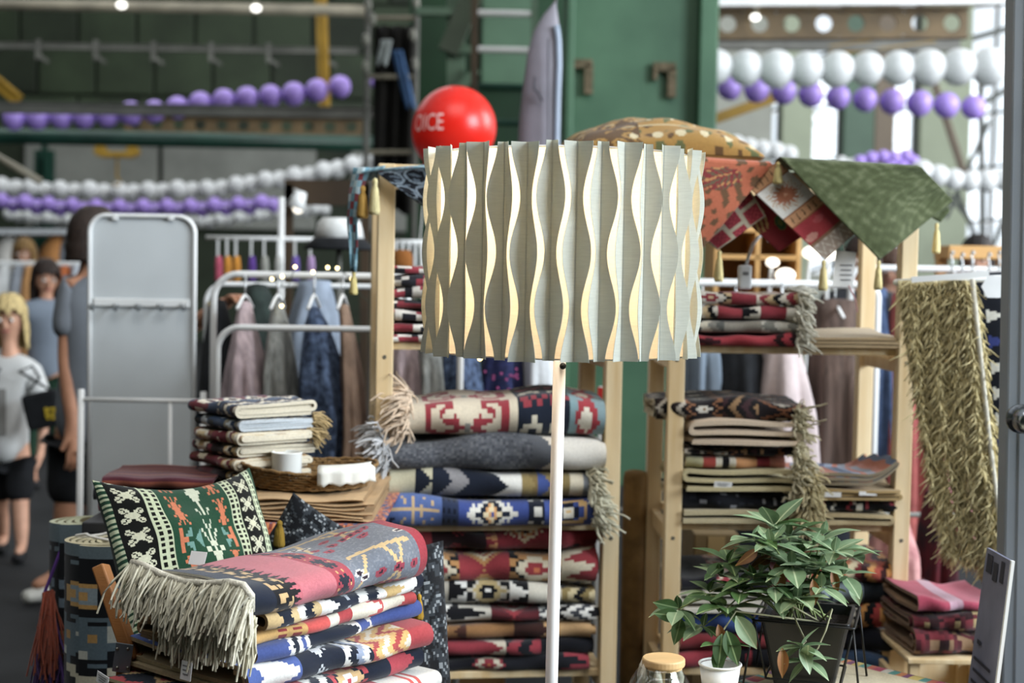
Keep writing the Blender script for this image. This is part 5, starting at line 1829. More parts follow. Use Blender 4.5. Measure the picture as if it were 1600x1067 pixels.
def runner(u, v):
    """v runs down the cloth: tan border, white panel with a sun, tan border, red panel, lace end."""
    out = np.zeros(u.shape + (3,))
    rules = ((0, .14, 'tan'), (.14, .47, 'sun'), (.47, .60, 'tan'), (.60, .82, 'red'), (.82, 1.01, 'lace'))
    for lo, hi, kd in rules:
        m = (v >= lo) & (v < hi)
        a, b = (v[m] - lo) / (hi - lo), u[m]
        if kd == 'tan':
            out[m] = pick(np.where((a < .12) | (a > .88), 1, np.where((np.abs(a - .5) < .28) & (frac(b * 6 + a * .4) < .18), 2, 0)), ('#c08a5c', '#8f5a36', '#5d4630'))
        elif kd == 'sun':
            th = np.arctan2(a - .5, b - .5)
            d = np.hypot(a - .5, b - .5)
            out[m] = pick(np.where(d < .05, 2, np.where(d < .26 + .06 * np.sin(th * 14), 1, np.where((d < .42 + .05 * np.sin(th * 9)) & (np.sin(th * 26 + d * 40) > .2), 3, 0))), ('#d5d2ca', '#b06a48', '#d39a78', '#c3a588'))
        elif kd == 'red':
            d = np.hypot((a - .75), (b - .18))
            d2 = np.hypot((a - .3), (b - .6))
            out[m] = pick(np.where(d < .16, 2, np.where(d2 < .14, 1, 0)), ('#a4222c', '#b5464a', '#c98a7a'))
        else:
            out[m] = pick((np.abs(frac(a * 2 + np.abs(frac(b * 4) - .5) * 2) - .5) < .16).astype(int) + 2 * (a < .12), ('#a9988a', '#c9bdae', '#8a6a50', '#8a6a50'))
    return out


o = patch('cushion_cover', 'orange paisley cushion cover hanging beside the lampshade', ((1028, 246, 3.50), (1206, 258, 3.52), (1094, 392, 3.48), (985, 330, 3.48)), orange_paisley, (46, 46), seed=3)
o = patch('cushion_cover', 'crimson trellis cushion cover half hidden under the orange one', ((1068, 345, 3.535), (1150, 262, 3.54), (1196, 338, 3.53), (1120, 391, 3.53)), trellis, (40, 40), .004, 0, seed=4)
tassel(o, P(1124, 393, 3.53), .075, '#dccb92', .011)
o = patch('cushion_cover', 'dark red cushion cover with a green medallion pointing down', ((1160, 342, 3.555), (1200, 262, 3.56), (1264, 362, 3.55), (1216, 394, 3.55)), medallion, (40, 40), .004, 0, seed=5)
o = patch('table_runner', 'tan, white and red table runner with a sun motif hanging aslant', ((1163, 288, 3.515), (1214, 252, 3.52), (1338, 362, 3.50), (1288, 406, 3.49)), runner, (70, 40), .004, .0, seed=6)
tassel(o, P(1216, 255, 3.49), .05, '#d9c88a', .012)
tassel(o, P(1287, 408, 3.48), .072, '#dccb92', .011)
gq = patch('cushion_cover', 'olive green damask cloth hanging from the corner of the shelf top', ((1222, 250, 3.47), (1440, 263, 3.56), (1487, 314, 3.62), (1372, 406, 3.46)), damask, (60, 60), .007, .14, seed=7)
a_, b_, c_, d_ = P(1487, 306, 3.60), P(1446, 330, 3.60), P(1470, 347, 3.64), P(1484, 330, 3.66)
G = np.zeros((9, 9, 3))
for i in range(9):
    for j in range(9):
        s, t = j / 8, i / 8
        p = a_ * (1 - s) * (1 - t) + b_ * (1 - s) * t + d_ * s * (1 - t) + c_ * s * t
        G[i, j] = (p.x, p.y + .02 * math.sin(3.14 * s), p.z)
SS, TT_ = np.meshgrid((np.arange(8) + .5) / 8, (np.arange(8) + .5) / 8, indexing='ij')
MB().grid(G, damask(SS * .2, TT_ * .2)).build('turned_corner', m_rug, gq, smooth=True, solid=.002)
tassel(gq, P(1373, 408, 3.455), .07, '#dccb92', .010)
tassel(gq, P(1464, 350, 3.64), .075, '#dccb92', .010)


def mustard(u, v):
    n = np.sin(u * 31 + 2 * np.sin(v * 17)) * np.sin(v * 27 + 2 * np.sin(u * 19))
    band = frac(v * 4 + .1)
    r = np.hypot(frac(u * 8 + .3 * np.floor(v * 4)) - .5, (band - .5) * 1.3)
    k = np.where(n > .55, 2, np.where(n < -.7, 4, 0))
    k = np.where((r < .22) & (np.sin(u * 47) > -.2), 3, k)
    k = np.where(band < .07, 1, k)
    k = np.where((u < .34) & (v < .55) & (n > -.1), 4, k)
    return pick(k, ('#9c742c', '#bfae84', '#5d6038', '#c9ba92', '#5a3f1e'))


mc = P(1030, 222, 3.72)
pillow('cushion', 'mustard cushion with floral bands lying on top of the shelves', frame_from((mc.x, 3.72, 1.728), (1, .08, -.015), (.05, 1, .12)), .48, .34, .15, mustard, (90, 70), back='#8d6a2a', pinch=.05)
q1 = P(905, 236, 3.66)
pillow('cushion', 'flat dark paisley cushion peeping out under the mustard one', frame_from((q1.x + .06, 3.74, 1.690), (1, .1, .0), (.05, 1, .02)), .26, .26, .05, paisley, (40, 40), back='#16181c')


# cloth over the left unit's top corner
def teal_black(u, v):
    a = np.sin(u * 24 + 2 * np.sin(v * 15)) * np.sin(v * 26)
    r = np.hypot(frac(u * 3 + .2) - .5, frac(v * 2.5) - .5)
    return pick(np.where(np.abs(r - .42) < .05, 1, (a > .35) * 2), ('#191c22', '#7f8d98', '#5c6874'))


def teal(u, v):
    a = np.sin(u * 20 + 2 * np.sin(v * 9)) * np.sin(v * 23)
    return pick(np.digitize(a, (-.6, .1, .7)), ('#7a2f34', '#5d8796', '#7fa3ae', '#a9bcc0'))


o = patch('scarf', 'black and grey paisley scarf draped over the left shelf top', ((588, 270, 3.46), (716, 250, 3.47), (712, 350, 3.45), (655, 318, 3.45)), teal_black, (44, 44), .005, 0, cat='scarf', seed=8)
o = patch('scarf', 'teal and red scarf lying across the left shelf top', ((566, 270, 3.45), (600, 264, 3.44), (720, 252, 3.46), (700, 262, 3.44)), teal, (20, 30), .004, .12, cat='scarf', seed=9)
G = np.zeros((16, 5, 3))
cols = np.zeros((15, 4, 3))
pth = [(566, 262), (556, 300), (551, 345), (554, 390), (553, 425)]
for i in range(16):
    f = i / 15 * 4
    k = min(int(f), 3)
    x = pth[k][0] + (pth[k + 1][0] - pth[k][0]) * (f - k)
    y = pth[k][1] + (pth[k + 1][1] - pth[k][1]) * (f - k)
    w = 26 - 18 * i / 15
    for j in range(5):
        p = P(x - w / 2 + w * j / 4, y, 3.47)
        G[i, j] = (p.x, 3.46 + .012 * math.sin(j * 1.8 + i * .4), p.z)
SS, TT_ = np.meshgrid((np.arange(15) + .5) / 15, (np.arange(4) + .5) / 4, indexing='ij')
MB().grid(G, teal(TT_, SS * 2)).build('hanging_end', m_rug, o, smooth=True, solid=.002)
tassel(o, P(553, 425, 3.46), .055, '#d2c182', .010)
tassel(o, P(567, 292, 3.44), .075, '#b08a45', .014)
tassel(o, P(586, 280, 3.43), .085, '#ddd09c', .013)

# white mains adapter with its lead on the upper rug stack, and a hanging paper tag
pc = UP('R', RU(1158), .0, topz)
ad = thing('power_adapter', 'white mains adapter with curling lead standing on the tan rug stack', 'adapter', pc)
MB().box(pc + Vector((0, 0, .034)), (.033, .03, .062)).build('body', M('white_plastic', '#cfd3d6', .35, .03, 10), ad, bevel=.006)
MB().box(pc + Vector((0, -.012, .044)), (.014, .010, .008)).build('label_plate', M('grey_print'), ad)
MB().tube([pc + Vector((.003, 0, .062)), pc + Vector((.008, 0, .085)), pc + Vector((.018, .0, .115)), pc + Vector((.035, .02, .135)), pc + Vector((.06, .06, .15)), pc + Vector((.08, .12, .13))], .0045, 8).build('lead', M('white_plastic'), ad, smooth=True)
hg = P(1320, 392, 3.50)
ht = thing('hang_tag', 'large white paper tag hanging beside the sun motif runner', 'tag', hg)
MB().tube([hg + Vector((0, .05, .06)), hg], .0012, 5).build('string', M('white_cord'), ht)
tg = MB().box(hg + Vector((0, 0, -.045)), (.05, .0012, .088), Matrix.Rotation(R(4), 3, 'Y')).build('card', M('white_tag_paper'), ht)
mb = MB()
for k in range(4):
    mb.box(hg + Vector((.004, -.0012, -.035 - k * .012)), (.03 - .004 * (k % 2), .0005, .003))
mb.build('print', M('grey_print'), tg)
MB().tube([hg + Vector((.012, 0, -.085)), hg + Vector((.03, 0, -.12)), hg + Vector((.035, 0, -.15))], .002, 5).build('string', M('pink_yarn', '#c79a9a', .9, .1, 20), ht)

# ------------------------------------------------------------------ front right table with jar, cup and plant
TZ = .64
FC = Vector((P(1288, 1030, 2.85).x, 2.85, TZ))
rd, ldv = Vector((.70, -.714, 0)), Vector((-.714, -.70, 0))
tb = thing('display_table', 'small pale wooden table under the plant and jar', 'table', (FC.x, FC.y - .5, 0))
tm = Matrix((rd, ldv * -1, Vector((0, 0, 1)))).transposed()
tc_ = FC + rd * .35 + ldv * .35
MB().box((tc_.x, tc_.y, TZ - .016), (.70, .70, .028), tm).build('table_top', m_pine, tb, bevel=.003)
for a, b in ((.04, .04), (.66, .04), (.04, .66), (.66, .66)):
    q = FC + rd * a + ldv * b
    MB().box((q.x, q.y, (TZ - .03) / 2), (.04, .04, TZ - .03), tm).build('leg', m_pine, tb, bevel=.002)


def mat_pat(u, v):
    e = np.minimum(np.minimum(u, 1 - u), np.minimum(v, 1 - v))
    along = np.where(np.minimum(u, 1 - u) < np.minimum(v, 1 - v), v, u)
    cols = ('#a5304f', '#c8c2b4', '#4f8f86', '#c8783a', '#7a3f6a', '#cbb35a', '#4f8f86', '#b5563a')
    k = (frac(along * 5.5) * 8).astype(int)
    out = pick(k, cols)
    out[e > .045] = C('#cfc09c')
    return out


n = 96
G = np.zeros((n + 1, n + 1, 3))
for i in range(n + 1):
    for j in range(n + 1):
        q = FC + rd * (.7 * j / n) + ldv * (.7 * i / n)
        G[i, j] = (q.x, q.y, TZ + .002 + .0012 * math.sin(i * .8) * math.sin(j * .7))
UU, VV = np.meshgrid((np.arange(n) + .5) / n, (np.arange(n) + .5) / n, indexing='ij')
tag(MB().grid(G, mat_pat(UU, VV), flip=True).build('table_mat', m_rug, smooth=True, solid=.003), 'cream woven mat with a striped coloured border on the small table', 'mat')

# glass jar with wooden lid
jc = Vector((P(1031, 1060, 2.45).x, 2.45, TZ + .004))
jr = thing('glass_jar', 'round clear glass jar with a pale wooden lid', 'jar', jc)
mg_ = glass('jar_glass', (.93, .95, .94), .2)
zl = P(1037, 1040, 2.45).z - jc.z
MB().lathe([(0, .002), (.046, .002), (.053, .010), (.0545, .04), (.052, zl - .028), (.042, zl - .012), (.037, zl - .006), (.037, zl), (.0355, zl), (.0355, zl - .006), (.0405, zl - .013), (.0503, zl - .029), (.0525, .04), (.051, .012), (.044, .006), (0, .006)], jc, 40).build('glass_body', mg_, jr, smooth=True)
lx = Vector((P(1037, 1027, 2.45).x, 2.45, jc.z + zl))
MB().lathe([(0, -.004), (.033, -.004), (.033, 0), (.0365, .001), (.0375, .004), (.0375, .012), (.036, .0145), (0, .0155)], lx, 36).build('lid', M('pale_lid_wood', '#c9a878', .5, .1, 6, stretch=(1, 8, 1)), jr, smooth=False, bevel=.001)
for k in range(7):  # pale twists added in place of the gold and white reflections in the jar
    a = k * .9
    q = jc + Vector((.03 * math.cos(a), .03 * math.sin(a), .012))
    tag(MB().tube([q, q + Vector((.004 * math.cos(a), .004 * math.sin(a), .05)), q + Vector((.0, .004, .075))], [.007, .009, .003], 8).build('glint_twist', M('pearl_glint', '#b9b3a4', .4, .2, 30), smooth=True), 'pale twist added for the reflections inside the glass jar', 'glint twist', 'glint twists in the jar')

# white paper cup
cc_ = Vector((P(1125, 1040, 2.5).x, 2.5, TZ + .004))
cup = thing('paper_cup', 'white paper cup in front of the drooping leaves', 'cup', cc_)
hc = P(1125, 1037, 2.5).z - cc_.z
MB().lathe([(0, .004), (.026, .004), (.027, 0), (.0365, hc - .003), (.035, hc - .003), (.0255, .006), (0, .006)], cc_, 36).build('body', M('white_cup_paper', '#dcdcd8', .6, .03, 10), cup, smooth=True)
MB().tube([cc_ + Vector((.0367 * math.cos(a), .0367 * math.sin(a), hc)) for a in np.linspace(0, 2 * math.pi, 41)[:-1]], .0022, 8, closed=True).build('rim', M('white_cup_paper'), cup, smooth=True)

# potted plant in a black wire stand
pcx = P(1262, 955, 2.62)
pz = pcx.z
pot = thing('potted_plant', 'leafy trailing plant in a black square pot', 'plant', (pcx.x, 2.62, TZ + .004))
m_pot = M('black_pot_plastic', '#1b1c1e', .38, .2, 6, spec=.4)
ya = R(-17)
mr_ = Matrix.Rotation(ya, 3, 'Z')


def sq(hw, z, r=.008):
    out = []
    for cx, cy, a0 in ((1, 1, 0), (-1, 1, 90), (-1, -1, 180), (1, -1, 270)):
        for k in range(4):
            a = R(a0 + 30 * k)
            p = mr_ @ Vector((cx * (hw - r) + r * math.cos(a), cy * (hw - r) + r * math.sin(a), 0))
            out.append((pcx.x + p.x, 2.62 + p.y, z))
    return out


rings = [sq(.052, TZ + .006), sq(.078, pz - .006), sq(.082, pz - .006), sq(.082, pz), sq(.076, pz), sq(.072, pz - .02)]
V = sum(rings, [])
F = [tuple(range(16))[::-1]]
for i in range(5):
    for j in range(16):
        F.append((i * 16 + j, i * 16 + (j + 1) % 16, (i + 1) * 16 + (j + 1) % 16, (i + 1) * 16 + j))
MB().add(V, F).build('pot', m_pot, pot, smooth=False, bevel=.001)
MB().add(sq(.074, pz - .018), [tuple(range(16))]).build('soil', M('dark_soil', '#2a1f16', .95, .4, 90, .8, 200), pot)
sd = thing('wire_stand', 'black wire stand with slanting legs around the square pot', 'stand', (pcx.x, 2.62, TZ + .004))
m_wire = M('black_wire', '#121212', .4, .1, 20)
for sx in (-1, 1):
    for sy in (-1, 1):
        p = mr_ @ Vector((sx * .088, sy * .088, 0))
        q = mr_ @ Vector((sx * .105, sy * .105, 0))
        mid = mr_ @ Vector((sx * .066, sy * .066, 0))
        base = Vector((pcx.x, 2.62, 0))
        MB().tube([base + p + Vector((0, 0, pz - .004)), base + q + Vector((0, 0, TZ + .005))], .0022, 8).build('leg', m_wire, sd, smooth=True)
        MB().tube([base + p + Vector((0, 0, pz - .004)), base + mid + Vector((0, 0, TZ + .03))], .0020, 8).build('strut', m_wire, sd, smooth=True)
MB().tube([Vector(v) for v in sq(.0905, pz - .004, .006)], .0022, 8, closed=True).build('ring', m_wire, sd, smooth=True)
MB().tube([Vector(v) for v in sq(.068, TZ + .03, .006)], .0020, 8, closed=True).build('ring', m_wire, sd, smooth=True)


def leaf_mat(name, hexa, hexb, vein, rough=.38):
    m = bpy.data.materials.new(name)
    m.use_nodes = True
    N, Lk = m.node_tree.nodes, m.node_tree.links
    b = N['Principled BSDF']
    b.inputs['Roughness'].default_value = rough
    tc = N.new('ShaderNodeTexCoord')
    sep = N.new('ShaderNodeSeparateXYZ')
    Lk.new(tc.outputs['Object'], sep.inputs[0])
    ab = N.new('ShaderNodeMath'); ab.operation = 'ABSOLUTE'
    Lk.new(sep.outputs['Y'], ab.inputs[0])
    rp = N.new('ShaderNodeValToRGB')
    rp.color_ramp.elements[0].position = .006
    rp.color_ramp.elements[1].position = .028
    rp.color_ramp.elements[0].color = (1, 1, 1, 1)
    rp.color_ramp.elements[1].color = (0, 0, 0, 1)
    Lk.new(ab.outputs[0], rp.inputs[0])
    oi = N.new('ShaderNodeObjectInfo')
    nz = N.new('ShaderNodeTexNoise')
    nz.inputs['Scale'].default_value = 3.0
    Lk.new(tc.outputs['Object'], nz.inputs['Vector'])
    ad = N.new('ShaderNodeMath'); ad.operation = 'MULTIPLY_ADD'
    Lk.new(nz.outputs['Fac'], ad.inputs[0]); ad.inputs[1].default_value = .7
    Lk.new(oi.outputs['Random'], ad.inputs[2])
    mr = N.new('ShaderNodeMapRange'); mr.inputs['From Min'].default_value = .2; mr.inputs['From Max'].default_value = 1.4
    Lk.new(ad.outputs[0], mr.inputs['Value'])
    mx = N.new('ShaderNodeMixRGB')
    mx.inputs[1].default_value = (*lin(hexa), 1)
    mx.inputs[2].default_value = (*lin(hexb), 1)
    Lk.new(mr.outputs[0], mx.inputs[0])
    m2 = N.new('ShaderNodeMixRGB')
    m2.inputs[2].default_value = (*lin(vein), 1)
    Lk.new(rp.outputs[0], m2.inputs[0])
    Lk.new(mx.outputs[0], m2.inputs[1])
    Lk.new(m2.outputs[0], b.inputs['Base Color'])
    tr = N.new('ShaderNodeBsdfTranslucent')
    Lk.new(m2.outputs[0], tr.inputs[0])
    ms = N.new('ShaderNodeMixShader'); ms.inputs[0].default_value = .15
    Lk.new(b.outputs[0], ms.inputs[1]); Lk.new(tr.outputs[0], ms.inputs[2])
    Lk.new(ms.outputs[0], N['Material Output'].inputs['Surface'])
    return m


m_lf = [leaf_mat('leaf_grey_green', '#4c6644', '#869c78', '#a8b592', .5), leaf_mat('leaf_deep_green', '#2a4522', '#4b6a3a', '#8aa070', .48), leaf_mat('leaf_brown', '#5a3a1c', '#8a5a2c', '#9a7442', .6)]


def leaf_mesh(m_, cup=.10, bend=.12, wid=.2):
    G = np.zeros((11, 5, 3))
    for i in range(11):
        t = i / 10
        w = wid * math.sin(math.pi * min(1, t * 1.02) ** .85) ** .9 if 0 < t < 1 else .006
        for j in range(5):
            s = (j - 2) / 2
            G[i, j] = (t, s * w, cup * abs(s) * w * 2 - bend * t * t + .06 * t)
    o = MB().grid(G).build('leaf', m_, smooth=True, base=(0, 0, 0))
    me = o.data
    bpy.data.objects.remove(o)
    return me


LEAF = [leaf_mesh(m_lf[0], .10, .14, .25), leaf_mesh(m_lf[1], .15, .2, .25), leaf_mesh(m_lf[2], .3, .25, .2), leaf_mesh(m_lf[0], .2, .28, .26)]
lr = random.Random(11)
PO = Vector(pot.location)


def put_leaf(p, d, length, kind, upv=Vector((0, 0, 1))):
    d = d.normalized()
    y = upv.cross(d)
    if y.length < .05:
        y = Vector((0, -1, 0)).cross(d)
    y.normalize()
    z = d.cross(y)
    m = Matrix((d, y, z)).transposed()
    o = bpy.data.objects.new('leaf', LEAF[kind])
    COL.objects.link(o)
    o.parent = pot
    o.matrix_local = Matrix.Translation(p - PO) @ m.to_4x4() @ Matrix.Diagonal((length, length * lr.uniform(.85, 1.1), length, 1))
    return o


m_stem = M('green_stem', '#7d8a56', .6, .2, 40)
m_stem2 = M('pale_runner_stem', '#9a9878', .6, .2, 40)
root0 = Vector((pcx.x, 2.62, pz - .015))
# whorls: px, py, depth offset, leaf length px, count, kind, tilt (up positive)
WH_ = [(1209, 822, .02, 52, 7, 0, .4), (1178, 842, -.03, 44, 5, 0, .2), (1232, 838, .04, 46, 6, 0, .3), (1271, 852, -.02, 50, 6, 0, .2), (1287, 836, .05, 46, 5, 0, .2), (1326, 872, .0, 46, 6, 0, .1), (1304, 862, -.05, 48, 6, 0, .2),
       (1138, 878, .02, 46, 5, 1, .2), (1190, 868, .0, 48, 6, 1, .2), (1237, 884, -.07, 50, 7, 0, .15), (1282, 888, -.07, 48, 6, 0, .1), (1177, 904, -.05, 48, 6, 1, .1), (1125, 900, .0, 42, 5, 1, .1), (1108, 925, .0, 46, 5, 1, 0),
       (1136, 950, -.07, 48, 7, 1, 0), (1060, 951, -.05, 44, 5, 1, -.1), (1246, 936, -.11, 52, 7, 0, .05), (1099, 978, -.06, 44, 5, 1, -.2), (1210, 915, -.08, 46, 6, 0, .1), (1158, 926, -.06, 44, 6, 1, .1), (1284, 917, -.10, 46, 6, 0, 0),
       (1318, 898, -.04, 44, 5, 0, 0), (1204, 848, -.06, 46, 6, 0, .2), (1252, 866, .05, 46, 6, 1, .2), (1220, 932, -.10, 44, 5, 0, 0)]
for k, (px, py, dy, lp, cnt, kind, tilt) in enumerate(WH_):
    Yw = 2.62 + dy
    w = P(px, py, Yw)
    s0 = root0 + Vector((lr.uniform(-.05, .05), lr.uniform(-.05, .05), 0))
    arch = max(0.0, .10 - (w.z - pz)) * .6
    mid = (s0 * .45 + w * .55) + Vector((0, 0, .02 + arch))
    path = []
    for t in np.linspace(0, 1, 9):
        path.append(s0 * (1 - t) ** 2 + mid * 2 * t * (1 - t) + w * t * t)
    MB().tube(path, [.0021 - .0008 * i / 8 for i in range(9)], 6).build('stem', m_stem, pot, smooth=True)
    a0 = lr.uniform(0, 6)
    cnt += 1
    for j in range(cnt):
        a = a0 + j * 2 * math.pi / cnt + lr.uniform(-.25, .25)
        d = Vector((math.cos(a), math.sin(a), tilt + lr.uniform(-.45, .35)))
        ln = lp * 1.15 * S(Yw) * lr.uniform(.8, 1.2)
        pe = w + d.normalized() * .006
        put_leaf(pe, d, ln, kind if lr.random() > .2 else (1 - kind if lr.random() > .4 else 3))
    if lr.random() < .8:
        put_leaf(w, Vector((lr.uniform(-.3, .3), -.3, 1)), lp * .6 * S(Yw), kind)
    # a second, lower whorl on longer stems
    if py < 900:
        w2 = path[5]
        for j in range(4):
            a = a0 + .7 + j * 1.57
            put_leaf(w2, Vector((math.cos(a), math.sin(a), lr.uniform(-.4, .3))), lp * .85 * S(Yw), lr.choice((0, 1, kind)))
# trailing runners over the pot front
for pts, kind, cnt in (([(1235, 945, -.09), (1246, 975, -.115), (1259, 1002, -.12), (1252, 1010, -.125)], 0, 7), ([(1300, 952, -.09), (1290, 985, -.115), (1278, 1012, -.12), (1262, 1032, -.125)], 0, 5), ([(1150, 955, -.10), (1130, 985, -.12), (1126, 1010, -.125)], 1, 3)):
    path = [P(x, y, 2.62 + dy) for x, y, dy in pts]
    MB().tube([root0 + Vector((.01, -.06, .01))] + path, .0018, 6).build('runner', m_stem2, pot, smooth=True)
    w = path[-1]
    for j in range(cnt):
        a = j * 2 * math.pi / cnt + .4
        put_leaf(w, Vector((math.cos(a), -.35 + .3 * math.sin(a * 2), math.sin(a) * .55 - .05)), 46 * S(2.5), kind)
# droopy and dry leaves
for px, py, dy, dx, dz, ln, kind in ((1128, 990, -.13, -.10, -1, 52, 1), (1135, 985, -.13, .35, -1, 56, 1), (1122, 975, -.12, .25, -1, 42, 2), (1150, 962, -.12, .6, -.9, 60, 3), (1222, 1012, -.14, .02, -1, 46, 2), (1205, 868, -.02, -.8, -.5, 46, 2), (1212, 880, -.06, .15, -1, 56, 2),
                                     (1270, 905, -.11, .1, -1, 40, 2), (1330, 905, -.03, .35, -1, 44, 3), (1184, 858, -.06, -.7, -.5, 44, 2), (1062, 962, -.06, -.7, .1, 44, 1), (1064, 965, -.07, -.25, -1, 44, 1), (1060, 950, -.05, -1, .25, 42, 1), (1300, 890, -.08, .2, -.9, 40, 2)):
    put_leaf(P(px, py, 2.62 + dy), Vector((dx, -.25, dz)), ln * S(2.55), kind, Vector((0, -1, .1)))

# ------------------------------------------------------------------ poster board at the right
bp0, bp1, bp2, bp3 = P(1550, 860, 2.75), P(1562, 872, 2.62), P(1556, 1200, 2.62), P(1520, 1200, 2.75)
pbd = thing('poster_board', 'grey poster board with dark silhouettes leaning beside the door', 'poster', (bp3.x, 2.7, 0))
zb_ = 0.0
pA, pB = Vector((bp0.x, 2.78, bp0.z)), Vector((bp1.x + .012, 2.60, bp1.z))
lean = Vector((-.062, 0, 0))
pC, pD = Vector((pB.x + lean.x * 1.0 - .02, pB.y, 0)), Vector((pA.x + lean.x - .03, pA.y, 0))
nrm = (pB - pA).cross(pD - pA).normalized() * .006
V = [pA, pB, pC, pD, pA + nrm, pB + nrm, pC + nrm, pD + nrm]
MB().add([tuple(v) for v in V], [(0, 1, 2, 3), (7, 6, 5, 4), (0, 4, 5, 1), (1, 5, 6, 2), (2, 6, 7, 3), (3, 7, 4, 0)]).build('board', M('poster_grey', '#7a7c8e', .5, .15, 9, hex2='#666879'), pbd)
mb = MB()
sgn = 1 if (nrm.y < 0) else -1
front = nrm.normalized() * (-.0012 if (pA + nrm).x < pA.x or True else 0)


def pq(s, t, off):
    a = pA * (1 - s) * (1 - t) + pB * s * (1 - t) + pC * s * t + pD * (1 - s) * t
    return tuple(a + off)


for off in (nrm.normalized() * -.001, nrm + nrm.normalized() * .001):
    mb = MB()
    for (s0, t0, s1, t1) in ((.1, .01, .35, .05), (.4, .02, .6, .06), (.7, .01, .85, .055), (.15, .2, .3, .21), (.1, .24, .8, .247), (.12, .265, .85, .272), (.1, .29, .7, .297), (.15, .31, .8, .317), (.2, .33, .6, .337), (.1, .40, .25, .46), (.35, .385, .5, .46), (.58, .41, .7, .46), (.78, .39, .92, .46), (.1, .46, .95, .50)):
        mb.add([pq(s0, t0, off), pq(s1, t0, off), pq(s1, t1, off), pq(s0, t1, off)], [(0, 1, 2, 3)])
    stuff(mb.build('print', M('poster_ink', '#2a2c38', .6, .1, 9), pbd))
MB().bar(pB + Vector((.004, -.002, 0)), pC + Vector((.004, -.002, 0)), .006, .010, (0, 1, 0)).build('edge_strip', m_white_met, pbd)

# ------------------------------------------------------------------ shaggy rug and navy rug hanging at the right
rk = thing('clothes_rail', 'white clothes rail at the right carrying the shaggy rug', 'clothes rail', (P(1500, 430, 3.42).x, 3.42, 0))
ra_, rb_ = P(1400, 441, 3.46), P(1640, 432, 3.40)
MB().tube([ra_, rb_], .008, 10).build('rail', m_white_met, rk, smooth=True)
hidq = P(1414, 700, 3.80)
for q in (Vector((hidq.x, 3.80, ra_.z)), rb_):
    MB().tube([(q.x, q.y, q.z), (q.x, q.y, .01)], .009, 10).build('upright', m_white_met, rk, smooth=True)
MB().tube([ra_, (hidq.x, 3.80, ra_.z)], .008, 8).build('elbow', m_white_met, rk, smooth=True)
sh = thing('shaggy_rug', 'shaggy cream rug hanging folded in long tufted strips', 'rug', (P(1490, 890, 3.4).x, 3.4, P(1490, 890, 3.4).z))
strips = [([(1424, 438), (1432, 520), (1446, 620), (1462, 730), (1488, 868)], 40), ([(1456, 438), (1466, 540), (1480, 650), (1500, 770), (1516, 878)], 40), ([(1486, 438), (1500, 560), (1514, 680), (1530, 790), (1541, 892)], 40), ([(1506, 438), (1522, 560), (1536, 680), (1550, 790), (1560, 886)], 34)]
sr = np.random.RandomState(5)
for k, (pl_, wd) in enumerate(strips):
    Yk = 3.44 - .016 * k
    arr = np.array(pl_, float)
    yy = np.linspace(arr[0, 1], arr[-1, 1], 26)
    xx = np.interp(yy, arr[:, 1], arr[:, 0])
    G = np.zeros((26, 7, 3))
    for i in range(26):
        ww = wd * (1 - .5 * i / 25)
        for j in range(7):
            p = P(xx[i] + (j / 6 - .5) * ww, yy[i], Yk)
            G[i, j] = (p.x, Yk + .010 * math.sin(j * 1.6 + i * .25), p.z)
    mb = MB()
    mb.grid(G, np.broadcast_to(C('#c9bb8a'), (25, 6, 3)))
    MB_ = mb.build('strip', m_rug, sh, smooth=True, solid=.004)
    mb = MB()
    base = C('#d8c78e')
    for t in range(2400):
        i = sr.uniform(0, 24.99)
        j = sr.uniform(0, 5.99)
        a, b = int(i), int(j)
        p = G[a, b] + (G[a + 1, b] - G[a, b]) * (i - a) + (G[a, b + 1] - G[a, b]) * (j - b)
        l = sr.uniform(.018, .042)
        d = np.array((sr.normal(0, .4), -sr.uniform(.2, .9), -1.0 + abs(sr.normal(0, .25))))
        path = [p, p + d * l * .5 + np.array((0, -.004, 0)), p + d * l * np.array((1, .5, 1.0)) + np.array((sr.normal(0, .004), 0, -.004))]
        mb.tube(path, [.0019, .0018, .0008], 3, cap=False, col=tuple(base * sr.uniform(.75, 1.1)))
    stuff(mb.build('tufts', fabric('shag_wool', 700, .3, .95, .2, 1.0), MB_, smooth=True))
MB().tube([P(1519, 436, 3.37), P(1530, 540, 3.37), P(1545, 680, 3.37), P(1560, 800, 3.37), P(1567, 870, 3.37)], .006, 8).build('edge_binding', M('cream_wool_band'), sh, smooth=True)
MB().bar(P(1424, 437, 3.40), P(1545, 428, 3.38), .006, .014).build('hanger_bar', m_white_met, sh)


def navy_arrows(u, v):
    r = v * 11
    rowi = np.floor(r)
    a = frac(r)
    tri = ((a > .25) & (a < .75) & ((frac(u * 2 - .3) * 1.0) < 1 - np.abs(a - .5) * 4 + .0) & (u > .15) & (u < .85))
    blue = (rowi % 4) == 2
    return pick(np.where(tri, np.where(blue, 2, 1), 0), ('#12161f', '#d6d4c8', '#27357a'))


ar = patch('hanging_rug', 'navy rug with rows of white arrows hanging beside the shaggy rug', ((1522, 434, 3.50), (1590, 430, 3.50), (1600, 870, 3.48), (1568, 875, 3.48)), navy_arrows, (132, 24), .004, .03, cat='rug', seed=12)
hx = P(1553, 448, 3.36)
MB().lathe([(0, -.0008), (.03, -.0008), (.03, .0008), (0, .0008)], hx, 6, Matrix.Rotation(R(90), 3, 'X')).build('paper_tag', M('white_tag_paper'), ar)

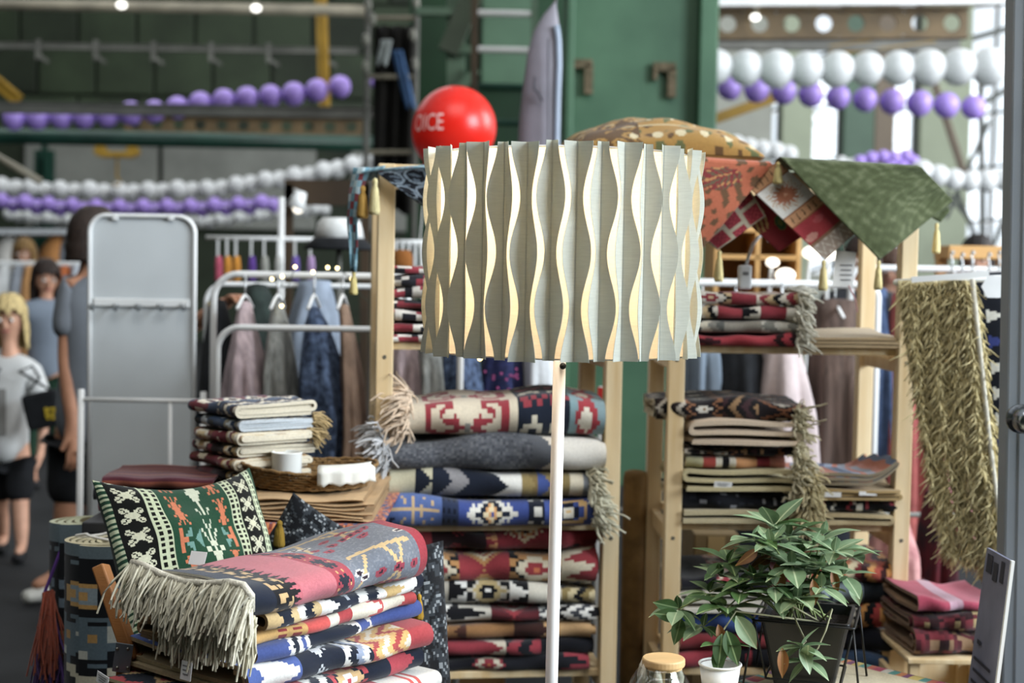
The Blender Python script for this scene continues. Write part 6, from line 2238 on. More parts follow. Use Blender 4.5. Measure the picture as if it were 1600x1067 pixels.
# crate with folded throws, bottom right
crp = P(1478, 1012, 3.45)
cr = thing('wooden_crate', 'pale wooden crate under the maroon throws at the lower right', 'crate', (crp.x, 3.5, 0))
x0, x1 = P(1402, 1020, 3.45).x, P(1552, 1020, 3.45).x
for z in (.07, .22, .37):
    if z < crp.z:
        MB().box(((x0 + x1) / 2, 3.36, z), (x1 - x0, .014, .13)).build('slat', m_pine, cr, bevel=.002)
        MB().box(((x0 + x1) / 2, 3.64, z), (x1 - x0, .014, .13)).build('slat', m_pine, cr, bevel=.002)
        for x in (x0, x1):
            MB().box((x, 3.5, z), (.014, .27, .13)).build('slat', m_pine, cr, bevel=.002)
for x in (x0 + .02, x1 - .02):
    for y in (3.375, 3.625):
        MB().box((x, y, crp.z / 2), (.025, .02, crp.z - .02)).build('corner_post', m_pine, cr, bevel=.001)
MB().box(((x0 + x1) / 2, 3.5, crp.z - .01), (x1 - x0, .29, .012)).build('lid', m_pine, cr, bevel=.002)
zz = crp.z
for k, (lab, pat, H) in enumerate((('maroon flecked throw at the bottom on the wooden crate', Pat((1, speckle(['#4a141c', '#6d1a24', '#2a1012', '#8a6a4a', '#5a1820'], 3, .014))), .06), ('maroon flecked throw in the middle on the wooden crate', Pat((1, speckle(['#4a141c', '#6d1a24', '#2a1012', '#a08a5c', '#5a1820'], 8, .014))), .05),
                                   ('rose pink folded throw on top of the wooden crate', Pat((.4, solid('#9c2a44')), (.15, solid('#b08a98')), (.45, solid('#a0304a'))), .03))):
    rug('folded_throw', lab, ((x0 + x1) / 2, 3.5, zz), R(3), (x1 - x0) * .92, .26, H, pat, cat='throw', cell=.012, seed=170 + k, back='#7a5a3a', group='throws on the wooden crate')
    zz += H * .97

# ------------------------------------------------------------------ standing mirror seen from behind
YM = 4.9
uM = S(YM)
mr_ob = thing('standing_mirror', 'tall white standing mirror seen from behind, with a row of hooks', 'mirror', (P(215, 800, YM).x, YM, 0))
m_back = M('mirror_backing', '#c2c7c8', .5, .06, 3)
tl, br_ = P(141, 336, YM), P(306, 560, YM)
zb0 = .05
xl_, xr_ = tl.x, P(305, 336, YM).x
zt_ = tl.z
rad = 26 * uM


def rrect(xa, xb, za, zb, r, Y):
    out = [(xa, Y, za)]
    for k in range(9):
        a = math.pi - k * math.pi / 16
        out.append((xa + r + r * math.cos(a), Y, zb - r + r * math.sin(a)))
    for k in range(9):
        a = math.pi / 2 - k * math.pi / 16
        out.append((xb - r + r * math.cos(a), Y, zb - r + r * math.sin(a)))
    out.append((xb, Y, za))
    return out


tl_lean = Matrix.Translation((0, 0, 0))
pts = rrect(xl_, xr_, zb0, zt_, rad, YM)
V = [(x - .011 * 0, y, z) for x, y, z in pts] + [(x, y + .012, z) for x, y, z in pts]
n = len(pts)
MB().add(V, [tuple(range(n)), tuple(range(n, 2 * n))[::-1]] + [(i, n + i, n + (i + 1) % n, (i + 1) % n) for i in range(n)]).build('back_panel', m_back, mr_ob)
MB().tube([Vector(p) + Vector((0, -.004, 0)) for p in pts], 3.6 * uM, 10).build('frame', m_white_met, mr_ob, smooth=True)
for px in (181, 268):
    q = P(px, 340, YM)
    MB().box((q.x, YM - .008, q.z), (.02, .01, .02)).build('clip', m_white_met, mr_ob, bevel=.003)
q = P(222, 473, YM)
MB().box((q.x, YM - .006, q.z), (xr_ - xl_ - .03, .006, .028)).build('hook_rail', m_white_met, mr_ob, bevel=.003)
for px in (150, 186, 221, 256, 291):
    q = P(px, 482, YM)
    MB().tube([(q.x - .015, YM - .008, q.z + .012), (q.x - .008, YM - .04, q.z + .004), (q.x + .004, YM - .055, q.z - .004), (q.x + .008, YM - .05, q.z + .014)], .005, 8).build('hook', M('grey_hook', '#5f6364', .4, .05, 9), mr_ob, smooth=True)
fr_ = thing('garment_stand', 'white tubular frame with a thin upright in front of the mirror', 'stand', (P(215, 800, 4.55).x, 4.55, 0))
YG = 4.55
a, b = P(127, 608, YG), P(318, 612, YG)
MB().tube([(a.x, YG, a.z), (a.x - .01, YG, .0)], 5 * S(YG), 10).build('upright', m_white_met, fr_, smooth=True)
MB().tube([(b.x, YG, b.z + .0), (b.x, YG, .0)], 5 * S(YG), 10).build('upright', m_white_met, fr_, smooth=True)
a, b = P(127, 624, YG), P(318, 627, YG)
MB().tube([a, b], 3.6 * S(YG), 10).build('crossbar', m_white_met, fr_, smooth=True)
a = P(266, 626, YG)
MB().tube([a, (a.x, YG, .3)], 2.8 * S(YG), 10).build('thin_upright', m_white_met, fr_, smooth=True)
MB().tube([(P(127, 600, YG).x, YG, .3), (P(318, 600, YG).x, YG, .3)], 3.6 * S(YG), 10).build('crossbar', m_white_met, fr_, smooth=True)

# ------------------------------------------------------------------ clothes racks and garments
def rack(label, Y, x0, x1, ytop, rpx, rad_px=40, Yb=None):
    t = thing('clothes_rack', label, 'clothes rack', (P((x0 + x1) / 2, 600, Y).x, Y, 0))
    a, b = P(x0, ytop, Y), P(x1, ytop, Y)
    r = rad_px * S(Y)
    z = (a.z + b.z) / 2
    path = [Vector((a.x, Y, .03))]
    for k in range(8):
        an = math.pi - k * math.pi / 14
        path.append(Vector((a.x + r + r * math.cos(an), Y, z - r + r * math.sin(an))))
    for k in range(8):
        an = math.pi / 2 - k * math.pi / 14
        path.append(Vector((b.x - r + r * math.cos(an), Y, z - r + r * math.sin(an))))
    path.append(Vector((b.x, Y, .03)))
    MB().tube(path, rpx * S(Y), 10).build('hoop', m_white_met, t, smooth=True)
    for x in (a.x, b.x):
        MB().tube([(x, Y - .22, .02), (x, Y + .22, .02)], rpx * S(Y), 8).build('foot', m_white_met, t, smooth=True)
    return t, z


rack('white hoop clothes rack at the back carrying knitwear', 4.50, 334, 735, 431, 5.5)
rack('lower white hoop clothes rack in front of the knitwear', 4.30, 340, 720, 514, 5.2, 36)
m_hook = M('chrome_hook', '#b8babb', .25, .05, 9, metal=.6)


def hanger(px, py, Y, lab, wood=False, group='clothes hangers'):
    p = P(px, py, Y)
    t = thing('clothes_hanger', lab, 'hanger', p, group)
    u = S(Y)
    MB().tube([p + Vector((0, 8 * u * math.sin(a) * 0 + 6 * u * math.cos(a), 6 * u * math.sin(a) + 2 * u)) for a in np.linspace(math.pi, -.5, 8)] + [p + Vector((0, 0, -6 * u)), p + Vector((0, 0, -26 * u))], 1.6 * u, 6).build('hook', m_hook, t, smooth=True)
    MB().tube([p + Vector((0, -.13, -44 * u)), p + Vector((0, -.04, -28 * u)), p + Vector((0, 0, -24 * u)), p + Vector((0, .04, -28 * u)), p + Vector((0, .13, -44 * u))], 2.6 * u, 8).build('shoulder_bar', m_white_met if not wood else m_pine, t, smooth=True)
    return t


def garment(lab, pts, Y, mat, cat='garment', name='hanging_garment', depth=.15, folds=6, amp=.16, group='garments on the racks', seed=1, colpat=None):
    """pts: (px centre, py, half width px) from the collar to the hem; soft folds run down it."""
    rg = np.random.RandomState(seed)
    ph = rg.uniform(0, 6, 3)
    arr = np.array(pts, float)
    ny, na = 22, 40
    yy = np.linspace(arr[0, 1], arr[-1, 1], ny)
    G = np.zeros((ny, na, 3))
    for i in range(ny):
        f = i / (ny - 1)
        c = np.interp(yy[i], arr[:, 1], arr[:, 0])
        hw = np.interp(yy[i], arr[:, 1], arr[:, 2])
        for j in range(na):
            a = 2 * math.pi * j / na
            k = 1 + amp * min(1, f * 1.6) * (math.sin(a * folds + ph[0] + f * 1.2) + .5 * math.sin(a * (folds * 2 - 1) + ph[1]))
            p = P(c + hw * math.cos(a) * k, yy[i] + (3 * math.sin(a * 3 + ph[2]) if i == ny - 1 else 0), Y)
            G[i, j] = (p.x, Y + depth * (.35 + .65 * min(1, f * 2.5)) * math.sin(a) * k, p.z)
    mb = MB()
    if colpat is not None:
        SS, VV = np.meshgrid((np.arange(ny - 1) + .5) / ny, (np.arange(na) + .5) / na, indexing='ij')
        mb.grid(G, colpat(VV, SS), wrap=True, flip=True)
    else:
        mb.grid(G, wrap=True, flip=True)
    top = G[0].mean(0) + np.array((0, 0, .006))
    mb.add(np.vstack([G[0], top[None]]), [(j, (j + 1) % na, na) for j in range(na)], None if colpat is None else [tuple(colpat(np.zeros(1), np.zeros(1))[0])] * na)
    o = mb.build(name, mat, smooth=True, solid=.004)
    return tag(o, lab, cat, group)


m_pinkk = M('dusty_pink_knit', '#b9a6a8', .95, .2, 60, .5, 200, stretch=(1, 1, .3))
m_greyk = M('grey_knit', '#8d8e89', .95, .25, 60, .5, 200, stretch=(1, 1, .3))
m_navyk = M('navy_fleck_knit', '#1d2638', .95, .2, 45, .5, 90, hex2='#5a6b88')
m_navyd = M('navy_dotted_cloth', '#1b1f3c', .9, .2, 60, 0, hex2='#2a2f57')
m_tanw = M('taupe_cloth', '#8a7260', .9, .2, 20, .2, 100)
m_tulle = M('blue_grey_tulle', '#7b8592', .9, .2, 14, .2, 60)
m_blkc = M('black_garment_cloth', '#131518', .95, .3, 20, .2, 80)
m_dgr = M('dark_green_garment', '#26302c', .95, .3, 20, .2, 80)
m_wht = M('white_garment_cloth', '#c3c6c8', .9, .1, 20, .2, 80)
m_brnp = M('brown_trouser_cloth', '#5a4a42', .95, .3, 14, .3, 90, stretch=(3, 3, .3))
m_blush = M('blush_cloth', '#b9aaa8', .9, .1, 12, .2, 60)
m_salm = M('salmon_cloth', '#a65a55', .9, .25, 18, .2, 70)
m_jean = M('faded_denim', '#4d5f80', .95, .25, 30, .3, 150)
GS = [('dusty pink cardigan on the white rack, nearest the mirror', [(383, 474, 8), (383, 510, 14), (386, 560, 24), (388, 640, 36), (390, 720, 38)], 4.47, m_pinkk, 383),
      ('pale grey knitted cardigan beside the dusty pink one', [(434, 478, 7), (436, 510, 14), (437, 570, 22), (440, 640, 28), (441, 730, 30)], 4.49, m_greyk, 434),
      ('navy flecked long cardigan in the middle of the white rack', [(491, 482, 6), (495, 510, 18), (503, 580, 32), (511, 650, 40), (508, 760, 40)], 4.45, m_navyk, 491),
      ('taupe trousers hanging between the navy cardigan and the shelf post', [(537, 478, 6), (543, 520, 9), (551, 600, 14), (553, 680, 18), (548, 760, 20)], 4.47, m_tanw, 536),
      ('lilac grey top seen between the left shelf posts', [(628, 480, 12), (634, 540, 26), (638, 600, 34), (640, 700, 38)], 4.49, m_pinkk, 628),
      ('grey knitted top seen between the left shelf posts', [(668, 484, 10), (672, 540, 20), (676, 600, 24), (676, 700, 26)], 4.47, m_greyk, 668),
      ('navy flecked top between the grey and the dotted ones', [(716, 484, 12), (718, 550, 26), (720, 620, 32), (720, 720, 34)], 4.49, m_navyk, 716),
      ('navy dotted dress partly hidden by the lamp pole', [(786, 484, 14), (786, 550, 30), (784, 620, 34), (784, 800, 36)], 4.6, m_navyd, 786),
      ('white shirt hanging behind the lamp pole', [(842, 484, 12), (842, 550, 24), (843, 620, 26), (843, 760, 28)], 4.6, m_wht, 842)]
for k, (lab, pts_, Y, m_, hx_) in enumerate(GS):
    garment(lab, pts_, Y, m_, seed=200 + k)
    hanger(hx_, 437 if k < 7 else 440, Y, ('hanger of the dusty pink cardigan', 'hanger of the pale grey cardigan', 'hanger of the navy flecked cardigan', 'hanger of the taupe trousers', 'hanger of the lilac grey top', 'hanger of the grey knitted top', 'hanger of the navy flecked top', 'hanger of the navy dotted dress', 'hanger of the white shirt behind the lamp pole')[k])
# pink dots on the dotted dress
dd_ = [o for o in bpy.data.objects if o.get('label', '').startswith('navy dotted dress')][0]
mb = MB()
rg = np.random.RandomState(4)
for k in range(60):
    p = P(rg.uniform(758, 812), rg.uniform(500, 700), 4.6)
    off = .15 * math.sqrt(max(0, 1 - ((p.x - P(785, 600, 4.6).x) / .075) ** 2))
    mb.ball((p.x, 4.6 - off - .012, p.z), .005, 6, 4)
stuff(mb.build('dots', M('pink_print', '#a04a78', .8, .1, 20), dd_, smooth=True))
garment('black dress hanging behind the first rack hoop', [(340, 470, 10), (345, 540, 24), (345, 640, 30), (345, 760, 30)], 5.0, m_blkc, seed=215)
garment('dark green coat behind the dusty pink cardigan', [(402, 446, 14), (405, 500, 34), (405, 600, 40), (405, 740, 42)], 4.95, m_dgr, seed=216)
garment('blue-grey tulle skirt behind the navy cardigan', [(492, 440, 24), (490, 520, 40), (488, 620, 46)], 5.0, m_tulle, seed=217)
rack('white rack far behind the knitwear holding dark coats', 5.0, 322, 640, 446, 4.0, 30)

# bucket hats on stands behind the knitwear
def hat_on_stand(lab, px, py, w, Y, mat, brim):
    c = P(px, py, Y)
    u = S(Y)
    t = thing('bucket_hat', lab, 'hat', c)
    MB().lathe([(0, 34 * u), (w * .55 * u, 33 * u), (w * .68 * u, 26 * u), (w * .80 * u, 0), (w * .78 * u, 0), (w * .66 * u, 25 * u), (0, 31 * u)], c, 28).build('crown', mat, t, smooth=True)
    MB().lathe([(w * .80 * u, 2 * u), (w * 1.15 * u, -14 * u), (w * 1.13 * u, -16 * u), (w * .78 * u, -1 * u)], c, 28).build('brim', brim, t, smooth=True)
    s = thing('hat_stand', 'slim stand under the ' + lab.split(' standing')[0], 'stand', (c.x, Y, 0))
    MB().tube([(c.x, Y, .02), (c.x, Y, c.z + 28 * u)], .012, 8).build('pole', m_grey_steel, s, smooth=True)
    MB().lathe([(0, 0), (.16, 0), (.16, .015), (0, .02)], (c.x, Y, 0), 20).build('foot', m_grey_steel, s)


hat_on_stand('large white felt bucket hat standing behind the hoop rack', 530, 374, 49, 5.6, M('white_felt', '#d2d3d0', .95, .08, 20, .2, 80), m_blkc)
hat_on_stand('rust brown felt hat standing behind the left shelf', 626, 424, 26, 5.3, M('rust_felt', '#7a4a1c', .95, .15, 20), M('rust_felt'))

# fairy lights along the rack
fl = thing('fairy_lights', 'string of small warm fairy lights twisted along the white rack', 'fairy lights', P(480, 430, 4.42))
fpts = [(425, 436), (441, 432), (440, 478), (461, 417), (489, 425), (512, 418), (527, 419), (550, 436), (553, 448)]
MB().tube([P(x, y, 4.42) for x, y in fpts], .0015, 5).build('wire', M('green_wire', '#2e3a2c', .6, .1, 20), fl)
for x, y in fpts:
    MB().ball(P(x, y, 4.42), .0055, 8, 6).build('bulb', glow('fairy_glow', '#ffe6a8', 6), fl, smooth=True)
for x, y in ((687, 551), (750, 560)):
    MB().ball(P(x, y, 4.2), .006, 8, 6).build('bulb', glow('fairy_glow', '#ffe6a8', 6), fl, smooth=True)
MB().tube([P(553, 448, 4.42), P(640, 540, 4.2), P(687, 551, 4.2), P(750, 560, 4.2)], .0015, 5).build('wire', M('green_wire'), fl)

# ------------------------------------------------------------------ right: racks and garments behind the unit
rack('white rack behind the right shelf carrying trousers and dresses', 4.75, 1060, 1372, 443, 6, 20)
rack('white rack further right behind the shelf, above the jeans', 5.2, 1330, 1600, 420, 5, 20)
GR_ = [('black dress hanging behind the right shelf', [(1150, 490, 20), (1155, 560, 34), (1155, 700, 38), (1155, 800, 40)], 4.75, m_blkc, 1150),
       ('blush pink dress with flared skirt behind the right shelf', [(1222, 486, 10), (1222, 545, 26), (1224, 640, 44), (1226, 760, 52)], 4.72, m_blush, 1222),
       ('brown wide trousers behind the right shelf', [(1305, 470, 34), (1305, 540, 38), (1306, 640, 40), (1306, 790, 42)], 4.78, m_brnp, 1305),
       ('slate shirt hanging left of the black dress', [(1098, 486, 18), (1100, 560, 26), (1100, 640, 28)], 4.8, M('slate_cloth', '#6a7580', .9, .1, 10), 1098)]
for k, (lab, pts_, Y, m_, hx_) in enumerate(GR_):
    garment(lab, pts_, Y, m_, seed=230 + k, depth=.13)
    hanger(hx_, 450, Y, ('hanger of the black dress', 'hanger of the blush pink dress', 'hanger of the brown wide trousers', 'hanger of the slate shirt')[k])
for k, (lab, pts_, Y, m_) in enumerate((('faded blue jeans hanging by the rear shelf post', [(1368, 452, 16), (1370, 540, 20), (1370, 740, 22)], 5.2, m_jean),
                                        ('salmon print dress hanging at the right of the jeans', [(1410, 460, 14), (1410, 530, 24), (1408, 640, 28), (1408, 780, 32), (1406, 900, 34)], 5.15, m_salm),
                                        ('pale lilac dress seen between post and shaggy rug', [(1446, 470, 10), (1448, 560, 18), (1450, 720, 22), (1450, 760, 22)], 5.25, M('lilac_cloth', '#bfa9b6', .9, .1, 10)),
                                        ('long rose skirt behind the shaggy rug', [(1470, 432, 8), (1474, 560, 16), (1480, 700, 30), (1482, 860, 36)], 5.1, M('rose_cloth', '#b3777c', .9, .15, 10)),
                                        ('black and red dress low behind the shaggy rug', [(1462, 770, 16), (1464, 830, 24), (1464, 905, 26)], 4.6, M('black_red_cloth', '#17141a', .9, .3, 12, hex2='#5a141c')),
                                        ('pink skirt with dark print on the lower rail behind the right shelf', [(1395, 815, 24), (1395, 860, 34), (1395, 930, 36)], 4.4, M('pink_print_cloth', '#b98a86', .9, .3, 22, hex2='#8f5f60')),
                                        ('long black coat filling the gap under the middle right shelf', [(1160, 800, 60), (1170, 860, 80), (1172, 960, 86)], 4.9, m_blkc),
                                        ('dark grey coat hanging beside the long black one', [(1290, 800, 40), (1290, 880, 50), (1290, 980, 54)], 5.0, M('charcoal_cloth', '#1d2028', .9, .2, 12)),
                                        ('black dress glimpsed below the left shelf rugs', [(850, 820, 40), (850, 870, 50), (850, 980, 54)], 4.8, m_blkc),
                                        ('dark coat glimpsed left of the pole under the rugs', [(740, 810, 40), (740, 860, 46), (740, 960, 50)], 4.9, m_dgr))):
    garment(lab, pts_, Y, m_, seed=240 + k, depth=.12)
# low rail that the lower garments hang on
lr_ = thing('clothes_rail', 'low grey clothes rail behind both shelf units', 'clothes rail', (P(1100, 790, 4.85).x, 4.85, 0))
a, b = P(640, 792, 4.85), P(1560, 806, 4.85)
MB().tube([a, b], .009, 8).build('rail', m_grey_steel, lr_, smooth=True)
for x in (a.x, (a.x + b.x) / 2, b.x):
    MB().tube([(x, 4.85, a.z - .02), (x, 4.85, 0)], .010, 8).build('upright', m_grey_steel, lr_, smooth=True)
# lower shelf behind: cardboard box and white upright
for k, (px0, px1, py0, py1, Y, hx_, lab) in enumerate(((690, 790, 850, 1000, 4.6, '#8a6a42', 'brown cardboard box seen under the left shelf rugs'), (1075, 1140, 820, 930, 4.3, '#6d5a3a', 'brown cardboard box behind the right shelf post'))):
    a, b = P(px0, py0, Y), P(px1, py1, Y)
    t = thing('cardboard_box', lab, 'box', ((a.x + b.x) / 2, Y, 0))
    MB().box(((a.x + b.x) / 2, Y, a.z / 2), (b.x - a.x, .3, a.z)).build('body', M('cardboard' + str(k), hx_, .85, .12, 6), t, bevel=.004)
    MB().box(((a.x + b.x) / 2, Y - .151, a.z * .8), (.05, .002, a.z * .38)).build('tape', M('parcel_tape', '#9a8258', .4, .05, 9), t)
wp = thing('signal_panel', 'white panel leaning with a red corner between the two shelves', 'panel', (P(965, 640, 4.3).x, 4.3, 0))
a = P(938, 604, 4.3)
MB().box((a.x + .02, 4.3, a.z / 2), (.05, .02, a.z)).build('panel', m_white_met, wp, bevel=.003)
MB().box((a.x + .005, 4.287, a.z - .022), (.028, .006, .042)).build('red_corner', M('red_card', '#b02420', .6, .05, 9), wp)

# upright roll of brown carpet standing between the two shelves
cpq = P(993, 735, 3.95)
one_piece('carpet_tube', 'tall brown carpet roll standing between the two shelf units', 'carpet roll', MB().lathe([(0, 0), (.032, 0), (.034, cpq.z - .02), (.030, cpq.z - .004), (.02, cpq.z), (.018, cpq.z - .03), (0, cpq.z - .03)], (cpq.x, 3.95, 0), 24), M('brown_carpet', '#8a6d44', .9, .2, 20), smooth=True)

# wooden cubby behind the cloths and lamp bases
cb0, cb1 = P(1112, 360, 6.6), P(1235, 445, 6.6)
cbt = thing('cubby_shelf', 'pale wooden cubby shelf behind the hanging cloths', 'shelf', ((cb0.x + cb1.x) / 2, 6.6, 0))
m_cub = M('honey_plywood', '#c2975e', .6, .12, 4)
W_ = cb1.x - cb0.x
MB().box(((cb0.x + cb1.x) / 2, 6.78, cb0.z / 2), (W_, .02, cb0.z)).build('back', m_cub, cbt)
for z in (.3, .8, cb1.z, (cb1.z + cb0.z) / 2, cb0.z):
    MB().box(((cb0.x + cb1.x) / 2, 6.6, z), (W_, .36, .02)).build('board', m_cub, cbt, bevel=.002)
for x in (cb0.x, (cb0.x + cb1.x) / 2, cb1.x):
    MB().box((x, 6.6, cb0.z / 2), (.02, .36, cb0.z)).build('side', m_cub, cbt, bevel=.002)
# shaded spot lamps behind the cloths
for k, (px, py, r, lab) in enumerate(((1268, 395, 11, 'white spot lamp behind the sun motif runner, left one'), (1298, 398, 9, 'white spot lamp behind the sun motif runner, right one'), (1227, 430, 12, 'oval white lamp above the upper rug stack'), (1207, 410, 8, 'small upright lamp on the wooden cubby'))):
    c = P(px, py, 6.3)
    t = thing('spot_lamp', lab, 'lamp', c)
    MB().ball(c, r * S(6.3), 14, 8, (1.3, .8, .9)).build('shade', glow('spot_glow', '#fff6e4', 2.0), t, smooth=True)
    MB().tube([c + Vector((0, .02, 0)), c + Vector((0, .06, -.1)), (c.x, 6.36, .0)], .008, 6).build('stem', m_white_met, t, smooth=True)

# chrome hangers and a wooden ledge at far right
lg = P(1525, 395, 5.6)
tg_ = thing('wall_ledge', 'wooden ledge with chrome hooks behind the shaggy rug', 'ledge', (lg.x, 5.6, 0))
MB().box((lg.x, 5.6, lg.z), (108 * S(5.6), .2, .05)).build('board', m_cub, tg_, bevel=.003)
for x in (-1, 1):
    MB().box((lg.x + x * .12, 5.65, lg.z / 2), (.04, .04, lg.z)).build('leg', m_cub, tg_)
for k, px in enumerate((1488, 1504, 1520, 1546, 1562, 1573)):
    hanger(px, 400 + 3 * (k % 2), 4.9, 'chrome hanger on the rail behind the shaggy rug, number %s from the left' % ('one', 'two', 'three', 'four', 'five', 'six')[k])

# ------------------------------------------------------------------ grey garment bag hanging by the green column
gb = thing('garment_bag', 'grey zipped garment bag tapering to a hook beside the green column', 'garment bag', (P(848, 240, 6).x, 6, P(848, 260, 6).z))
m_gb = M('grey_bag_vinyl', '#7b7880', .5, .12, 5, .12, 30)
m_gb2 = M('pale_bag_side', '#8f9bab', .45, .1, 5)
out = [(868, 2), (848, 24), (832, 52), (824, 80), (818, 130), (812, 190), (806, 300), (806, 420)]
out2 = [(868, 2), (872, 30), (876, 60), (877, 100), (875, 150), (874, 200), (872, 300), (872, 420)]
G = np.zeros((22, 24, 3))
for i in range(22):
    y = 2 + (420 - 2) * (i / 21) ** 1.3
    xa = np.interp(y, [o[1] for o in out], [o[0] for o in out])
    xb = np.interp(y, [o[1] for o in out2], [o[0] for o in out2])
    c, hw = (xa + xb) / 2, max(1.5, (xb - xa) / 2)
    for j in range(24):
        a = 2 * math.pi * j / 24
        p = P(c + hw * math.cos(a) * (1 + .03 * math.sin(a * 5 + i * .4)), y, 6)
        G[i, j] = (p.x, 6 + min(.07, hw * S(6) * .5) * math.sin(a), p.z)
mb = MB().grid(G, wrap=True, flip=True)
mb.build('bag', m_gb, gb, smooth=True)
zp = [P(np.interp(y, [o[1] for o in out2], [o[0] for o in out2]) - 4, y, 5.965) for y in range(40, 420, 12)]
MB().tube(zp, .014, 8).build('side_piping', m_gb2, gb, smooth=True)
MB().tube([P(857, y, 5.925) for y in range(60, 420, 20)], .004, 6).build('seam', M('dark_seam', '#4d4c52', .7, .1, 9), gb)
pk = P(868, 4, 6)
MB().tube([pk, pk + Vector((.0, 0, .06)), pk + Vector((.02, 0, .10)), pk + Vector((.0, 0, .13))], .006, 8).build('hook', m_hook, gb, smooth=True)
MB().tube([pk + Vector((0, 0, .12)), pk + Vector((0, 3.4, 1.2))], .004, 6).build('hanging_cord', M('white_cord'), gb)
mb = MB().tube([P(836, 120, 5.925), P(835, 138, 5.925), P(842, 146, 5.925), P(848, 158, 5.925)], .006, 6)
mb.build('crease_mark', M('dark_seam'), gb)

# ------------------------------------------------------------------ far stalls on the left
YB = 9.5
far = thing('booth_frame', 'dark brown booth frame behind the hoop rack', 'booth', (P(510, 300, 8).x, 8, 0))
for px in (452, 572):
    q = P(px, 288, 8)
    MB().box((q.x, 8, q.z / 2), (.045, .05, q.z)).build('post', M('dark_brown_wood', '#3a2c1c', .6, .2, 4), far)
a, b = P(446, 300, 8), P(578, 303, 8)
MB().box(((a.x + b.x) / 2, 8, a.z), (b.x - a.x, .05, .14)).build('header_board', M('dark_brown_wood'), far)
q = P(466, 312, 7.9)
sp = thing('clip_lamp', 'small white clip lamp on the dark booth frame', 'lamp', q)
MB().lathe([(.0, .05), (.03, .05), (.055, -.05), (.05, -.05), (.0, .03)], q, 16, Matrix.Rotation(R(20), 3, 'Y')).build('shade', m_white_met, sp, smooth=True)
MB().ball(q + Vector((0, 0, -.045)), .03, 10, 8).build('bulb', glow('spot_glow', '#fff6e4', 2.0), sp, smooth=True)
MB().tube([q + Vector((0, .02, .04)), q + Vector((-.03, .06, .06))], .008, 6).build('arm', m_white_met, sp)
# accessories rack with clips
ar_ = thing('display_rack', 'white accessories rack with clips behind the hoop rack', 'rack', (P(408, 372, 7).x, 7, 0))
a, b = P(322, 371, 7), P(496, 374, 7)
MB().tube([a, b], 3.4 * S(7), 8).build('rail', m_white_met, ar_, smooth=True)
MB().tube([(P(440, 372, 7).x, 7, 0), P(440, 308, 7)], 5 * S(7), 8).build('upright', m_white_met, ar_, smooth=True)
for k, px in enumerate((342, 356, 370, 394, 414, 436, 462, 486)):
    q = P(px, 374, 7)
    MB().box((q.x, 6.98, q.z - .045), (.009, .01, .09)).build('clip_strip', m_white_met, ar_)
    h = ('#b5566a', '#c98a3a', '#c98a3a', '#5d3f8a', '#9a9a92', '#b9b9b4', '#6d5aa0', '#a58ab0')[k]
    c = P(px, 415, 6.98)
    tag(MB().lathe([(0, .05), (.014, .045), (.020, .0), (.017, -.04), (.022, -.07), (0, -.08)], c, 10, sy=.5).build('sock', M('sock_' + h.strip('#'), h, .9, .15, 20), smooth=True),
        ('pink sock clipped to the white accessories rack', 'first orange sock on the white accessories rack', 'second orange sock on the white accessories rack', 'dark purple sock on the white accessories rack', 'grey sock on the white accessories rack', 'white sock on the white accessories rack', 'violet sock on the white accessories rack', 'mauve sock at the end of the accessories rack')[k], 'sock', 'socks on the accessories rack')
ar2 = thing('display_rack', 'white accessories rack behind the left shelf and knitted throws', 'rack', (P(645, 378, 7).x, 7, 0))
a, b = P(612, 378, 7), P(668, 379, 7)
MB().tube([a, b], 4 * S(7), 8).build('rail', m_white_met, ar2, smooth=True)
for px in (620, 630, 640, 650, 660):
    q = P(px, 378, 7)
    MB().box((q.x, 6.98, q.z - .06), (.012, .01, .12)).build('clip_strip', m_white_met, ar2)
MB().tube([(P(664, 378, 7).x, 7, 0), P(664, 378, 7)], .012, 8).build('upright', m_white_met, ar2, smooth=True)

# far clothes stall behind the child
rack('far white clothes rack behind the blond child', 11.0, -20, 140, 412, 4, 16)
for k, (px, c, w) in enumerate(((8, '#c9cac8', 16), (30, '#8a8f96', 12), (48, '#b98a5a', 12), (66, '#d0d0cc', 13), (84, '#7a6a5a', 12), (102, '#b5653a', 12), (122, '#b9bdc4', 12))):
    garment(('white shirt at the edge of the far rack', 'grey shirt on the far rack behind the child', 'tan shirt on the far rack behind the child', 'off-white blouse on the far rack', 'brown jacket on the far rack', 'orange top on the far rack', 'pale blue shirt at the mirror end of the far rack')[k],
            [(px, 416, w * .5), (px, 440, w), (px + 2, 520, w * 1.2), (px + 2, 600, w * 1.2)], 11.0, M('far_cloth_%d' % k, c, .9, .15, 8), seed=260 + k, group='garments on the far rack', depth=.2)
st2 = thing('market_stall', 'far market stall with pale awning left of the mirror', 'stall', (P(60, 330, 14).x, 14, 0))
for px in (-30, 130):
    q = P(px, 350, 14)
    MB().box((q.x, 14, q.z / 2), (.08, .08, q.z)).build('post', m_grey_steel, st2)
q0, q1 = P(-40, 362, 13.2), P(135, 362, 13.2)
MB().bar((q0.x, 13.6, q0.z), (q1.x, 13.6, q1.z), .9, .05).build('awning', m_wht, st2)
MB().box(((q0.x + q1.x) / 2, 14, .45), (q1.x - q0.x, .8, .9)).build('counter', M('stall_counter', '#6a6560', .7, .2, 3), st2)
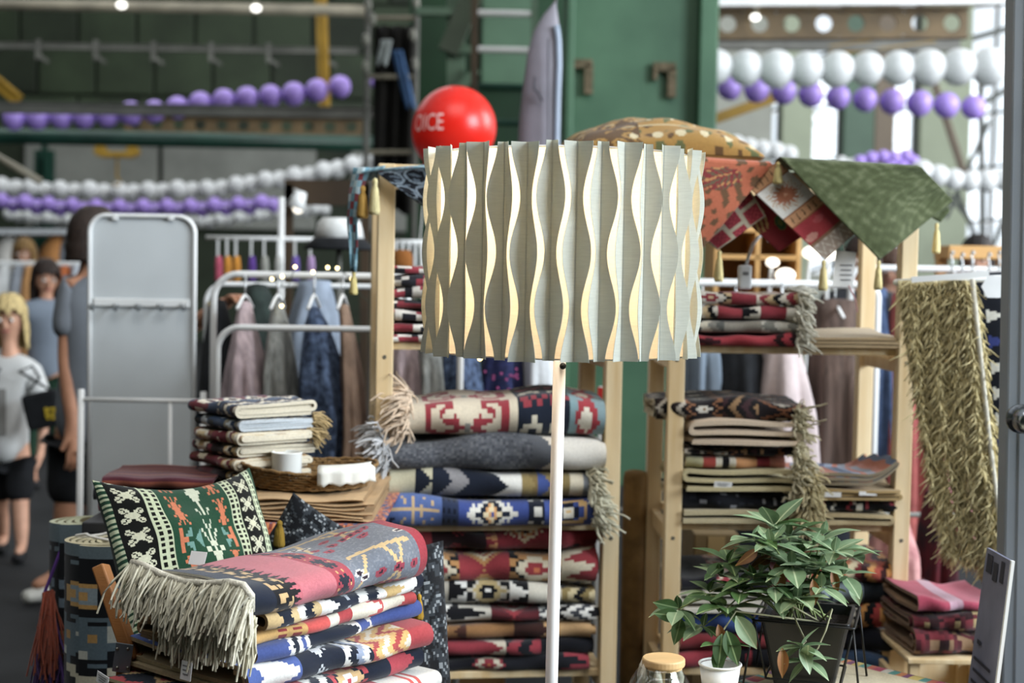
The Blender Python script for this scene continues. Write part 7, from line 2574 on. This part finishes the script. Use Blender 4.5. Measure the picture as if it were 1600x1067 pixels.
for k, (px, c, lab) in enumerate(((14, '#d8d4cc', 'white paper lantern under the far awning'), (36, '#b09a86', 'beige basket hanging under the far awning'), (88, '#c58a52', 'orange hat hanging under the far awning'), (112, '#8d949c', 'grey bag hanging under the far awning'))):
    q = P(px, 395, 13.4)
    one_piece(('paper_lantern', 'hanging_basket', 'straw_hat', 'hanging_bag')[k], lab, ('lantern', 'basket', 'hat', 'bag')[k], MB().lathe([(.0, .2), (.05, .16), (.13, .05), (.16, -.05), (.10, -.16), (0, -.18)], q, 14).tube([q + Vector((0, 0, .18)), (q.x, q.y, q0.z)], .008, 5), M('far_good_%d' % k, c, .8, .15, 6), smooth=True)

# ------------------------------------------------------------------ people
class Skel:
    def __init__(s):
        s.v, s.e, s.r = [], [], []

    def add(s, p, r, parent=None):
        s.v.append(Vector(p))
        s.r.append(r)
        if parent is not None:
            s.e.append((parent, len(s.v) - 1))
        return len(s.v) - 1

    def chain(s, parent, pts):
        for p, r in pts:
            parent = s.add(p, r, parent)
        return parent

    def mesh(s, name, sub=2):
        me = bpy.data.meshes.new(name)
        me.from_pydata([tuple(v) for v in s.v], s.e, [])
        o = bpy.data.objects.new(name, me)
        COL.objects.link(o)
        md = o.modifiers.new('skin', 'SKIN')
        md.use_smooth_shade = True
        for i, sv in enumerate(me.skin_vertices[0].data):
            r = s.r[i]
            sv.radius = r if isinstance(r, tuple) else (r, r)
            sv.use_root = (i == 0)
        ss = o.modifiers.new('sub', 'SUBSURF')
        ss.levels = ss.render_levels = sub
        bpy.context.view_layer.update()
        out = bpy.data.meshes.new_from_object(o.evaluated_get(bpy.context.evaluated_depsgraph_get()))
        bpy.data.objects.remove(o)
        n = len(out.vertices)
        co = np.empty(n * 3)
        out.vertices.foreach_get('co', co)
        faces = [tuple(p.vertices) for p in out.polygons]
        bpy.data.meshes.remove(out)
        return co.reshape(-1, 3), faces


def hand(sk, wrist, d, side, k=1.0, curl=.35):
    """Palm and five fingers growing from the wrist vertex along d; side = thumb direction."""
    d, side = Vector(d).normalized(), Vector(side).normalized()
    nrm = d.cross(side).normalized()
    w = sk.v[wrist]
    palm = sk.add(w + d * .055 * k, (.030 * k, .017 * k), wrist)
    for i, (off, ln) in enumerate(((.027, .062), (.009, .070), (-.009, .066), (-.026, .052))):
        b = w + d * .085 * k + side * off * k
        j = sk.add(b, .0095 * k, palm)
        j = sk.add(b + d * ln * .5 * k + nrm * curl * .012 * k, .0088 * k, j)
        sk.add(b + d * ln * .85 * k + nrm * curl * .045 * k, .0075 * k, j)
    t = sk.add(w + d * .035 * k + side * .034 * k, .011 * k, wrist)
    sk.add(w + d * .070 * k + side * .050 * k + nrm * .012 * k, .009 * k, t)


def person(label, base, H, J, shirt, trousers, hair, skin='#c89a7e', face=(0, -1), hair_len=.5, sleeve=.55, leg_len=.55, shoes='#1a1a1c', kchild=1.0, grip=.4, hface=None):
    """J: world joints head, neck, chest, pelvis, sh1, el1, wr1, sh2, el2, wr2, kn1, an1, kn2, an2."""
    t = thing('person', label, 'person', base)
    ms = M('skin_' + skin.strip('#'), skin, .55, .08, 20)
    k = H / 1.75
    g = lambda n: Vector(J[n])
    sk = Skel()
    pel = sk.add(g('pelvis'), (.135 * k, .10 * k))
    wai = sk.add(g('pelvis') * .6 + g('chest') * .4, (.115 * k, .09 * k), pel)
    ch = sk.add(g('chest'), (.145 * k, .10 * k), wai)
    uc = sk.add(g('neck') * .45 + g('chest') * .55, (.12 * k, .085 * k), ch)
    nb = sk.add(g('neck') * .9 + g('chest') * .1, (.06 * k, .058 * k), uc)
    nk = sk.add(g('neck') * .55 + g('head') * .45, .050 * k, nb)
    up_ = (g('head') - g('neck')).normalized()
    h0 = sk.add(g('head') - up_ * .045 * kchild, (.058 * kchild, .066 * kchild), nk)
    h1 = sk.add(g('head') + up_ * .015 * kchild, (.074 * kchild, .090 * kchild), h0)
    sk.add(g('head') + up_ * .075 * kchild, (.064 * kchild, .078 * kchild), h1)
    f = Vector((face[0], face[1], 0)).normalized()
    for s_ in ('1', '2'):
        a = sk.add(g('sh' + s_), .055 * k, uc)
        m = sk.add(g('sh' + s_) * .5 + g('el' + s_) * .5, .046 * k, a)
        e = sk.add(g('el' + s_), .038 * k, m)
        w0 = sk.add(g('el' + s_) * .5 + g('wr' + s_) * .5, .034 * k, e)
        w = sk.add(g('wr' + s_), (.026 * k, .021 * k), w0)
        d = (g('wr' + s_) - g('el' + s_)).normalized()
        hand(sk, w, d, f if abs(d.dot(f)) < .8 else Vector((0, 0, 1)), k, grip)
        hip = g('pelvis') + (g('kn' + s_) - g('pelvis')) * .12 + Vector(((g('kn' + s_) - g('pelvis')).x, 0, 0)) * .5
        h = sk.add(hip, .088 * k, pel)
        tm = sk.add(hip * .5 + g('kn' + s_) * .5, .070 * k, h)
        kn = sk.add(g('kn' + s_), .052 * k, tm)
        cf = sk.add(g('kn' + s_) * .6 + g('an' + s_) * .4, .052 * k, kn)
        an = sk.add(g('an' + s_), .034 * k, cf)
        sk.add(g('an' + s_) + f * .11 * k + Vector((0, 0, -.035 * k)), (.036 * k, .022 * k), an)
    co, fc = sk.mesh('body')
    mb = MB().add(co, fc)
    hd = g('head')
    feet = f
    f = Vector((*hface, 0)).normalized() if hface else f
    sd = Vector((-f.y, f.x, 0))
    rot = Matrix((sd, f, Vector((0, 0, 1)))).transposed()
    kc = kchild
    mb.lathe([(.0, .030 * kc), (.009 * kc, .012 * kc), (.015 * kc, -.012 * kc), (.008 * kc, -.022 * kc), (0, -.024 * kc)], hd + f * .088 * kc + Vector((0, 0, -.010 * kc)), 10)
    for s_ in (-1, 1):
        mb.ball(hd + sd * s_ * .078 * kc + Vector((0, 0, -.005)), .028 * kc, 10, 8, (.45, .7, 1.1))
    mb.build('body', ms, t, smooth=True)
    for s_ in (-1, 1):
        ey = MB().ball(hd + sd * s_ * .030 * kc + f * .079 * kc + Vector((0, 0, .012 * kc)), .0115 * kc, 10, 8).build('eye', M('eye_white', '#d8d6d0', .3, .02, 20), t, smooth=True)
        MB().ball(hd + sd * s_ * .030 * kc + f * .088 * kc + Vector((0, 0, .012 * kc)), .0055 * kc, 8, 6).build('iris', M('dark_iris', '#2a2018', .2, .1, 20), ey, smooth=True)
        MB().tube([hd + sd * s_ * q * kc + f * (.086 - .004 * abs(i)) * kc + Vector((0, 0, (.030 + z) * kc)) for i, (q, z) in enumerate(((.016, .0), (.030, .004), (.044, .0)))], .003 * kc, 6).build('eyebrow', M('hair_' + hair.strip('#'), hair, .6, .3, 60, .5, 200), t)
    MB().tube([hd + sd * q * kc + f * (.082 - .25 * abs(q)) * kc + Vector((0, 0, (-.045 - .0 * q) * kc)) for q in (-.022, -.01, 0, .01, .022)], [.003 * kc, .005 * kc, .0055 * kc, .005 * kc, .003 * kc], 8).build('mouth', M('lip', '#a8625a', .5, .1, 20), t, smooth=True)
    # hair: a shell over the skull, open at the face
    mh = M('hair_' + hair.strip('#'), hair, .6, .3, 60, .5, 200, stretch=(1, 1, .2))
    G = np.zeros((15, 33, 3))
    for i in range(15):
        th = i / 14
        for j in range(33):
            a = 2 * math.pi * j / 32
            fr = max(0.0, math.cos(a))
            low = -(.02 + hair_len * .16) if fr < .55 else .055 - .02 * math.sin(a * 9)
            edge = .055 * max(0, (fr - .30) / .25) + low * max(0, 1 - max(0, (fr - .30) / .25)) if .3 < fr < .55 else low
            z = .150 + (edge - .150) * th if th > .0 else .150
            zz = max(min(z, .150), edge)
            rr_ = math.sqrt(max(.02, 1 - ((max(zz, .01) - .03) / .128) ** 2)) if zz > .03 else 1.0
            rr_ *= 1 + .03 * math.sin(a * 13 + i) * (1 - fr) + (.06 if zz < 0 else 0)
            p = sd * math.sin(a) * .090 * rr_ + f * (math.cos(a) * (.102 if math.cos(a) > 0 else .108) * rr_ - .004) + Vector((0, 0, zz))
            G[i, j] = tuple(hd + p * kc)
    MB().grid(G).build('hair', mh, t, smooth=True, solid=.008 * kc)
    # clothes
    def cloth(name, fn, mat):
        s2 = Skel()
        fn(s2)
        c2, f2 = s2.mesh(name)
        return MB().add(c2, f2).build(name, mat, t, smooth=True)

    def fs(s2):
        p = s2.add(g('pelvis') + Vector((0, 0, -.11 * k)), (.170 * k, .135 * k))
        w = s2.add(g('pelvis') * .6 + g('chest') * .4, (.15 * k, .12 * k), p)
        c = s2.add(g('chest'), (.165 * k, .125 * k), w)
        c1 = s2.add(g('neck') * .5 + g('chest') * .5, (.15 * k, .112 * k), c)
        s2.add(g('neck') * .9 + g('head') * .1, (.072 * k, .072 * k), c1)
        for s_ in ('1', '2'):
            a = s2.add(g('sh' + s_), .078 * k, c1)
            s2.add(g('sh' + s_) * (1 - sleeve) + g('el' + s_) * sleeve, .070 * k, a)

    def ft(s2):
        p = s2.add(g('pelvis') + Vector((0, 0, .06 * k)), (.155 * k, .12 * k))
        for s_ in ('1', '2'):
            hip = g('pelvis') + (g('kn' + s_) - g('pelvis')) * .14 + Vector(((g('kn' + s_) - g('pelvis')).x, 0, 0)) * .5
            h = s2.add(hip, .108 * k, p)
            kn = g('kn' + s_)
            if leg_len <= 1:
                s2.add(hip * (1 - leg_len) + kn * leg_len, .092 * k, h)
            else:
                q = s2.add(kn, .075 * k, h)
                s2.add(kn * .1 + g('an' + s_) * .9, .055 * k, q)
    sh_ = cloth('shirt', fs, shirt)
    cloth('trousers', ft, trousers)
    for s_ in ('1', '2'):
        s2 = Skel()
        a = g('an' + s_)
        i = s2.add(Vector((a.x, a.y, .05 * k)), .045 * k)
        i = s2.add(Vector((a.x, a.y, .042 * k)) + feet * .07 * k, (.045 * k, .035 * k), i)
        s2.add(Vector((a.x, a.y, .034 * k)) + feet * .15 * k, (.040 * k, .028 * k), i)
        c2, f2 = s2.mesh('shoe')
        c2[:, 2] = np.maximum(c2[:, 2], .002)
        MB().add(c2, f2).build('shoe', M('shoe_' + shoes.strip('#'), shoes, .6, .1, 20), t, smooth=True)
    return t, sh_


def stand_joints(x, Y, H, f=(0, -1), arms='down', headz=None):
    k = H / 1.75
    sd = Vector((-f[1], f[0], 0)) * -1
    B = Vector((x, Y, 0))
    J = dict(head=B + Vector((0, 0, 1.625 * k)), neck=B + Vector((0, 0, 1.49 * k)), chest=B + Vector((0, 0, 1.28 * k)), pelvis=B + Vector((0, 0, .93 * k)))
    for n, s in (('1', 1), ('2', -1)):
        J['sh' + n] = B + sd * s * .175 * k + Vector((0, 0, 1.40 * k))
        J['el' + n] = B + sd * s * .24 * k + Vector((0, .02, 1.12 * k))
        J['wr' + n] = B + sd * s * .25 * k + Vector((f[0] * .1, f[1] * .1, .88 * k))
        J['kn' + n] = B + sd * s * .10 * k + Vector((0, 0, .50 * k))
        J['an' + n] = B + sd * s * .10 * k + Vector((0, 0, .09 * k))
    return J


# blond child walking at the left edge
HB = 1.33
xb_ = P(14, 700, 6.8).x
J = stand_joints(xb_, 6.8, HB)
J['head'] = P(14, 503, 6.8)
J['neck'] = P(16, 552, 6.8)
J['chest'] = P(16, 612, 6.8)
J['pelvis'] = P(14, 706, 6.8)
J['sh1'], J['el1'], J['wr1'] = P(52, 585, 6.8), P(70, 642, 6.75), P(64, 700, 6.66)
J['sh2'], J['el2'], J['wr2'] = P(-24, 585, 6.8), P(-36, 645, 6.8), P(-34, 706, 6.75)
J['kn1'], J['an1'] = P(32, 800, 6.75), Vector((P(34, 870, 6.7).x, 6.7, .07))
J['kn2'], J['an2'] = P(0, 795, 6.85), Vector((P(6, 870, 6.9).x, 6.9, .07))
bo, bsh = person('blond child in a white printed T-shirt and black shorts', (xb_, 6.8, 0), HB, J, M('white_tee', '#c4c5c3', .9, .08, 8), m_blkc, '#c9b27c', '#c99a80', (.12, -1), .75, .75, .85, '#141416', .92)
c = P(4, 572, 6.8)
mb = MB()
for k, (dx, dz, w, h) in enumerate(((-.03, -.02, .012, .05), (-.01, -.02, .012, .05), (.016, -.02, .012, .05), (.0, .012, .07, .014))):
    mb.box((c.x + dx, 6.8 - .118, c.z - .02 + dz), (w, .004, h))
mb.build('shirt_print', M('dark_print', '#26262a', .8, .1, 20), bsh)
mb = MB().box((P(6, 640, 6.8).x, 6.8 - .112, P(6, 640, 6.8).z), (.10, .004, .22))
mb.build('shirt_panel', M('grey_panel_print', '#8b8a86', .9, .1, 12), bsh)
q = P(68, 640, 6.6)
bgs = thing('shoulder_bag', 'black shoulder bag with a yellow emblem carried by the blond child', 'bag', q)
G = MB().box((q.x, 6.6, q.z), (.17, .07, .17), Matrix.Rotation(R(-14), 3, 'Y'))
G.build('body', m_blkc, bgs, bevel=.02)
mb = MB()
e = P(78, 646, 6.55)
for dx, dz, w, h in ((-.02, .012, .012, .03), (0, .02, .03, .010), (.02, .012, .012, .03), (0, -.005, .05, .010), (-.012, -.02, .012, .018), (.012, -.02, .012, .018)):
    mb.box((e.x + dx, 6.558, e.z + dz), (w, .004, h), Matrix.Rotation(R(-14), 3, 'Y'))
mb.build('emblem', M('yellow_print', '#b59a2a', .8, .1, 20), bgs)
MB().tube([q + Vector((-.06, -.02, .09)), P(62, 590, 6.62), P(50, 572, 6.68), P(30, 580, 6.62), q + Vector((.06, .02, .07))], .007, 6).build('strap', m_blkc, bgs, smooth=True)

# man in a grey T-shirt behind the mirror, reaching right
YP = 5.85
J = dict(head=P(149, 380, YP), neck=P(144, 425, YP), chest=P(150, 500, YP), pelvis=P(128, 668, YP), sh1=P(112, 452, YP - .05), el1=P(104, 566, YP - .1), wr1=P(114, 676, YP - .16),
         sh2=P(196, 450, YP), el2=P(282, 520, YP - .25), wr2=P(352, 474, YP - .55), kn1=P(104, 800, YP - .05), an1=Vector((P(84, 900, YP).x, YP + .05, .11)), kn2=P(152, 800, YP), an2=Vector((P(160, 900, YP).x, YP + .15, .09)))
person('man in a grey T-shirt and black shorts half hidden by the standing mirror', (P(130, 900, YP).x, YP, 0), 1.78, J, M('grey_tee', '#6f747a', .9, .1, 8), m_blkc, '#2e2119', '#b07f63', (-.75, -.66), .35, .72, .95, '#c4c3bb', 1.0, .9, (.75, .66))
bq = (J['wr2'] * .75 + J['el2'] * .25)
dv = (J['wr2'] - J['el2']).normalized()
xv = dv.cross(Vector((0, 0, 1))).normalized()
yv = dv.cross(xv)
one_piece('bracelet', 'thin yellow bracelet on the wrist of the man in grey', 'bracelet', MB().tube([bq + (xv * math.cos(a) + yv * math.sin(a)) * .034 for a in np.linspace(0, 6.28, 17)[:-1]], .004, 6, closed=True), M('yellow_band', '#a8924a', .5, .1, 20), smooth=True)

# people further back
J = stand_joints(P(72, 500, 9.0).x, 9.0, 1.40, (.5, -.86))
person('dark-haired woman in a pale blue shirt behind the child', (P(72, 500, 9).x, 9, 0), 1.40, J, M('pale_blue_shirt', '#76808c', .9, .1, 8), M('green_skirt', '#1f3a2a', .9, .15, 8), '#2a1d16', '#b98a70', (.5, -.86), 1.2, .9, 1.5)
J = stand_joints(P(38, 470, 12.0).x, 12.0, 1.6, (0, -1))
person('fair-haired shopper in a tan top by the far awning', (P(38, 470, 12).x, 12, 0), 1.6, J, M('tan_top', '#9a7a52', .9, .1, 8), m_blkc, '#8a6a3c', '#c09278', (0, -1), 1.2, .8, 1.5)
for px, Y, H, sh, hr, lab in ((1346, 7.2, 1.60, '#2a2c30', '#2b1c14', 'dark-haired shopper behind the hang tag'), (1392, 8.3, 1.56, '#5f7f9e', '#4a3224', 'brown-haired shopper in a blue top behind the green cloth'), (1526, 7.8, 1.63, '#6a3a3a', '#1d1512', 'black-haired shopper behind the chrome hangers')):
    J = stand_joints(P(px, 430, Y).x, Y, H, (-.3, -.95))
    person(lab, (P(px, 430, Y).x, Y, 0), H, J, M('top_' + sh.strip('#'), sh, .9, .1, 8), m_blkc, hr, '#bd9078', (-.3, -.95), .9, .8, 1.5)
